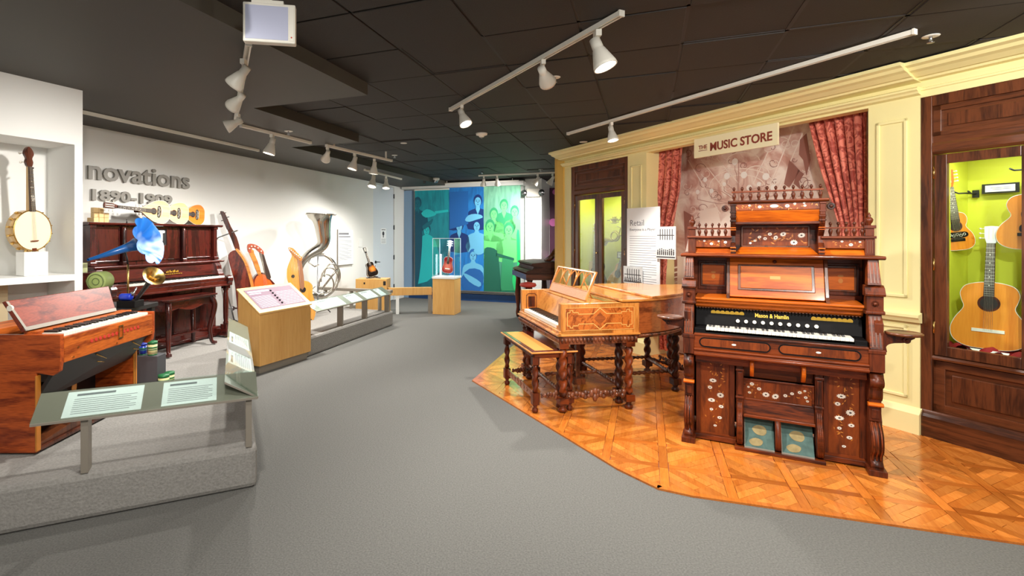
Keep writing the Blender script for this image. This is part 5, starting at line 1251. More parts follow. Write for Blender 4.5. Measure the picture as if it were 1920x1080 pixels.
# bar, plinth with acrylic case
PN = Fr(-.411, 10.017, degrees(atan2(9.883-10.017, .021+.411)))
t = thing('case_plinth', 'maple plinth carrying the acrylic case in front of the banners', 'plinth', PN.w(0, 0), PN.a)
pw = .452; 
mb = MB(); mb.box(0, 0, 0.0, pw, pw-.01, .70); build('body', mb, M_birch, t, bevel=.004)
mb = MB(); mb.box(-.01, -.01, .70, pw+.01, pw, .74); build('lit_deck', mb, M_whiteg, t, bevel=.003)
t = thing('acrylic_case', 'clear acrylic display case on the maple plinth', 'display case', PN.w(0, 0), PN.a)
cz0, cz1 = .742, 1.495
for nm, bx in (('acrylic_wall', (0, 0, pw, .008)), ('acrylic_wall', (0, pw-.018, pw, pw-.01)), ('acrylic_wall', (0, .008, .008, pw-.018)), ('acrylic_wall', (pw-.008, .008, pw, pw-.018))):
    mb = MB(); mb.box(bx[0], bx[1], cz0, bx[2], bx[3], cz1); build(nm, mb, M_acry, t)
mb = MB(); mb.box(0, 0, cz1, pw, pw-.01, cz1+.008); build('acrylic_lid', mb, M_acry, t)
mb = MB()
for x in (0, pw-.006):
    for y in (0, pw-.016): mb.box(x, y, cz0, x+.006, y+.006, cz1)
for y in (0, pw-.016): mb.box(0, y, cz1-.004, pw, y+.006, cz1+.006)
for x in (0, pw-.006): mb.box(x, 0, cz1-.004, x+.006, pw-.01, cz1+.006)
build('polished_edges', mb, plain('edge_white', lin(225, 240, 248), .3), t)

# ================================================================== STRING INSTRUMENTS (local: face towards -y, neck up +z, foot of the body at z=0)
M_fret = plain('fretboard', lin(62, 48, 42), .4); M_str_ = plain('strings', lin(220, 215, 200), .3, metal=.6)
M_hole = plain('sound_hole', lin(34, 22, 16), .6)
def guitar(label, cat, M, name='guitar', bl=.48, lo=.19, up=.14, wa=.115, dep=.10, nl=.46, top=None, back=None, hs='slot', headmat=None, neckmat=None, pick=False, hole_z=.63, hole_r=.047, bridge=M_ivory, group=None, hl=.17, outline=None, nstr=6, pear=False):
    top = top or M_spr; back = back or M_rose; neckmat = neckmat or M_wal
    t = thing(name, label, cat, M=M, group=group)
    if outline: half = outline
    elif pear: half = [(.0, 0), (lo*.55, .02*bl), (lo*.93, .16*bl), (lo, .33*bl), (lo*.86, .55*bl), (lo*.5, .78*bl), (lo*.2, .93*bl), (.025, bl), (0, bl)]
    else: half = [(.0, 0), (lo*.55, .012*bl), (lo*.9, .10*bl), (lo, .26*bl), (lo*.88, .43*bl), (wa, .60*bl), (up*.95, .72*bl), (up, .83*bl), (up*.82, .94*bl), (up*.4, .99*bl), (0, bl)]
    poly = half+[(-x, z) for x, z in half[::-1][1:-1]]
    poly = smooth(poly, 4)
    if pear:
        mb = MB(); n = 10
        for k in range(n):
            pass
        # bowl back: stacked outlines
        rings = []
        c = (0, bl*.36)
        for k in range(8):
            f = cos(pi/2*k/7.2); rings.append([(c[0]+(p[0]-c[0])*f, dep*sin(pi/2*k/7.2), c[1]+(p[1]-c[1])*(f*.75+.25 if k < 7 else .3)) for p in poly])
        V = [q for r in rings for q in r]; m_ = len(poly)
        Fs = [(a*m_+i, a*m_+(i+1) % m_, (a+1)*m_+(i+1) % m_, (a+1)*m_+i) for a in range(7) for i in range(m_)]+[tuple(7*m_+i for i in range(m_)), tuple(range(m_-1, -1, -1))]
        mb._add(V, Fs, True); build('bowl', mb, back, t)
    else:
        mb = MB(); mb.prism(poly, 0.003, dep, 'y', True); build('body', mb, back, t)
    mb = MB(); mb.prism([(p[0]*.985, bl/2+(p[1]-bl/2)*.99) for p in poly], -.001, .004, 'y'); build('soundboard', mb, top, t)
    mb = MB(); mb.tube([(p[0]*.995, .001, bl/2+(p[1]-bl/2)*.995) for p in poly], .0028, 5, True); build('binding', mb, M_daisy, t)
    if hole_r:
        mb = MB(); mb.disc(0, -.001, bl*hole_z, hole_r*1.28, -.0006, 'y', 26); r_ = build('rosette', mb, M_rose, t)
        mb = MB(); mb.disc(0, -.0012, bl*hole_z, hole_r, -.001, 'y', 26); build('sound_hole', mb, M_hole, t)
    bz = bl*(.27 if not pear else .30)
    mb = MB(); mb.box(-lo*.42, -.008, bz-.012, lo*.42, -.001, bz+.012) if not pear else mb.box(-.05, -.008, bz-.003, .05, -.001, bz+.003); build('bridge', mb, bridge, t, bevel=.002)
    mb = MB(); w0, w1 = .027 if nstr > 4 else .022, .022 if nstr > 4 else .015
    mb.hexa([(-w0, 0, bl-.06), (w0, 0, bl-.06), (w0*.8, .035, bl-.02), (-w0*.8, .035, bl-.02)], [(-w1, 0, bl+nl), (w1, 0, bl+nl), (w1, .02, bl+nl), (-w1, .02, bl+nl)]); build('neck', mb, neckmat, t, bevel=.003)
    fz = bl*hole_z+hole_r*1.0
    mb = MB(); mb.hexa([(-w0-.002, -.007, fz), (w0+.002, -.007, fz), (w0, 0, fz), (-w0, 0, fz)], [(-w1, -.007, bl+nl), (w1, -.007, bl+nl), (w1, 0, bl+nl), (-w1, 0, bl+nl)]); fb = build('fretboard', mb, M_fret, t)
    mb = MB()
    for k in range(1, 17):
        z = bl+nl-(bl+nl-bz)*(1-2**(-k/12)); 
        if z > fz: mb.box(-w0*.95, -.0082, z-.001, w0*.95, -.007, z+.001)
    build('frets', mb, M_str_, fb, kind='stuff')
    mb = MB()
    for k in (3, 5, 7, 9, 12): 
        z = bl+nl-(bl+nl-bz)*(1-2**(-(k-.5)/12))
        if z > fz: mb.disc(0, -.007, z, .004, -.0012, 'y', 8)
    build('position_dots', mb, M_daisy, fb)
    hm = headmat or neckmat; h0 = bl+nl
    mb = MB(); hp = [(-w1-.002, h0), (w1+.002, h0), (w1+.014, h0+hl*.35), (w1+.016, h0+hl*.97), (0, h0+hl), (-w1-.016, h0+hl*.97), (-w1-.014, h0+hl*.35)]
    mb.prism(hp, .002, .018, 'y'); hd = build('headstock', mb, hm, t, bevel=.002)
    mb = MB()
    for k in range(3 if nstr <= 6 else 4):
        z = h0+hl*(.3+.55*k/(2 if nstr <= 6 else 3))
        for s_ in (-1, 1): mb.tube([(s_*(w1+.01), .01, z), (s_*(w1+.035), .01, z)], .003, 6); mb.ball(s_*(w1+.038), .01, z, .007, seg=6)
    if hs == 'slot':
        for s_ in (-1, 1): mb.box(s_*.011-.004, -.0, h0+hl*.25, s_*.011+.004, .003, h0+hl*.9)
    build('tuning_pegs', mb, M_ivory, hd)
    mb = MB()
    for k in range(nstr):
        f = -1+2*k/(nstr-1); mb.tube([(f*w0*.85, -.010, bz), (f*w1*.8, -.010, h0)], .0007, 4)
    build('strings', mb, M_str_, t)
    if pick:
        mb = MB(); pk = smooth([(-.06, bl*hole_z-hole_r*1.6), (.0, bl*hole_z-hole_r*1.45), (.06, bl*hole_z-hole_r*1.6), (.065, bl*hole_z-hole_r*2.6), (.02, bl*hole_z-hole_r*3.0), (-.02, bl*hole_z-hole_r*3.0), (-.065, bl*hole_z-hole_r*2.6)], 3)
        mb.prism(pk, -.001, -.0022, 'y'); pp = build('pickguard', mb, M_ebony, t)
        mb = MB()
        for k in range(5):
            x = -.044+.022*k; z = bl*hole_z-hole_r*(2.1+.25*(k % 2)); mb.tube([(x+.009*cos(u), -.0026, z+.009*sin(u)) for u in [pi/4*i for i in range(8)]], .0018, 5, True)
        build('scrollwork', mb, M_daisy, pp)
    return t
def pose(fr_or_xy, z, yaw, lean=0, roll=0, s=1.0):
    """yaw: direction; lean back (about local x), roll in the face plane"""
    return T(fr_or_xy[0], fr_or_xy[1], z) @ Matrix.Rotation(yaw, 4, 'Z') @ Matrix.Rotation(-lean, 4, 'X') @ Matrix.Rotation(roll, 4, 'Y') @ Matrix.Scale(s, 4)
YR = RW.a+pi      # face into the room (local -y = room), from the yellow wall
def cabpt(px, py, y): s, z = RW.pix(px, py, y); return RW.w(s, y, z)
# near cabinet
p = cabpt(1851, 650, -.17); guitar('large amber flat-top guitar with ivory bridge standing over the red velvet', 'guitar', pose(p, .72, YR+radians(8), radians(7)), bl=.49, lo=.205, up=.155, wa=.135, nl=.29, dep=.1, top=M_spro, headmat=M_paper, back=M_rose, hole_z=.68, hl=.13, group=None)  # white headstock: overexposed glare is put into its colour
p = cabpt(1799, 469, -.33); guitar('small orange guitar with carved pickguard hanging at the far side of the right cabinet', 'guitar', pose(p, p[2], YR+radians(46), 0, radians(-7)), bl=.30, lo=.105, up=.075, wa=.062, nl=.20, dep=.07, top=M_spro, pick=True, hole_r=.032, hl=.14, nstr=8, headmat=M_wall, back=M_wall, bridge=M_ebony)
p = cabpt(1938, 468, -.30); guitar('orange guitar with black pickguard hanging half out of view in the right cabinet', 'guitar', pose(p, p[2], YR+radians(12), 0), bl=.40, lo=.185, up=.13, wa=.11, nl=.30, dep=.09, top=M_spro, pick=True, hl=.16, headmat=M_ebony, bridge=M_ebony)
def hook(label, px, py, y, z=None):
    s, zz = RW.pix(px, py, y); t = thing('wall_hook', label, 'hook', RW.w(s, -.555), RW.a)
    d = y+.555
    mb = MB(); mb.box(-.02, .022, zz-.03, .02, .03, zz+.03); mb.tube([(0, .03, zz), (0, d-.03, zz)], .006); mb.tube([(-.04, d+.03, zz+.01), (-.035, d-.02, zz), (0, d-.03, zz), (.035, d-.02, zz), (.04, d+.03, zz+.01)], .006); build('yoke', mb, M_black, t)
hook('black yoke hook holding the small orange guitar', 1806, 362, -.33); hook('black yoke hook holding the half-seen orange guitar', 1912, 318, -.30)
def tag_card(label, px0, px1, py, y, h=.06):
    a, z = RW.pix(px0, py, y); b = RW.pix(px1, py, y)[0]
    t = thing('label_card', label, 'label', RW.w(b, y), RW.a)
    mb = MB(); mb.box(0, 0, z-h/2, a-b, .01, z+h/2); build('frame', mb, M_black, t)
    mb = MB(); mb.box(.02, .01, z-h/2+.012, a-b-.02, .0125, z+h/2-.012); build('card', mb, M_paper, t)
    mb = MB(); mb.box(.04, .0125, z+.004, a-b-.05, .013, z+.008); mb.box(.04, .0125, z-.008, (a-b)*.7, .013, z-.004); build('print', mb, M_ink, t)
tag_card('black-framed label card on the chartreuse back of the right cabinet', 1842, 1912, 355, -.52, .075)
tag_card('small black-framed label card at the far end of the right cabinet', 1774, 1782, 385, -.5, .12)
s, z = RW.pix(1848, 660, -.10); t = thing('label_card', 'blank-looking white card lying on the red velvet before the large guitar', 'label', RW.w(s, -.10), RW.a)
mb = MB(); mb.hexa([(-.11, -.04, .71), (.11, -.04, .71), (.11, .035, .672), (-.11, .035, .672)], [(-.11, -.04, .716), (.11, -.04, .716), (.11, .035, .678), (-.11, .035, .678)]); build('card', mb, M_paper, t)
# far cabinet
p = cabpt(1112, 540, -.3); guitar('guitar with dark fretboard seen through the left glass door of the far cabinet', 'guitar', pose(p, .72, YR+radians(10), radians(4)), bl=.44, lo=.18, up=.13, wa=.11, nl=.42, top=M_sprp)
p = cabpt(1150, 530, -.3); guitar('pointed-shouldered tan guitar leaning behind the right glass door of the far cabinet', 'guitar', pose(p, .72, YR+radians(5), radians(4), radians(14)), bl=.44, lo=.17, up=.08, wa=.11, nl=.28, top=M_spr, hl=.14)
t = thing('brass_horn', 'coiled green-gold brass horn hanging behind the right glass door of the far cabinet', 'horn', RW.w(RW.pix(1152, 440, -.35)[0], -.35, RW.pix(1152, 440, -.35)[1]), RW.a)
M_hg = plain('aged_brass', lin(170, 158, 50), .3, metal=.8)
mb = MB(); mb.tube([(.24-.42*u+.0*u, .0, -.12+.10*u+.02*sin(u*9)) for u in [i/14 for i in range(15)]], lambda t: .05*(1-t)**3+.012, 10); build('bell', mb, M_hg, t)
mb = MB()
for k, r in enumerate((.075, .06)): mb.tube([(-.02+r*1.2*cos(a), .02*k, -.02+r*sin(a)) for a in [pi/8*i for i in range(16)]], .010, 8, True)
mb.tube([(-.1, 0, .0), (-.13, 0, .1), (-.06, 0, .12)], .009); build('coils', mb, M_hg, t)
t = thing('trumpet', 'small brass cornet hanging above the coiled horn in the far cabinet', 'horn', RW.w(RW.pix(1152, 413, -.35)[0], -.35, RW.pix(1152, 413, -.35)[1]), RW.a)
mb = MB(); mb.tube([(.15, 0, 0), (.0, 0, 0), (-.1, 0, .0), (-.13, 0, .01), (-.15, 0, .02)], lambda t: .008+.03*max(0, t-.7)**1.2*3, 10); mb.tube([(.08, .01, .02), (-.08, .01, .02), (-.1, .01, -.03), (.06, .01, -.04), (.08, .01, .02)], .007, 8); build('tubing', mb, M_hg, t)
mb = MB(); 
for k in range(3): mb.lathe([(.010, -.05), (.010, .05), (.006, .06), (.001, .062)], (.03-.03*k, 0, 0), 10)
build('valves', mb, M_hg, t)
tag_card('black-framed label card low behind the right door of the far cabinet', 1158, 1172, 478, -.5, .1)

# sunburst mandolin in the acrylic case
def burst(name, cin, cout, c, r0, r1):
    m, nt, b = _new(name); N = nt.nodes; Lk = nt.links
    tc = N.new('ShaderNodeTexCoord'); vd = N.new('ShaderNodeVectorMath'); vd.operation = 'DISTANCE'; vd.inputs[1].default_value = c
    Lk.new(tc.outputs['Object'], vd.inputs[0]); mr = N.new('ShaderNodeMapRange'); mr.inputs[1].default_value = r0; mr.inputs[2].default_value = r1
    Lk.new(vd.outputs['Value'], mr.inputs[0]); mx = N.new('ShaderNodeMix'); mx.data_type = 'RGBA'; mx.inputs[6].default_value = cin; mx.inputs[7].default_value = cout
    Lk.new(mr.outputs[0], mx.inputs[0]); Lk.new(mx.outputs[2], b.inputs['Base Color']); b.inputs['Roughness'].default_value = .25; b.inputs['Coat Weight'].default_value = .5; return m
M_sun = burst('sunburst', lin(236, 120, 96), lin(150, 30, 30), (0, 0, .14), .03, .12)
pc = PN.w(pw*.5, pw*.5)
guitar('sunburst mandolin with white fittings standing upright in the lit acrylic case', 'mandolin', pose(pc, .80, PN.a, 0, radians(6)), name='mandolin', bl=.33, lo=.115, up=.09, wa=.085, dep=.05, nl=.18, top=M_sun, back=M_sun, neckmat=M_daisy, hl=.15, nstr=4, hole_r=.022, headmat=M_daisy, pear=False)
t = thing('mandolin_stand', 'clear acrylic stand holding the sunburst mandolin', 'stand', (pc[0], pc[1], .742), PN.a)
mb = MB(); mb.box(-.06, -.05, 0, .06, .08, .01); mb.box(-.02, .06, .01, .02, .07, .3); mb.tube([(-.03, .05, .05), (-.03, -.04, .05), (-.03, -.04, .07)], .005); mb.tube([(.03, .05, .05), (.03, -.04, .05), (.03, -.04, .07)], .005); build('frame', mb, M_acry, t)
ld = bpy.data.lights.new('case_light', 'AREA'); ld.energy = 9; ld.size = .36; ld.color = (.8, .95, 1)
lo_ = bpy.data.objects.new('case_light', ld); COL.objects.link(lo_); lo_.location = (PN.w(pw/2, pw/2)[0], PN.w(pw/2, pw/2)[1], 1.488)
t = thing('case_light_bar', 'glowing white upright light bar at the left inside the acrylic case', 'light', PN.w(.03, .36), PN.a)
mb = MB(); mb.box(0, 0, .745, .03, .02, 1.17); build('tube', mb, plain('light_bar', (.85, .97, 1, 1), .4, emit=3), t)

# mandolin on the maple box near the door
b1 = at(668, 583, 0)
BX = Fr(-1.92, 9.95, -4)
t = thing('display_box', 'maple veneer box by the door with a small black-framed mandolin on it', 'box', BX.w(0, 0), BX.a)
mb = MB(); mb.box(0, 0, .0, .62, .38, .70); build('body', mb, M_birch, t, bevel=.004)
mb = MB(); mb.box(.16, -.004, .60, .19, .001, .635); build('jack_plate', mb, M_black, t)
mb = MB(); mb.box(.55, -.004, .58, .60, .001, .66); build('notice_plate', mb, M_black, t)
M_sb2 = burst('burst_top', lin(240, 140, 50), lin(24, 16, 14), (.02, 0, .15), .02, .085)
guitar('small black and orange sunburst mandolin on a stand on the maple box', 'mandolin', pose(BX.w(.33, .15), .745, BX.a+radians(35), radians(14), radians(-14)), name='mandolin', bl=.30, lo=.12, up=.08, wa=.085, dep=.05, nl=.19, top=M_sb2, back=M_ebony, neckmat=M_ebony, hl=.12, nstr=4, hole_r=.0, hole_z=.7, headmat=M_ebony, bridge=M_ebony)
t = thing('mandolin_stand', 'black wire stand under the small sunburst mandolin', 'stand', BX.w(.33, .17, .702), BX.a)
mb = MB(); mb.tube([(-.14, -.06, .01), (.0, .05, .02), (.14, -.06, .01)], .008); mb.tube([(0, .05, .02), (0, .10, .25)], .008); mb.tube([(-.07, -.10, .04), (-.07, .04, .03), (.07, .04, .03), (.07, -.10, .04)], .007); build('wire', mb, M_black, t)
t = thing('wall_plate', 'small white square plate on the wall above the black-headed mandolin', 'plate', LW.w(LW.pix(676, 455, -.01)[0], 0), LW.a)
mb = MB(); a, z = LW.pix(676, 455, -.01); mb.box(-.07, -.012, z-.09, .07, 0, z+.09); build('plate', mb, M_whiteg, t)
# maple bar to the plinth
pa, pb = Vector(BX.w(.62, .1)[:2]), Vector(PN.w(-.06, .12)[:2])
t = thing('barrier_bar', 'long low maple bar running from the maple box to the case plinth', 'barrier', (pa.x, pa.y, 0), atan2((pb-pa).y, (pb-pa).x))
Lb_ = (pb-pa).length
mb = MB(); mb.box(.01, -.04, .37, Lb_, .07, .52); build('beam', mb, M_birch, t, bevel=.004)
mb = MB(); mb.box(Lb_-.07, -.03, 0, Lb_, .06, .37); build('post', mb, M_bracket, t)
mb = MB(); mb.box(.16, -.03, 0, .22, .06, .37); build('post', mb, M_whiteg, t)

# ================================================================== HANGING BANNERS on the back wall
BN_Y = -.22
def bq(px, py, y=BN_Y): return BW.pix(px, py, y)
class CMB(MB):
    def __init__(s, t): MB.__init__(s); s.R = t['ext']
    def prism(s, poly, a, b, ax='y', smooth=False):
        x0, x1, z0, z1 = s.R
        q = [tuple(p) for p in poly]
        for h in ((1, 0, -x0), (-1, 0, x1), (0, 1, -z0), (0, -1, z1)):
            q = clip(q, *h)
            if len(q) < 3: return s
        return MB.prism(s, q, a, b, ax, smooth)
def banner(name, label, px0, px1, zt, zb_, c_top, c_bot, dark, y=BN_Y, group='tinted photo banners on the back wall'):
    a, b = bq(px0, 450, y)[0], bq(px1, 450, y)[0]
    t = thing(name, label, 'banner', BW.w(0, y), BW.a, group)
    t['ext'] = [a+.002, b-.002, zb_+.002, zt-.002]
    m, nt, bs = _new('banner_print'); N = nt.nodes; Lk = nt.links
    tc = N.new('ShaderNodeTexCoord'); sp = N.new('ShaderNodeSeparateXYZ'); Lk.new(tc.outputs['Object'], sp.inputs[0])
    mr = N.new('ShaderNodeMapRange'); mr.inputs[1].default_value = zb_; mr.inputs[2].default_value = zt; Lk.new(sp.outputs[2], mr.inputs[0])
    cr = N.new('ShaderNodeMix'); cr.data_type = 'RGBA'; cr.inputs[6].default_value = c_bot; cr.inputs[7].default_value = c_top; Lk.new(mr.outputs[0], cr.inputs[0])
    nz = N.new('ShaderNodeTexNoise'); nz.inputs['Scale'].default_value = 2.5; nz.inputs['Detail'].default_value = 6; nz.inputs['Distortion'].default_value = 1
    mp = N.new('ShaderNodeMapping'); mp.inputs['Scale'].default_value = (3, 1, .6); Lk.new(tc.outputs['Object'], mp.inputs[0]); Lk.new(mp.outputs[0], nz.inputs['Vector'])
    mx = N.new('ShaderNodeMix'); mx.data_type = 'RGBA'; mx.inputs[7].default_value = dark
    m2 = N.new('ShaderNodeMapRange'); m2.inputs[1].default_value = .45; m2.inputs[2].default_value = .75; m2.inputs[4].default_value = .6; Lk.new(nz.outputs[0], m2.inputs[0]); Lk.new(m2.outputs[0], mx.inputs[0]); Lk.new(cr.outputs[2], mx.inputs[6])
    Lk.new(mx.outputs[2], bs.inputs['Base Color']); bs.inputs['Roughness'].default_value = .55
    mb = MB(); mb.box(a, 0, zb_, b, .012, zt); build('cloth', mb, m, t)
    mb = MB(); mb.box(a-.005, -.008, zb_-.025, b+.005, .02, zb_); build('bottom_rod', mb, M_fix if False else M_steel, t)
    mb = MB(); mb.box(a-.01, -.008, zt, b+.01, .03, zt+.03); build('top_rail', mb, M_fix, t)
    return t
def person(t, px, py, r, dk, lt, md, torso=None, coat=True, y=-.0005, hair=True, lean=0):
    """printed sitter: head centre and head radius in photo pixels"""
    cx_, cz = bq(px, py); R = r/F*12.4
    A, B, C_ = CMB(t), CMB(t), CMB(t)
    q = lambda u, v: (cx_+u*R, cz+v*R)
    tor = torso or [(-.35, -.9), (.35, -.9), (.6, -1.4), (1.9, -1.9), (2.3, -3.2), (2.1, -5.5), (-2.1, -5.5), (-2.3, -3.2), (-1.9, -1.9), (-.6, -1.4)]
    (A if coat else B).prism(smooth([q(*p) for p in tor], 2), y, y-.001, 'y')
    B.prism([q(-.35, -.7), q(.35, -.7), q(.45, -1.5), q(0, -2.6), q(-.45, -1.5)], y-.001, y-.0018, 'y')
    A.prism(smooth([q(u*1.08, v*1.08+.22) for u, v in [(cos(a)*.85, sin(a)*1.15) for a in [pi/6*k for k in range(12)]]], 1), y-.0018, y-.0024, 'y') if hair else None
    B.prism([q(u*.68, v-.08) for u, v in [(cos(a), sin(a)*.98) for a in [pi/8*k for k in range(16)]]], y-.0024, y-.003, 'y')
    for s_ in (-1, 1):
        C_.prism([q(s_*.3+.14*cos(a), .08+.08*sin(a)) for a in [pi/3*k for k in range(6)]], y-.003, y-.0034, 'y')
        C_.prism([q(s_*.3-.17, .27), q(s_*.3+.17, .27), q(s_*.3+.17, .34), q(s_*.3-.17, .34)], y-.003, y-.0034, 'y')
    C_.prism([q(-.2, -.62), q(.2, -.62), q(.2, -.54), q(-.2, -.54)], y-.003, y-.0034, 'y')
    C_.prism([q(-.08, -.28), q(.1, -.28), q(.05, .05), q(0, .05)], y-.003, y-.0033, 'y')
    build('sitter_dark', A, dk, t); build('sitter_light', B, lt, t); build('sitter_features', C_, md, t)
teal_d, teal_l, teal_m = plain('teal_dark', lin(4, 84, 108), .55), plain('teal_light', lin(30, 200, 204), .55), plain('teal_mid', lin(6, 110, 128), .55)
blue_d, blue_l, blue_m = plain('blue_dark', lin(16, 52, 120), .55), plain('blue_light', lin(110, 196, 238), .55), plain('blue_mid', lin(30, 104, 182), .55)
gr_d, gr_l, gr_m = plain('green_dark', lin(24, 104, 84), .55), plain('green_light', lin(112, 222, 130), .55), plain('green_mid', lin(50, 156, 104), .55)
sh = lambda *a: lin(*a)
t1 = banner('photo_banner', 'teal photo banner of fiddlers at the left of the back wall', 778, 842, 2.66, .28, lin(24, 164, 178), lin(10, 112, 130), lin(4, 70, 92))
person(t1, 800, 432, 9, teal_d, teal_l, teal_m, torso=[(-.4, -.9), (.5, -.9), (1.6, -1.6), (2.4, -3.5), (3.0, -8.5), (-2.9, -11.5), (-2.6, -6), (-2.0, -2.2)], coat=False)
person(t1, 783, 382, 9, teal_d, teal_m, teal_d)
def blob(t, name, mat, pts, y=-.004, sm=2):
    mb = CMB(t); mb.prism(smooth([bq(*p) for p in pts], sm), y, y-.0012, 'y'); return build(name, mb, mat, t)
blob(t1, 'violin_print', teal_l, [(790, 400), (800, 392), (812, 396), (818, 402), (810, 406), (798, 408)]); blob(t1, 'violin_neck', teal_l, [(815, 396), (840, 393), (841, 397), (817, 401)], sm=1)
blob(t1, 'arm_print', teal_m, [(792, 424), (806, 414), (812, 410), (809, 420), (796, 430)])
blob(t1, 'dark_coat', teal_d, [(778, 400), (788, 412), (792, 440), (790, 480), (786, 520), (778, 545)])
t2 = banner('photo_banner', 'blue photo banner of musicians in suits at the middle of the back wall', 842, 907, 2.72, .25, lin(34, 128, 206), lin(24, 138, 226), lin(20, 62, 132))
blob(t2, 'doorway_print', blue_m, [(843, 360), (878, 358), (878, 420), (843, 430)], sm=1)
person(t2, 896, 378, 9, blue_d, blue_l, blue_d); person(t2, 851, 385, 8, blue_d, blue_m, blue_d)
person(t2, 861, 424, 8.5, blue_d, blue_l, blue_d); person(t2, 894, 424, 8.5, blue_d, blue_l, blue_d, coat=False)
blob(t2, 'mandolin_print', blue_l, [(872, 413), (878, 404), (890, 401), (902, 403), (905, 408), (893, 412), (880, 416)], -.006)
blob(t2, 'banjo_print', blue_l, [(888, 470), (898, 460), (906, 462), (907, 474), (896, 478)], -.006)
person(t2, 887, 480, 9, blue_m, blue_l, blue_d, coat=False); blob(t2, 'sleeves', blue_m, [(866, 520), (880, 504), (900, 506), (907, 520), (900, 545), (870, 545)], -.006)
blob(t2, 'shirt_fold', blue_l, [(868, 512), (884, 518), (902, 530), (898, 538), (880, 528)], -.008)
t3 = banner('photo_banner', 'green photo banner of women with guitars at the right of the back wall', 907, 976, 2.70, .25, lin(138, 204, 172), lin(28, 140, 110), lin(30, 110, 90))
person(t3, 926, 402, 8.5, gr_m, gr_l, gr_m, coat=False); person(t3, 945, 386, 8.5, gr_m, gr_l, gr_m); person(t3, 965, 398, 8.5, gr_m, gr_l, gr_m, coat=False)
person(t3, 919, 426, 10, gr_m, gr_l, gr_d, coat=False); person(t3, 954, 432, 10, gr_m, gr_l, gr_d, coat=False)
blob(t3, 'skirt_print', gr_d, [(908, 480), (935, 482), (940, 545), (908, 545)], -.0055, 1)
blob(t3, 'skirt_print', gr_m, [(942, 484), (962, 484), (966, 545), (938, 545)], -.0055, 1)
blob(t3, 'guitar_print', gr_d, [(909, 466), (920, 464), (932, 470), (930, 484), (918, 490), (909, 484)], -.0075); blob(t3, 'neck_print', gr_d, [(930, 474), (964, 484), (964, 488), (930, 480)], -.0075, 1)
blob(t3, 'harp_guitar_print', plain('green_bright', lin(40, 214, 120), .55), [(961, 530), (962, 514), (970, 506), (969, 440), (973, 432), (975, 470), (975, 548), (966, 546)], -.0075)
t = thing('banner_rod', 'thin white rod across the top of the three banners', 'rod', BW.w(0, -.35), BW.a)
mb = MB(); mb.tube([(.12, 0, 2.80), (2.95, 0, 2.80)], .014); build('rod', mb, M_fix, t)
for x in (.3, 1.2, 2.1, 2.8): mb = MB(); mb.tube([(x, 0, 2.80), (x, 0, CEIL)], .006); build('hanger', mb, M_fix, t)
a, z = BW.pix(1001, 362, -.12)
t = thing('emergency_light', 'white emergency light with two round heads on the white pillar', 'light', BW.w(a, -.125, z), BW.a)
mb = MB(); mb.box(-.15, -.08, -.09, .15, 0, .10); build('housing', mb, M_fix, t, bevel=.01)
for s_ in (-1, 1): mb = MB(); mb.lathe([(.03, 0), (.065, -.03), (.07, -.07), (.001, -.08)][::-1], (s_*.2, -.05, 0), 16, 'y'); build('lamp_head', mb, M_steel, t)
a0, a1 = BW.pix(1031, 450, .88)[0], BW.pix(1120, 450, .88)[0]
t = thing('photo_banner', 'purple and pink photo banner glimpsed between the pillar and the ochre wall end', 'banner', BW.w(0, .86), BW.a)
mb = MB(); mb.box(a0, 0, .2, a1, .02, 2.72); build('cloth', mb, plain('plum', lin(92, 44, 74), .6, var=.4, bscale=3), t)
mb = MB()
for px, py, r in ((1037, 417, 7), (1036, 480, 4), (1041, 360, 5), (1041, 475, 5)):
    aa, zz = BW.pix(px, py, .858); mb.disc(aa, -.0, zz, r/F*13.2, -.002, 'y', 12)
build('faces_print', mb, plain('pink_print', lin(226, 120, 190), .6), t, kind='stuff')

# ================================================================== NICHE: banjo, block, lamp arm
def nq(px, py, y): return NW.pix(px, py, y)
# banjo facing out, turned a little
by = .13
bc = nq(62, 432, by); s_ = .152
bx, bz = bc
ban = thing('banjo', 'pale-skinned five-string banjo standing on a white block in the wall niche', 'banjo', M=T(*NW.w(bx, by, bz)) @ Matrix.Rotation(NW.a+radians(20), 4, 'Z') @ Matrix.Rotation(radians(-3), 4, 'Y') @ Matrix.Scale(1.15, 4))
R_ = .134
mb = MB(); mb.lathe([(R_, 0), (R_+.003, .004), (R_+.003, .062), (R_-.01, .065)], (0, .0, 0), 40, 'y') if False else None
mb = MB()
ring = lambda r, y: [(r*cos(2*pi*k/40), y, r*sin(2*pi*k/40)) for k in range(40)]
V = ring(R_, .0)+ring(R_+.004, .004)+ring(R_+.004, .062)+ring(R_-.008, .064)+ring(R_-.008, .002)
mb._add(V, [(a*40+k, a*40+(k+1) % 40, ((a+1) % 5)*40+(k+1) % 40, ((a+1) % 5)*40+k) for a in range(5) for k in range(40)], True)
M_tan2 = wood('pale_rim', lin(214, 180, 124), lin(190, 150, 96), 'Z', 5)
build('rim', mb, M_tan2, ban)
mb = MB(); mb.tube(ring(R_+.003, -.001), .0045, 6, True); build('tension_hoop', mb, M_brass, ban)
mb = MB(); mb.disc(0, .004, 0, R_-.001, -.006, 'y', 40); build('skin_head', mb, plain('banjo_skin', lin(238, 228, 198), .6, var=.05, bscale=3), ban)
br0 = None; bm_ = MB(); bm_.tube([(0, -.004, 0), (0, .05, 0)], .0035, 6); bm_.box(-.007, .022, -.006, .007, .04, .006)
for k in range(16):
    a = 2*pi*(k+.5)/16
    if abs(a-pi/2) < .25: continue
    if br0 is None: br0 = build('tension_bracket', bm_, M_brass, ban); o = br0
    else: o = dup(br0, 'tension_bracket', ban, (0, 0, 0))
    o.location = ((R_+.011)*cos(a), 0, (R_+.011)*sin(a)); o.rotation_euler = (0, -a, 0)
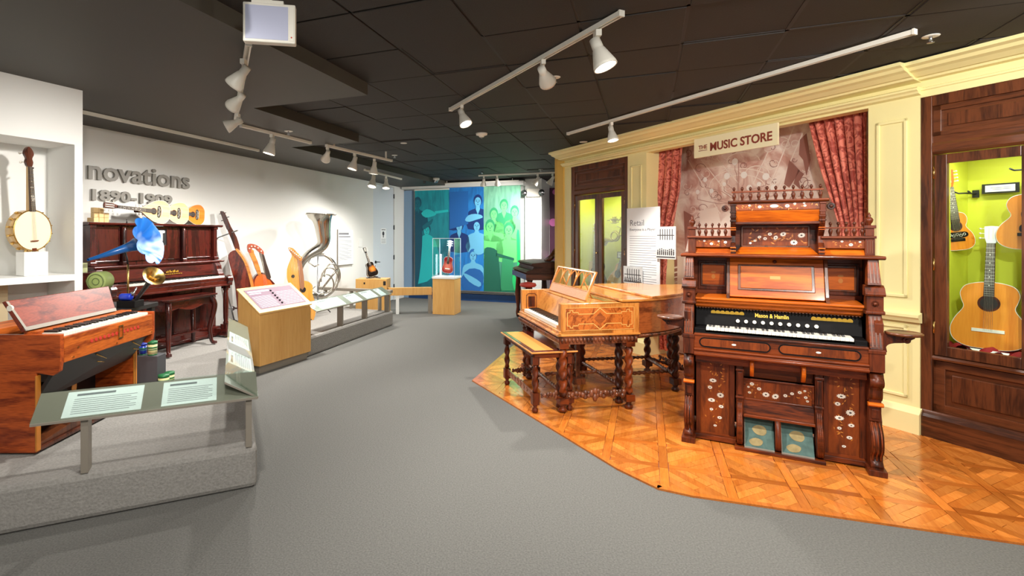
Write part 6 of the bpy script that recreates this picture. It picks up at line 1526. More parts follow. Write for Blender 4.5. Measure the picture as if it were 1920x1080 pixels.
mb = MB(); mb.box(-.026, -.014, -.075, .026, -.003, -.069); build('bridge', mb, M_wal, ban)
mb = MB(); mb.box(-.016, -.006, -R_-.006, .016, .008, -R_+.012); build('tailpiece', mb, M_walv, ban)
NLn = .30
mb = MB(); mb.hexa([(-.019, 0, R_-.01), (.019, 0, R_-.01), (.017, .03, R_), (-.017, .03, R_)], [(-.014, 0, R_+NLn), (.014, 0, R_+NLn), (.012, .018, R_+NLn), (-.012, .018, R_+NLn)]); build('neck', mb, M_tan2, ban, bevel=.002)
mb = MB(); mb.hexa([(-.021, -.008, R_-.005), (.021, -.008, R_-.005), (.020, 0, R_-.005), (-.020, 0, R_-.005)], [(-.015, -.006, R_+NLn), (.015, -.006, R_+NLn), (.015, 0, R_+NLn), (-.015, 0, R_+NLn)]); fb = build('fretboard', mb, M_fret, ban)
mb = MB()
for z, n in ((.07, 1), (.10, 2), (.16, 2), (.20, 1)):
    for k in range(n): mb.disc(-.006*(n-1)+.012*k, -.007, R_+z, .0035, -.0018, 'y', 8)
build('position_dots', mb, M_daisy, fb)
mb = MB()
for k in range(1, 16): z = R_+NLn-(NLn+.2)*(1-2**(-k/12)); mb.box(-.017, -.0095, z, .017, -.0075, z+.0015)
build('frets', mb, M_brass, fb)
hp = smooth([(-.014, R_+NLn), (-.026, R_+NLn+.03), (-.020, R_+NLn+.055), (-.034, R_+NLn+.085), (-.024, R_+NLn+.115), (0, R_+NLn+.135), (.024, R_+NLn+.115), (.034, R_+NLn+.085), (.020, R_+NLn+.055), (.026, R_+NLn+.03), (.014, R_+NLn)], 3)
mb = MB(); mb.prism(hp, .0, .016, 'y'); hd = build('headstock', mb, M_rose, ban)
mb = MB()
for x, z in ((-.03, .03), (.03, .03), (-.036, .09), (.036, .09)): mb.tube([(x*.6, .02, R_+NLn+z), (x*.6, .045, R_+NLn+z)], .003, 6); mb.ball(x*.6, .05, R_+NLn+z, .008, seg=6)
build('tuning_pegs', mb, M_ivory, hd)
mb = MB(); mb.tube([(.012, .01, R_+NLn-.02), (.035, .01, R_+NLn-.005)], .005, 6); build('drone_peg', mb, M_ebony, hd)
mb = MB()
for k in range(5): mb.tube([(-.012+.006*k, -.014, -.07), (-.009+.0045*k, -.009, R_+NLn)], .0006, 4)
build('strings', mb, M_str_, ban)
a, z = nq(20, 470, by-.03)[0], nq(40, 468, by)[1]
a2 = nq(66, 470, by)[0]
zsh = zs
t = thing('display_block', 'white block under the banjo in the niche', 'block', NW.w(bx-.075, by-.04, zsh), NW.a)
topz = bz-(R_+.012)*1.15-zsh
mb = MB(); mb.box(0, 0, 0.001, .16, .13, max(.04, topz)); build('block', mb, M_whiteg, t, bevel=.003)
q = nq(95, 290, .42)
t = thing('niche_lamp', 'small white angled lamp arm on the niche wall right of the banjo', 'lamp', NW.w(q[0], .42, q[1]), NW.a)
mb = MB(); mb.box(-.02, -.02, -.06, .02, 0, .02); mb.tube([(0, -.01, 0), (.0, -.10, .01), (.045, -.20, .02)], .011, 10); build('arm', mb, M_fix, t)
mb = MB(); mb.ball(.048, -.21, .022, .017); build('bulb', mb, M_lampoff, t)

# ================================================================== PHONOGRAPHS ON THE PLATFORM
def org(px, py, Y): return ((px-CX)/F*Y, Y, H-(py-CY)/F*Y)
t = thing('display_table', 'dark stand hidden behind the oak organ, carrying the phonographs', 'table', (-3.53, 4.46, PL), 0)
for x, y in ((0, 0), (.60, 0), (0, .38), (.60, .38)):
    mb = MB(); mb.box(x, y, .012, x+.05, y+.05, .62); build('leg', mb, M_black, t)
mb = MB(); mb.box(-.02, -.02, .62, .67, .45, .66); build('top', mb, M_black, t, bevel=.003)
TZ = PL+.66
# blue morning-glory horn
Y1, Y0 = 5.0, 4.55
tip = Vector(org(165, 487, Y0)); bell = Vector(org(277, 450, Y1)); 
# direction of the axis; bell opens to the right and toward the viewer
ax = Vector((.80, -.45, -.16)).normalized()
neckp = Vector(org(238, 468, Y1+.02))
M_blueh = plain('blue_enamel', lin(20, 84, 150), .3, coat=.5, var=.25, bscale=3)
m, nt, b = _new('blue_horn_inside'); N = nt.nodes; Lk = nt.links
tc = N.new('ShaderNodeTexCoord'); nz = N.new('ShaderNodeTexNoise'); nz.inputs['Scale'].default_value = 5; Lk.new(tc.outputs['Object'], nz.inputs[0])
cr = N.new('ShaderNodeValToRGB'); cr.color_ramp.elements[0].position = .42; cr.color_ramp.elements[1].position = .66; cr.color_ramp.elements[0].color = lin(20, 104, 190); cr.color_ramp.elements[1].color = lin(190, 216, 235)
Lk.new(nz.outputs[0], cr.inputs[0]); Lk.new(cr.outputs[0], b.inputs['Base Color']); b.inputs['Roughness'].default_value = .35; M_bluein = m
def horn(label, tip, mid, bell, ax, rb, r0, petals, mat_out, mat_in, name='phonograph_horn', flare=3.2, depth=.16):
    t = thing(name, label, 'horn', tuple(tip), 0); o0 = Vector(tip)
    P0, P3 = Vector(tip), Vector(bell); P2 = Vector(mid); 
    path = []; n = 26
    c1 = P0+(P2-P0)*.6; 
    for i in range(n+1):
        u = i/n; c2 = P3-ax*depth
        p = P0*(1-u)**3+3*c1*u*(1-u)**2+3*c2*u*u*(1-u)+P3*u**3; path.append(p-o0)
    for inner in (0, 1):
        mb = MB(); V = []; Fs = []; seg = petals*6 if petals else 28; up_ = Vector((0, 0, 1))
        i0 = 0 if not inner else 12
        for i in range(i0, n+1):
            u = i/n
            tg = (path[min(i+1, n)]-path[max(i-1, 0)]).normalized()
            if u > .75: tg = tg.lerp(ax, (u-.75)*4).normalized()
            a_ = tg.cross(up_).normalized(); b_ = a_.cross(tg).normalized()
            r = r0+(rb*.26-r0)*u+(rb*.74)*max(0, (u-.45)/.55)**flare
            for k in range(seg):
                q = 2*pi*k/seg
                pe = (1-.11*max(0, (u-.78)/.22)*(1-abs(sin(petals*q/2))**.6)) if petals else 1
                cup = ax*(.018*rb/.2*max(0, (u-.8)/.2)*(-(abs(sin(petals*q/2)) if petals else 0)))
                rr = (r-.003*inner)*pe
                V.append(tuple(path[i]+(a_*cos(q)+b_*sin(q))*rr+cup))
        m_ = n+1-i0
        Fs = [(a*seg+k, a*seg+(k+1) % seg, (a+1)*seg+(k+1) % seg, (a+1)*seg+k) for a in range(m_-1) for k in range(seg)]
        mb._add(V, Fs, True)
        me = bpy.data.meshes.new('h'); me.from_pydata(mb.v, [], mb.f); me.polygons.foreach_set('use_smooth', mb.sm); me.materials.append(mat_in if inner else mat_out)
        o = bpy.data.objects.new('inner_bell' if inner else 'outer_horn', me); COL.objects.link(o); o.parent = t
    return t
horn('large blue petalled phonograph horn in front of the upright piano', tip, neckp, Vector(org(283, 450, 4.93)), Vector((.95, .04, .27)).normalized(), .245, .012, 9, M_blueh, M_bluein)
tip2 = Vector(org(240, 583, 4.6)); bell2 = Vector(org(289, 517, 4.55))
horn('small black phonograph horn with a brass bell below the blue horn', tip2, tip2.lerp(bell2, .6), bell2, Vector((.70, -.42, .58)).normalized(), .098, .012, 0, plain('black_horn', lin(40, 36, 34), .3, coat=.4), M_brass, flare=4, depth=.05)
# horn crane: rod from the table up to the blue horn
rp = org(240, 560, 4.95)
t = thing('horn_stand', 'thin black and brass rod crane supporting the blue horn', 'stand', (rp[0], rp[1], TZ-.0), 0)
mb = MB(); mb.tube([(0, 0, .0), (0, 0, .36)], .009, 8); build('brass_rod', mb, M_brass, t)
mb = MB(); mb.tube([(0, 0, .36), (-.01, 0, .42), (-.035, 0, .50), (-.04, 0, .60)], .008, 8); mb.tube([(.0, 0, .0), (.03, .0, -.2), (.03, .0, -.3)], .01, 8); build('black_arm', mb, M_black, t)
mb = MB(); mb.tube([(-.012, 0, .92-TZ+.75), (-.012, 0, .80)], .005, 8); build('hanging_chain', mb, M_black, t)
# phonograph bodies
p = org(195, 560, 4.35)
t = thing('phonograph', 'dark wooden cylinder phonograph box with a green drum at the left of the upright piano', 'phonograph', (-3.50, 4.56, TZ), radians(4))
zt_ = 1.20-TZ
mb = MB(); mb.box(0, 0, .0, .20, .22, zt_); build('case', mb, M_mahogv, t, bevel=.004)
mb = MB(); mb.box(-.01, -.01, zt_, .21, .23, zt_+.015); build('case_top', mb, M_mahog, t, bevel=.003)
M_green = plain('sage_green', lin(142, 158, 92), .5)
mb = MB(); mb.lathe([(.001, 0), (.082, 0), (.085, .01), (.085, .13), (.08, .14), (.001, .14)], (.30, -.05, zt_-.06), 28, 'y'); dm = build('drum', mb, M_green, t, bevel=.003)
mb = MB(); mb.tube([(.30+.066*cos(u), -.053, zt_-.06+.066*sin(u)) for u in [pi/10*k for k in range(20)]], .003, 6, True); mb.tube([(.30+.03*cos(u), -.053, zt_-.06+.03*sin(u)) for u in [pi/6*k for k in range(12)]], .003, 6, True); build('drum_rings', mb, plain('dark_green', lin(84, 100, 56), .5), dm)
mb = MB(); mb.box(.18, .0, zt_-.07, .30, .06, zt_-.045); build('drum_arm', mb, M_green, t)
mb = MB(); mb.box(.03, .05, zt_+.016, .13, .11, zt_+.10); build('record_box', mb, plain('pale_green_card', lin(206, 212, 158), .6), t)
mb = MB(); mb.box(-.01, .04, zt_+.016, .025, .12, zt_+.09); build('reproducer', mb, M_black, t)
q = org(236, 572, 4.48)
t = thing('small_phonograph', 'small phonograph with a blue drum at the foot of the black horn', 'phonograph', (q[0]-.03, q[1]+.05, TZ), 0)
mb = MB(); mb.box(-.06, -.04, .0, .10, .1, .06); build('base', mb, M_blk, t, bevel=.003)
mb = MB(); mb.lathe([(.001, -.05), (.028, -.05), (.032, -.04), (.032, .04), (.028, .05), (.001, .05)], (.0, .0, .092), 18, 'x'); build('blue_drum', mb, plain('cobalt', lin(20, 50, 170), .3, coat=.5), t)
mb = MB(); mb.tube([(.03, 0, .1), (.07, .0, .13), (.06, .05, .17)], .008, 8); mb.lathe([(.001, 0), (.02, 0), (.02, .01), (.001, .01)], (.05, -.0, .12), 12, 'y'); build('reproducer', mb, M_steel, t)
# tins and grey box
gx0 = org(262, 726, 4.15); 
M_greyp = plain('charcoal_paint', lin(74, 74, 78), .6)
Yb = 4.33
xa, xb = org(255, 700, Yb)[0], org(295, 700, Yb)[0]
t = thing('display_block', 'charcoal grey block holding tins beside the oak organ', 'block', (xa, Yb, PL), 0)
hb_ = org(280, 668, Yb)[2]-PL
mb = MB(); mb.box(0, 0, .0, xb-xa, .13, hb_); build('block', mb, M_greyp, t, bevel=.003)
M_tinl = plain('cream_label', lin(214, 208, 150), .5); M_tg = plain('tin_green', lin(30, 110, 60), .4)
def tin(label, px, zbase, Y, r, h, band, body):
    x = org(px, 600, Y)[0]
    t = thing('cylinder_record_tin', label, 'tin', (x, Y, zbase), 0, None)
    mb = MB(); mb.lathe([(.001, 0), (r, 0), (r, h*.82), (.001, h*.82)], (0, 0, 0), 24); build('canister', mb, body, t)
    mb = MB(); mb.lathe([(r*.5, h*.80), (r*1.04, h*.80), (r*1.04, h), (.001, h)], (0, 0, 0), 24); build('lid', mb, band, t)
    mb = MB(); mb.lathe([(r*1.01, h*.0), (r*1.01, h*.08)], (0, 0, 0), 24)
    mb.lathe([(r*1.012, h*.38), (r*1.012, h*.45)], (0, 0, 0), 24); mb.lathe([(r*1.012, h*.5), (r*1.012, h*.62)], (0, 0, 0), 24); build('printed_bands', mb, M_tg, t)
tzb = PL+hb_
tin('cream tin with a green lid standing on the charcoal block', 286, tzb, 4.385, .037, .118, M_tg, M_tinl)
tin('cobalt blue tin beside the cream tin on the charcoal block', 268, tzb, 4.39, .030, .10, plain('cobalt2', lin(24, 46, 150), .4), plain('cobalt', lin(20, 50, 170), .3))
tin('front cream and green tin on the platform carpet', 307, PL, 4.33, .042, .115, M_tg, M_tinl)
tin('rear cream and green tin on the platform carpet, partly hidden', 318, PL, 4.43, .038, .11, M_tg, M_tinl)

# ================================================================== ON TOP OF THE UPRIGHT PIANO
zl = 1.69
for c, (i, j, h_) in enumerate([(0, 0, 0), (1, 0, 0), (2, 0, 0), (0, 0, 1), (1, 0, 1), (2, 0, 1), (0, 0, 2), (1, 0, 2), (0, 1, 0), (1, 1, 0)]):
    s0_ = UP.pix(176, 405, .42)[0]
    bw = .052
    nm = [['left', 'middle', 'right'][i], ['bottom', 'middle', 'top'][h_]]
    lb = 'pale maple cube in the stack on the piano, %s row, %s one' % (nm[1], nm[0]) if j == 0 else 'pale maple cube hidden at the back of the stack on the piano, %s one' % nm[0]
    t = thing('wooden_cube', lb, 'block', UP.w(s0_+i*(bw+.003), .42+j*(bw+.003), zl+h_*(bw+.001)), UP.a, 'maple cubes on the upright piano')
    mb = MB(); mb.box(0, 0, 0.0, bw, bw, bw); build('cube', mb, plain('cube_%d' % (c % 3), lin(236-8*(c % 3), 200-8*(c % 3), 140-6*(c % 3)), .5), t, bevel=.003)
def lying(label, pcx, y, top, back, rollsgn, bl=.38, nl=.26, yaw=0, dep=.12, lo_=.135):
    x, z = UP.pix(pcx, 397, y)
    M = T(*UP.w(x, y, zl+lo_+.003)) @ Matrix.Rotation(UP.a+yaw, 4, 'Z') @ Matrix.Rotation(radians(rollsgn), 4, 'Y') @ T(0, 0, -bl*.35)
    return guitar(label, 'mandolin', M, name='bowl_back_mandolin', bl=bl, lo=lo_, dep=dep, nl=nl, top=top, back=back, pear=True, hole_z=.56, hole_r=.03, pick=True, nstr=4, hl=.15, neckmat=M_wal, headmat=M_walv)
M_strip = wood('striped_bowl', lin(222, 190, 150), lin(180, 120, 80), 'X', 6)
lying('pale bowl-backed mandolin lying with its neck to the left on the upright piano', 300, .30, M_sprp, M_sprp, -86)
lying('cream bowl-backed mandolin in the middle of three on the upright piano', 337, .43, M_sprp, M_strip, -88, nl=.2)
lying('orange-faced bowl-backed mandolin at the right end of the upright piano', 370, .56, M_spro, M_sprp, -88, nl=.2, bl=.34)

# ================================================================== STANDING INSTRUMENTS BY THE WALL
ZP = PL
# (traced silhouettes given real thickness at their own distance)
def trace_prism(fr, pts, y, dep, z0, sm=4, close=True):
    q = [(a, b-z0) for a, b in fr.tr(pts, y)]
    return smooth(q, sm) if sm else q
# 1: deep-bodied cello-like guitar seen from the side, leaning in a stand
IA = Fr(*LW.w(LW.pix(455, 500, -.42)[0], -.42)[:2], 20)
t = thing('harp_guitar_on_stand', 'dark red cello-shaped instrument seen from the side, leaning in a metal stand', 'instrument', IA.w(0, 0, ZP), IA.a)
def tp(pts, sm=3, fr=IA): return smooth([(a, b-ZP) for a, b in fr.tr(pts, 0)], sm)
mb = MB(); mb.prism(tp([(428, 478), (442, 469), (455, 483), (464, 505), (470, 530), (474, 560), (476, 590), (462, 612), (448, 604), (444, 570), (440, 530), (432, 500)], 3), -.02, .30, 'y'); build('body', mb, M_redback, t, bevel=.008)
mb = MB(); mb.prism(tp([(442, 469), (447, 468), (462, 490), (471, 515), (478, 560), (480, 592), (476, 590), (474, 560), (468, 525), (457, 490)], 3), -.025, .31, 'y'); build('front_plate', mb, M_sat, t)
mb = MB(); mb.prism(tp([(441, 470), (449, 470), (443, 445), (432, 425), (420, 398), (416, 399), (424, 428), (434, 452)], 2), .11, .16, 'y'); build('neck', mb, M_walv, t, bevel=.004)
mb = MB(); mb.prism(tp([(420, 400), (414, 395), (411, 397), (413, 402), (424, 430), (430, 428)], 2), .105, .165, 'y'); hd = build('scroll', mb, M_rose, t, bevel=.003)
mb = MB()
for px, py in ((416, 402), (422, 410), (420, 415)): a, b_ = IA.pix(px, py, 0); mb.tube([(a-.045, .13, b_-ZP+.01), (a+.045, .13, b_-ZP+.03)], .006, 6)
build('pegs', mb, M_ebony, hd)
t = thing('instrument_stand', 'grey metal stand with a bent arm holding the cello-shaped instrument', 'stand', IA.w(0, 0, ZP), IA.a)
def tq(px, py, y=.2): a, b_ = IA.pix(px, py, y); return (a, y, b_-ZP)
mb = MB(); mb.tube([tq(440, 604), tq(428, 560), tq(418, 520), tq(403, 460), tq(402, 452)], .010, 8); mb.tube([tq(402, 452), tq(410, 445), tq(440, 434, .1), tq(446, 432, .02)], .009, 8); build('pole', mb, M_steel, t)
a, b_ = IA.pix(436, 578, .2); mb = MB(); mb.ball(a, .2, b_-ZP, .035); mb.tube([(a-.05, .2, b_-ZP), (a+.06, .18, b_-ZP)], .012); build('clamp', mb, M_steel, t)
fx = IA.pix(440, 604, .2)[0]
mb = MB()
for k in range(3): u = 2*pi*k/3+.4; mb.tube([(fx, .2, tq(440, 600)[2]), (fx+.15*cos(u), .2+.13*sin(u), .010)], .009)
mb.tube([(fx, .2, .05), (fx, .2, tq(440, 600)[2])], .012); build('tripod', mb, M_steel, t)
# 2: double-necked harp guitar
IB = Fr(*LW.w(LW.pix(498, 500, -.35)[0], -.35)[:2], 35)
t = thing('double_neck_harp_guitar', 'orange sunburst harp guitar whose two necks join in a curved hook', 'instrument', IB.w(0, 0, ZP), IB.a)
tpb = lambda pts, sm=3: tp(pts, sm, IB)
out = [(480, 516), (490, 511), (500, 514), (508, 524), (517, 535), (519, 556), (508, 575), (490, 580), (476, 566), (475, 545), (474, 528)]
mb = MB(); mb.prism(tpb(out), .0, .09, 'y'); build('body', mb, M_redback, t, bevel=.004)
mb = MB(); mb.prism(tpb([(482, 518), (490, 514), (499, 517), (506, 526), (513, 538), (515, 555), (506, 571), (491, 576), (479, 564), (478, 545), (477, 530)]), -.004, .002, 'y'); build('soundboard', mb, plain('orange_burst', lin(222, 104, 42), .25, coat=.6, var=.35, bscale=5), t)
mb = MB(); a, b_ = IB.pix(497, 548, 0); mb.disc(a, -.005, b_-ZP, .045, -.002, 'y', 20); build('sound_hole', mb, M_hole, t)
mb = MB(); mb.prism(tpb([(484, 516), (490, 514), (483, 490), (476, 474), (475, 468), (468, 466), (466, 472), (474, 490)], 2), -.01, .035, 'y'); build('harp_neck', mb, M_sat, t, bevel=.004)
mb = MB(); mb.prism(tpb([(500, 522), (508, 520), (500, 495), (492, 470), (486, 468), (490, 488)], 2), -.012, .035, 'y'); build('neck', mb, M_fret, t, bevel=.004)
mb = MB(); mb.prism(tpb([(465, 472), (464, 460), (470, 457), (482, 460), (493, 470), (494, 477), (487, 474), (478, 466), (472, 466), (470, 474)], 3), -.014, .035, 'y'); hk = build('curved_headstock', mb, plain('reddish', lin(176, 84, 56), .35, coat=.4), t, bevel=.004)
mb = MB()
for px, py in ((467, 466), (471, 462), (477, 462), (483, 465), (489, 471)): a, b_ = IB.pix(px, py, 0); mb.ball(a, -.024, b_-ZP, .012, seg=8)
build('tuning_pegs', mb, M_ivory, hk)
mb = MB()
for k in range(6):
    a, b_ = IB.pix(504-k*.8, 524, 0), IB.pix(490-k*.6, 474, 0); c = IB.pix(505-k*1.5, 560, 0)
    mb.tube([(c[0], -.018, c[1]-ZP), (b_[0], -.018, b_[1]-ZP)], .001, 4)
build('strings', mb, M_str_, t)
mb = MB(); a, b_ = IB.pix(500, 562, 0); mb.box(a-.06, -.012, b_-ZP-.008, a+.06, -.004, b_-ZP+.008); build('bridge', mb, M_ebony, t)
a0_, b0_ = IB.pix(490, 578, .05)
def simple_stand(label, fr, px0, px1, py, y=.05, h=.16):
    a, b_ = fr.pix(px0, py, y); c, _ = fr.pix(px1, py, y); hh = b_-ZP
    t = thing('instrument_stand', label, 'stand', fr.w((a+c)/2, y, ZP), fr.a); hw = abs(c-a)/2
    mb = MB(); mb.tube([(-hw, -.06, .01), (0, .0, hh*.6), (0, .12, hh+h)], .009); mb.tube([(hw, -.06, .01), (0, .0, hh*.6)], .009); mb.tube([(0, .25, .01), (0, .12, hh+h)], .009); build('frame', mb, M_black, t)
    mb = MB()
    for s_ in (-1, 1): mb.tube([(s_*hw*.6, .06, hh-.012), (s_*hw*.6, -.09, hh-.012), (s_*hw*.6, -.09, hh+.03)], .008)
    mb.box(-hw*.6, .02, hh-.02, hw*.6, .04, hh-.005); build('cradle', mb, M_black, t)
simple_stand('low black stand under the double-necked harp guitar', IB, 480, 512, 580)
# 3: yellow harp guitar
IC = Fr(*LW.w(LW.pix(565, 500, -.75)[0], -.75)[:2], 15)
t = thing('harp_guitar', 'yellow spruce harp guitar with a tall curved shoulder, in front of the sousaphone', 'instrument', IC.w(0, 0, ZP), IC.a)
tpc = lambda pts, sm=3: tp(pts, sm, IC)
out = [(541, 464), (548, 468), (556, 478), (560, 492), (561, 510), (566, 524), (578, 528), (586, 536), (586, 552), (592, 572), (588, 600), (566, 612), (548, 600), (542, 580), (548, 556), (546, 540), (539, 526), (538, 505), (544, 488), (547, 478), (542, 470)]
mb = MB(); mb.prism(tpc(out), .004, .10, 'y'); build('body', mb, M_rose, t, bevel=.003)
mb = MB(); mb.prism(tpc(out), -.004, .005, 'y'); build('soundboard', mb, M_spr, t)
mb = MB()
a, b_ = IC.pix(549.5, 518, 0); mb.disc(a, -.005, b_-ZP, .026, -.002, 'y', 18)
build('sound_hole', mb, M_hole, t); mb = MB(); a, b_ = IC.pix(568, 543, 0); mb.disc(a, -.005, b_-ZP, .045, -.002, 'y', 20); build('sound_hole', mb, M_hole, t)
mb = MB(); mb.prism(tpc([(563, 540), (571, 538), (567, 500), (563, 482), (557, 482), (560, 505)], 2), -.012, .02, 'y'); build('neck', mb, plain('neck_tan', lin(160, 110, 78), .4), t, bevel=.003)
mb = MB(); mb.prism(tpc([(540, 465), (549, 465), (558, 474), (566, 482), (565, 490), (556, 484), (548, 476)], 2), -.014, .02, 'y'); hk = build('harp_headstock', mb, M_sat, t, bevel=.003)
mb = MB()
for k in range(7): a, b_ = IC.pix(543+k*3.2, 467+k*2.6, 0); mb.ball(a, -.022, b_-ZP, .011, seg=8)
build('tuning_pegs', mb, M_ivory, hk)
mb = MB()
for k in range(6):
    b_ = IC.pix(543+k*3.2, 469+k*2.6, 0); c = IC.pix(556+k*2.4, 585, 0); mb.tube([(c[0], -.018, c[1]-ZP), (b_[0], -.018, b_[1]-ZP)], .001, 4)
build('strings', mb, M_str_, t)
mb = MB(); a, b_ = IC.pix(568, 586, 0); mb.box(a-.09, -.012, b_-ZP-.01, a+.07, -.003, b_-ZP+.01); build('bridge', mb, M_ebony, t)
simple_stand('low black stand under the yellow harp guitar', IC, 552, 584, 612, .05)
# 4: sousaphone
ID = Fr(*LW.w(LW.pix(598, 500, -.55)[0], -.55)[:2], 22)
dd = lambda px, py, y=0: (ID.pix(px, py, y)[0], y, ID.pix(px, py, y)[1]-ZP)
t = thing('sousaphone', 'silver sousaphone with its bell pointing straight up, on a stand by the white wall', 'sousaphone', ID.w(0, 0, ZP), ID.a)
bc = dd(602, 400); rb = .225
zB = lambda py: dd(602, py)[2]
mb = MB()
x0_ = bc[0]; prof = []
V = []; seg = 40
cl = [(602, 402, 27), (602, 404, 23.5), (603, 409, 19), (604, 416, 16), (605, 426, 14.2), (606, 438, 13), (607, 448, 12), (605, 458, 10.5), (598, 466, 9.3), (588, 472, 8.4), (578, 479, 7.6), (569, 488, 7), (563, 499, 6.4), (560, 512, 6), (562, 526, 5.6), (568, 540, 5.2), (578, 550, 4.9), (590, 555, 4.6), (604, 556, 4.3), (616, 551, 4.0), (626, 541, 3.8), (632, 528, 3.6), (633, 512, 3.4), (628, 497, 3.2), (620, 486, 3.0), (608, 478, 2.8), (596, 477, 2.7), (584, 482, 2.6)]
pts = [Vector(dd(a, b_, .012*max(0, i-10))) for i, (a, b_, r) in enumerate(cl)]; rad = [r/F*8.9 for a, b_, r in cl]
n_ = len(pts)
def varpipe(mb, pts, rad, seg=24, flip=None):
    V = []
    ref = Vector((0, 1, 0))
    for i, p in enumerate(pts):
        tg = (pts[min(i+1, len(pts)-1)]-pts[max(i-1, 0)]).normalized()
        a_ = tg.cross(ref).normalized(); b_ = a_.cross(tg).normalized()
        for k in range(seg): q = 2*pi*k/seg; V.append(tuple(p+(a_*cos(q)+b_*sin(q))*rad[i]))
    mb._add(V, [(i*seg+k, i*seg+(k+1) % seg, (i+1)*seg+(k+1) % seg, (i+1)*seg+k) for i in range(len(pts)-1) for k in range(seg)], True)
def subs(pts, rad, n=3):
    P = smooth([tuple(p)+(r,) for p, r in zip(pts, rad)], n, False); return [Vector(p[:3]) for p in P], [p[3] for p in P]
sp_, sr_ = subs(pts, rad)
k0 = 8*3
mb = MB(); varpipe(mb, sp_[:k0], sr_[:k0], 32); ob = build('bell', mb, M_nickel, t)
mb = MB(); varpipe(mb, sp_[k0-1:], sr_[k0-1:], 18); build('body_coil', mb, M_nickel, t)
mb = MB(); mb.tube([(bc[0]+rad[0]*cos(u), rad[0]*sin(u), zB(402)) for u in [2*pi*k/32 for k in range(32)]], .006, 6, True); build('bell_rim', mb, M_nickel, ob)
mb = MB(); mb.tube([(dd(606.5, 444)[0]+.112*cos(u), .112*sin(u), zB(443)) for u in [2*pi*k/24 for k in range(24)]], .006, 6, True); build('bell_collar', mb, M_nickel, ob)
for k in range(3):
    px = 612+k*7; a = dd(px, 532-k*9, -.03)
    mb = MB(); mb.tube([(a[0]-.07, -.07, a[2]-.07), (a[0]+.05, -.05, a[2]+.08)], .017, 12); mb.tube([(a[0]-.07, -.07, a[2]-.07), (a[0]-.09, -.073, a[2]-.095)], .009, 8); build('valve', mb, M_nickel, t)
for k, (c, r) in enumerate((((618, 525), 26), ((623, 516), 24), ((612, 534), 22))):
    mb = MB(); arc = [dd(c[0]+r*.62*cos(u), c[1]-r*sin(u)*.9, -.02-.03*k) for u in [pi*i/9-.9 for i in range(13)]]; mb.tube(arc, .012, 8); build('valve_tubing', mb, M_nickel, t)
mb = MB(); mb.tube([dd(584, 482, .2), dd(578, 492, .1), dd(590, 500, .0), dd(598, 496, -.03)], .011, 8); mb.tube([dd(608, 548, -.05), dd(598, 552, -.05), dd(584, 544, -.04), dd(592, 536, -.03)], .012, 8); build('leadpipe', mb, M_nickel, t)
t = thing('sousaphone_stand', 'thin silver tripod stand inside the sousaphone coil', 'stand', ID.w(0, 0, ZP), ID.a)
c = dd(596, 478, .05); x = c[0]
mb = MB(); mb.tube([(x, .05, c[2]-.01), (x, .05, .12)], .010); mb.tube([(x, .05, c[2]-.25), (x, .05, .12)], .014); build('pole', mb, M_steel, t)
mb = MB(); mb.box(x-.10, .03, c[2]-.03, x+.10, .07, c[2]-.01); mb.box(x-.05, .0, dd(596, 548)[2]-.02, x+.12, .1, dd(596, 548)[2]-.0); build('cradle', mb, M_steel, t)
for k in range(3): u = 2*pi*k/3-.5; mb = MB(); mb.tube([(x, .05, .22), (x+.22*cos(u), .05+.22*sin(u), .010)], .009); build('leg', mb, M_black, t)

# text panel on the left wall
s0_, zt_ = LW.pix(632, 430); s1_, zb_ = LW.pix(660, 494)
t = thing('text_panel', 'clear text panel on the white wall right of the sousaphone', 'text panel', LW.w(s0_, -.02), LW.a)
mb = MB(); mb.box(0, -.004, .97, s1_-s0_, .002, 1.665); build('board', mb, M_paper, t)
mb = MB(); mb.box(.02, -.006, 1.57, .38, -.0045, 1.61); mb.box(.02, -.006, 1.52, .44, -.0045, 1.54)
for k in range(17): mb.box(.02, -.006, 1.47-.025*k, .48 if k % 4 else .36, -.0045, 1.476-.025*k)
build('text_lines', mb, M_ink, t)
mb = MB(); mb.box(-.006, -.006, .96, 0, .018, 1.675); mb.box(-.006, -.006, .955, s1_-s0_+.006, .018, .965); build('edge', mb, M_bracket, t)

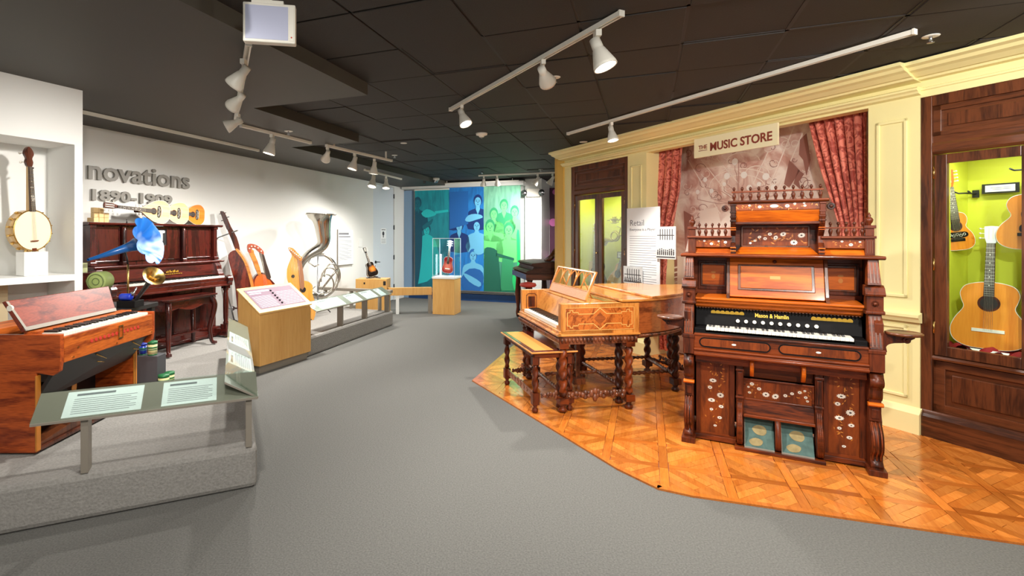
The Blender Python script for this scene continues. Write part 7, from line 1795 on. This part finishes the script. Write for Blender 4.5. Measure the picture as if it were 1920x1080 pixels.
# square piano glimpsed beyond the wall end
SQ = Fr(*org(1000, 560, 8.6)[:2], 4)
t = thing('distant_square_piano', 'dark brown piano end beyond the ochre wall end, left of the golden grand', 'piano', SQ.w(0, 0), SQ.a)
sq = lambda pts: SQ.tr(pts, 0)
mb = MB(); mb.prism(smooth(sq([(999, 494), (1060, 492), (1060, 512), (990, 514), (990, 508), (998, 506), (1001, 500)]), 2), 0, 1.2, 'y'); build('case', mb, wood('dark_carved', lin(80, 48, 34), lin(40, 22, 16), 'X', 12, .12, .6, 0), t, bevel=.006)
mb = MB(); mb.box(*(SQ.pix(985, 517, 0)[0], -.06, SQ.pix(985, 525, 0)[1]), *(SQ.pix(1062, 517, 0)[0], 1.2, SQ.pix(985, 514, 0)[1])); build('key_bed', mb, M_oakh, t, bevel=.004)
xa_, xb_ = SQ.pix(990, 517, 0)[0], SQ.pix(1060, 517, 0)[0]; zk = SQ.pix(985, 525, 0)[1]
for x in (xa_+.04, xb_-.1):
    for y in (.05, 1.05): mb = MB(); mb.lathe([(.03, .012), (.045, .1), (.03, .2), (.06, .45), (.04, zk-.05), (.06, zk)], (x, y, 0), 12); build('leg', mb, M_walv, t)
mb = MB(); mb.tube([(SQ.pix(1030, 480, .3)[0]-.06, .3, SQ.pix(1030, 491, .3)[1]), (SQ.pix(1034, 480, .3)[0], .3, SQ.pix(1036, 482, .3)[1]), (SQ.pix(1044, 480, .3)[0], .3, SQ.pix(1044, 468, .3)[1])], .05); build('carved_desk', mb, M_carv, t)
q = at(990, 536, .93)
SX = org(990, 531, 7.2)
t = thing('red_stool', 'small red-upholstered stool top peeping over the far arm of the golden grand', 'stool', (SX[0], 7.2, 0), 0)
zz = SX[2]
mb = MB(); mb.lathe([(.001, zz-.05), (.10, zz-.05), (.12, zz-.03), (.11, zz), (.001, zz+.02)], (0, 0, 0), 20); build('cushion', mb, plain('red_pad', lin(176, 60, 48), .6), t)
mb = MB(); mb.lathe([(.03, .2), (.05, .3), (.03, .5), (.04, zz-.05)], (0, 0, 0), 12); build('column', mb, M_walv, t)
for k in range(3): u = 2*pi*k/3; mb = MB(); mb.tube([(0, 0, .3), (.12*cos(u), .12*sin(u), .16), (.2*cos(u), .2*sin(u), .012)], .018); build('leg', mb, M_walv, t)

for o in bpy.data.objects:
    if 'ext' in o: del o['ext']
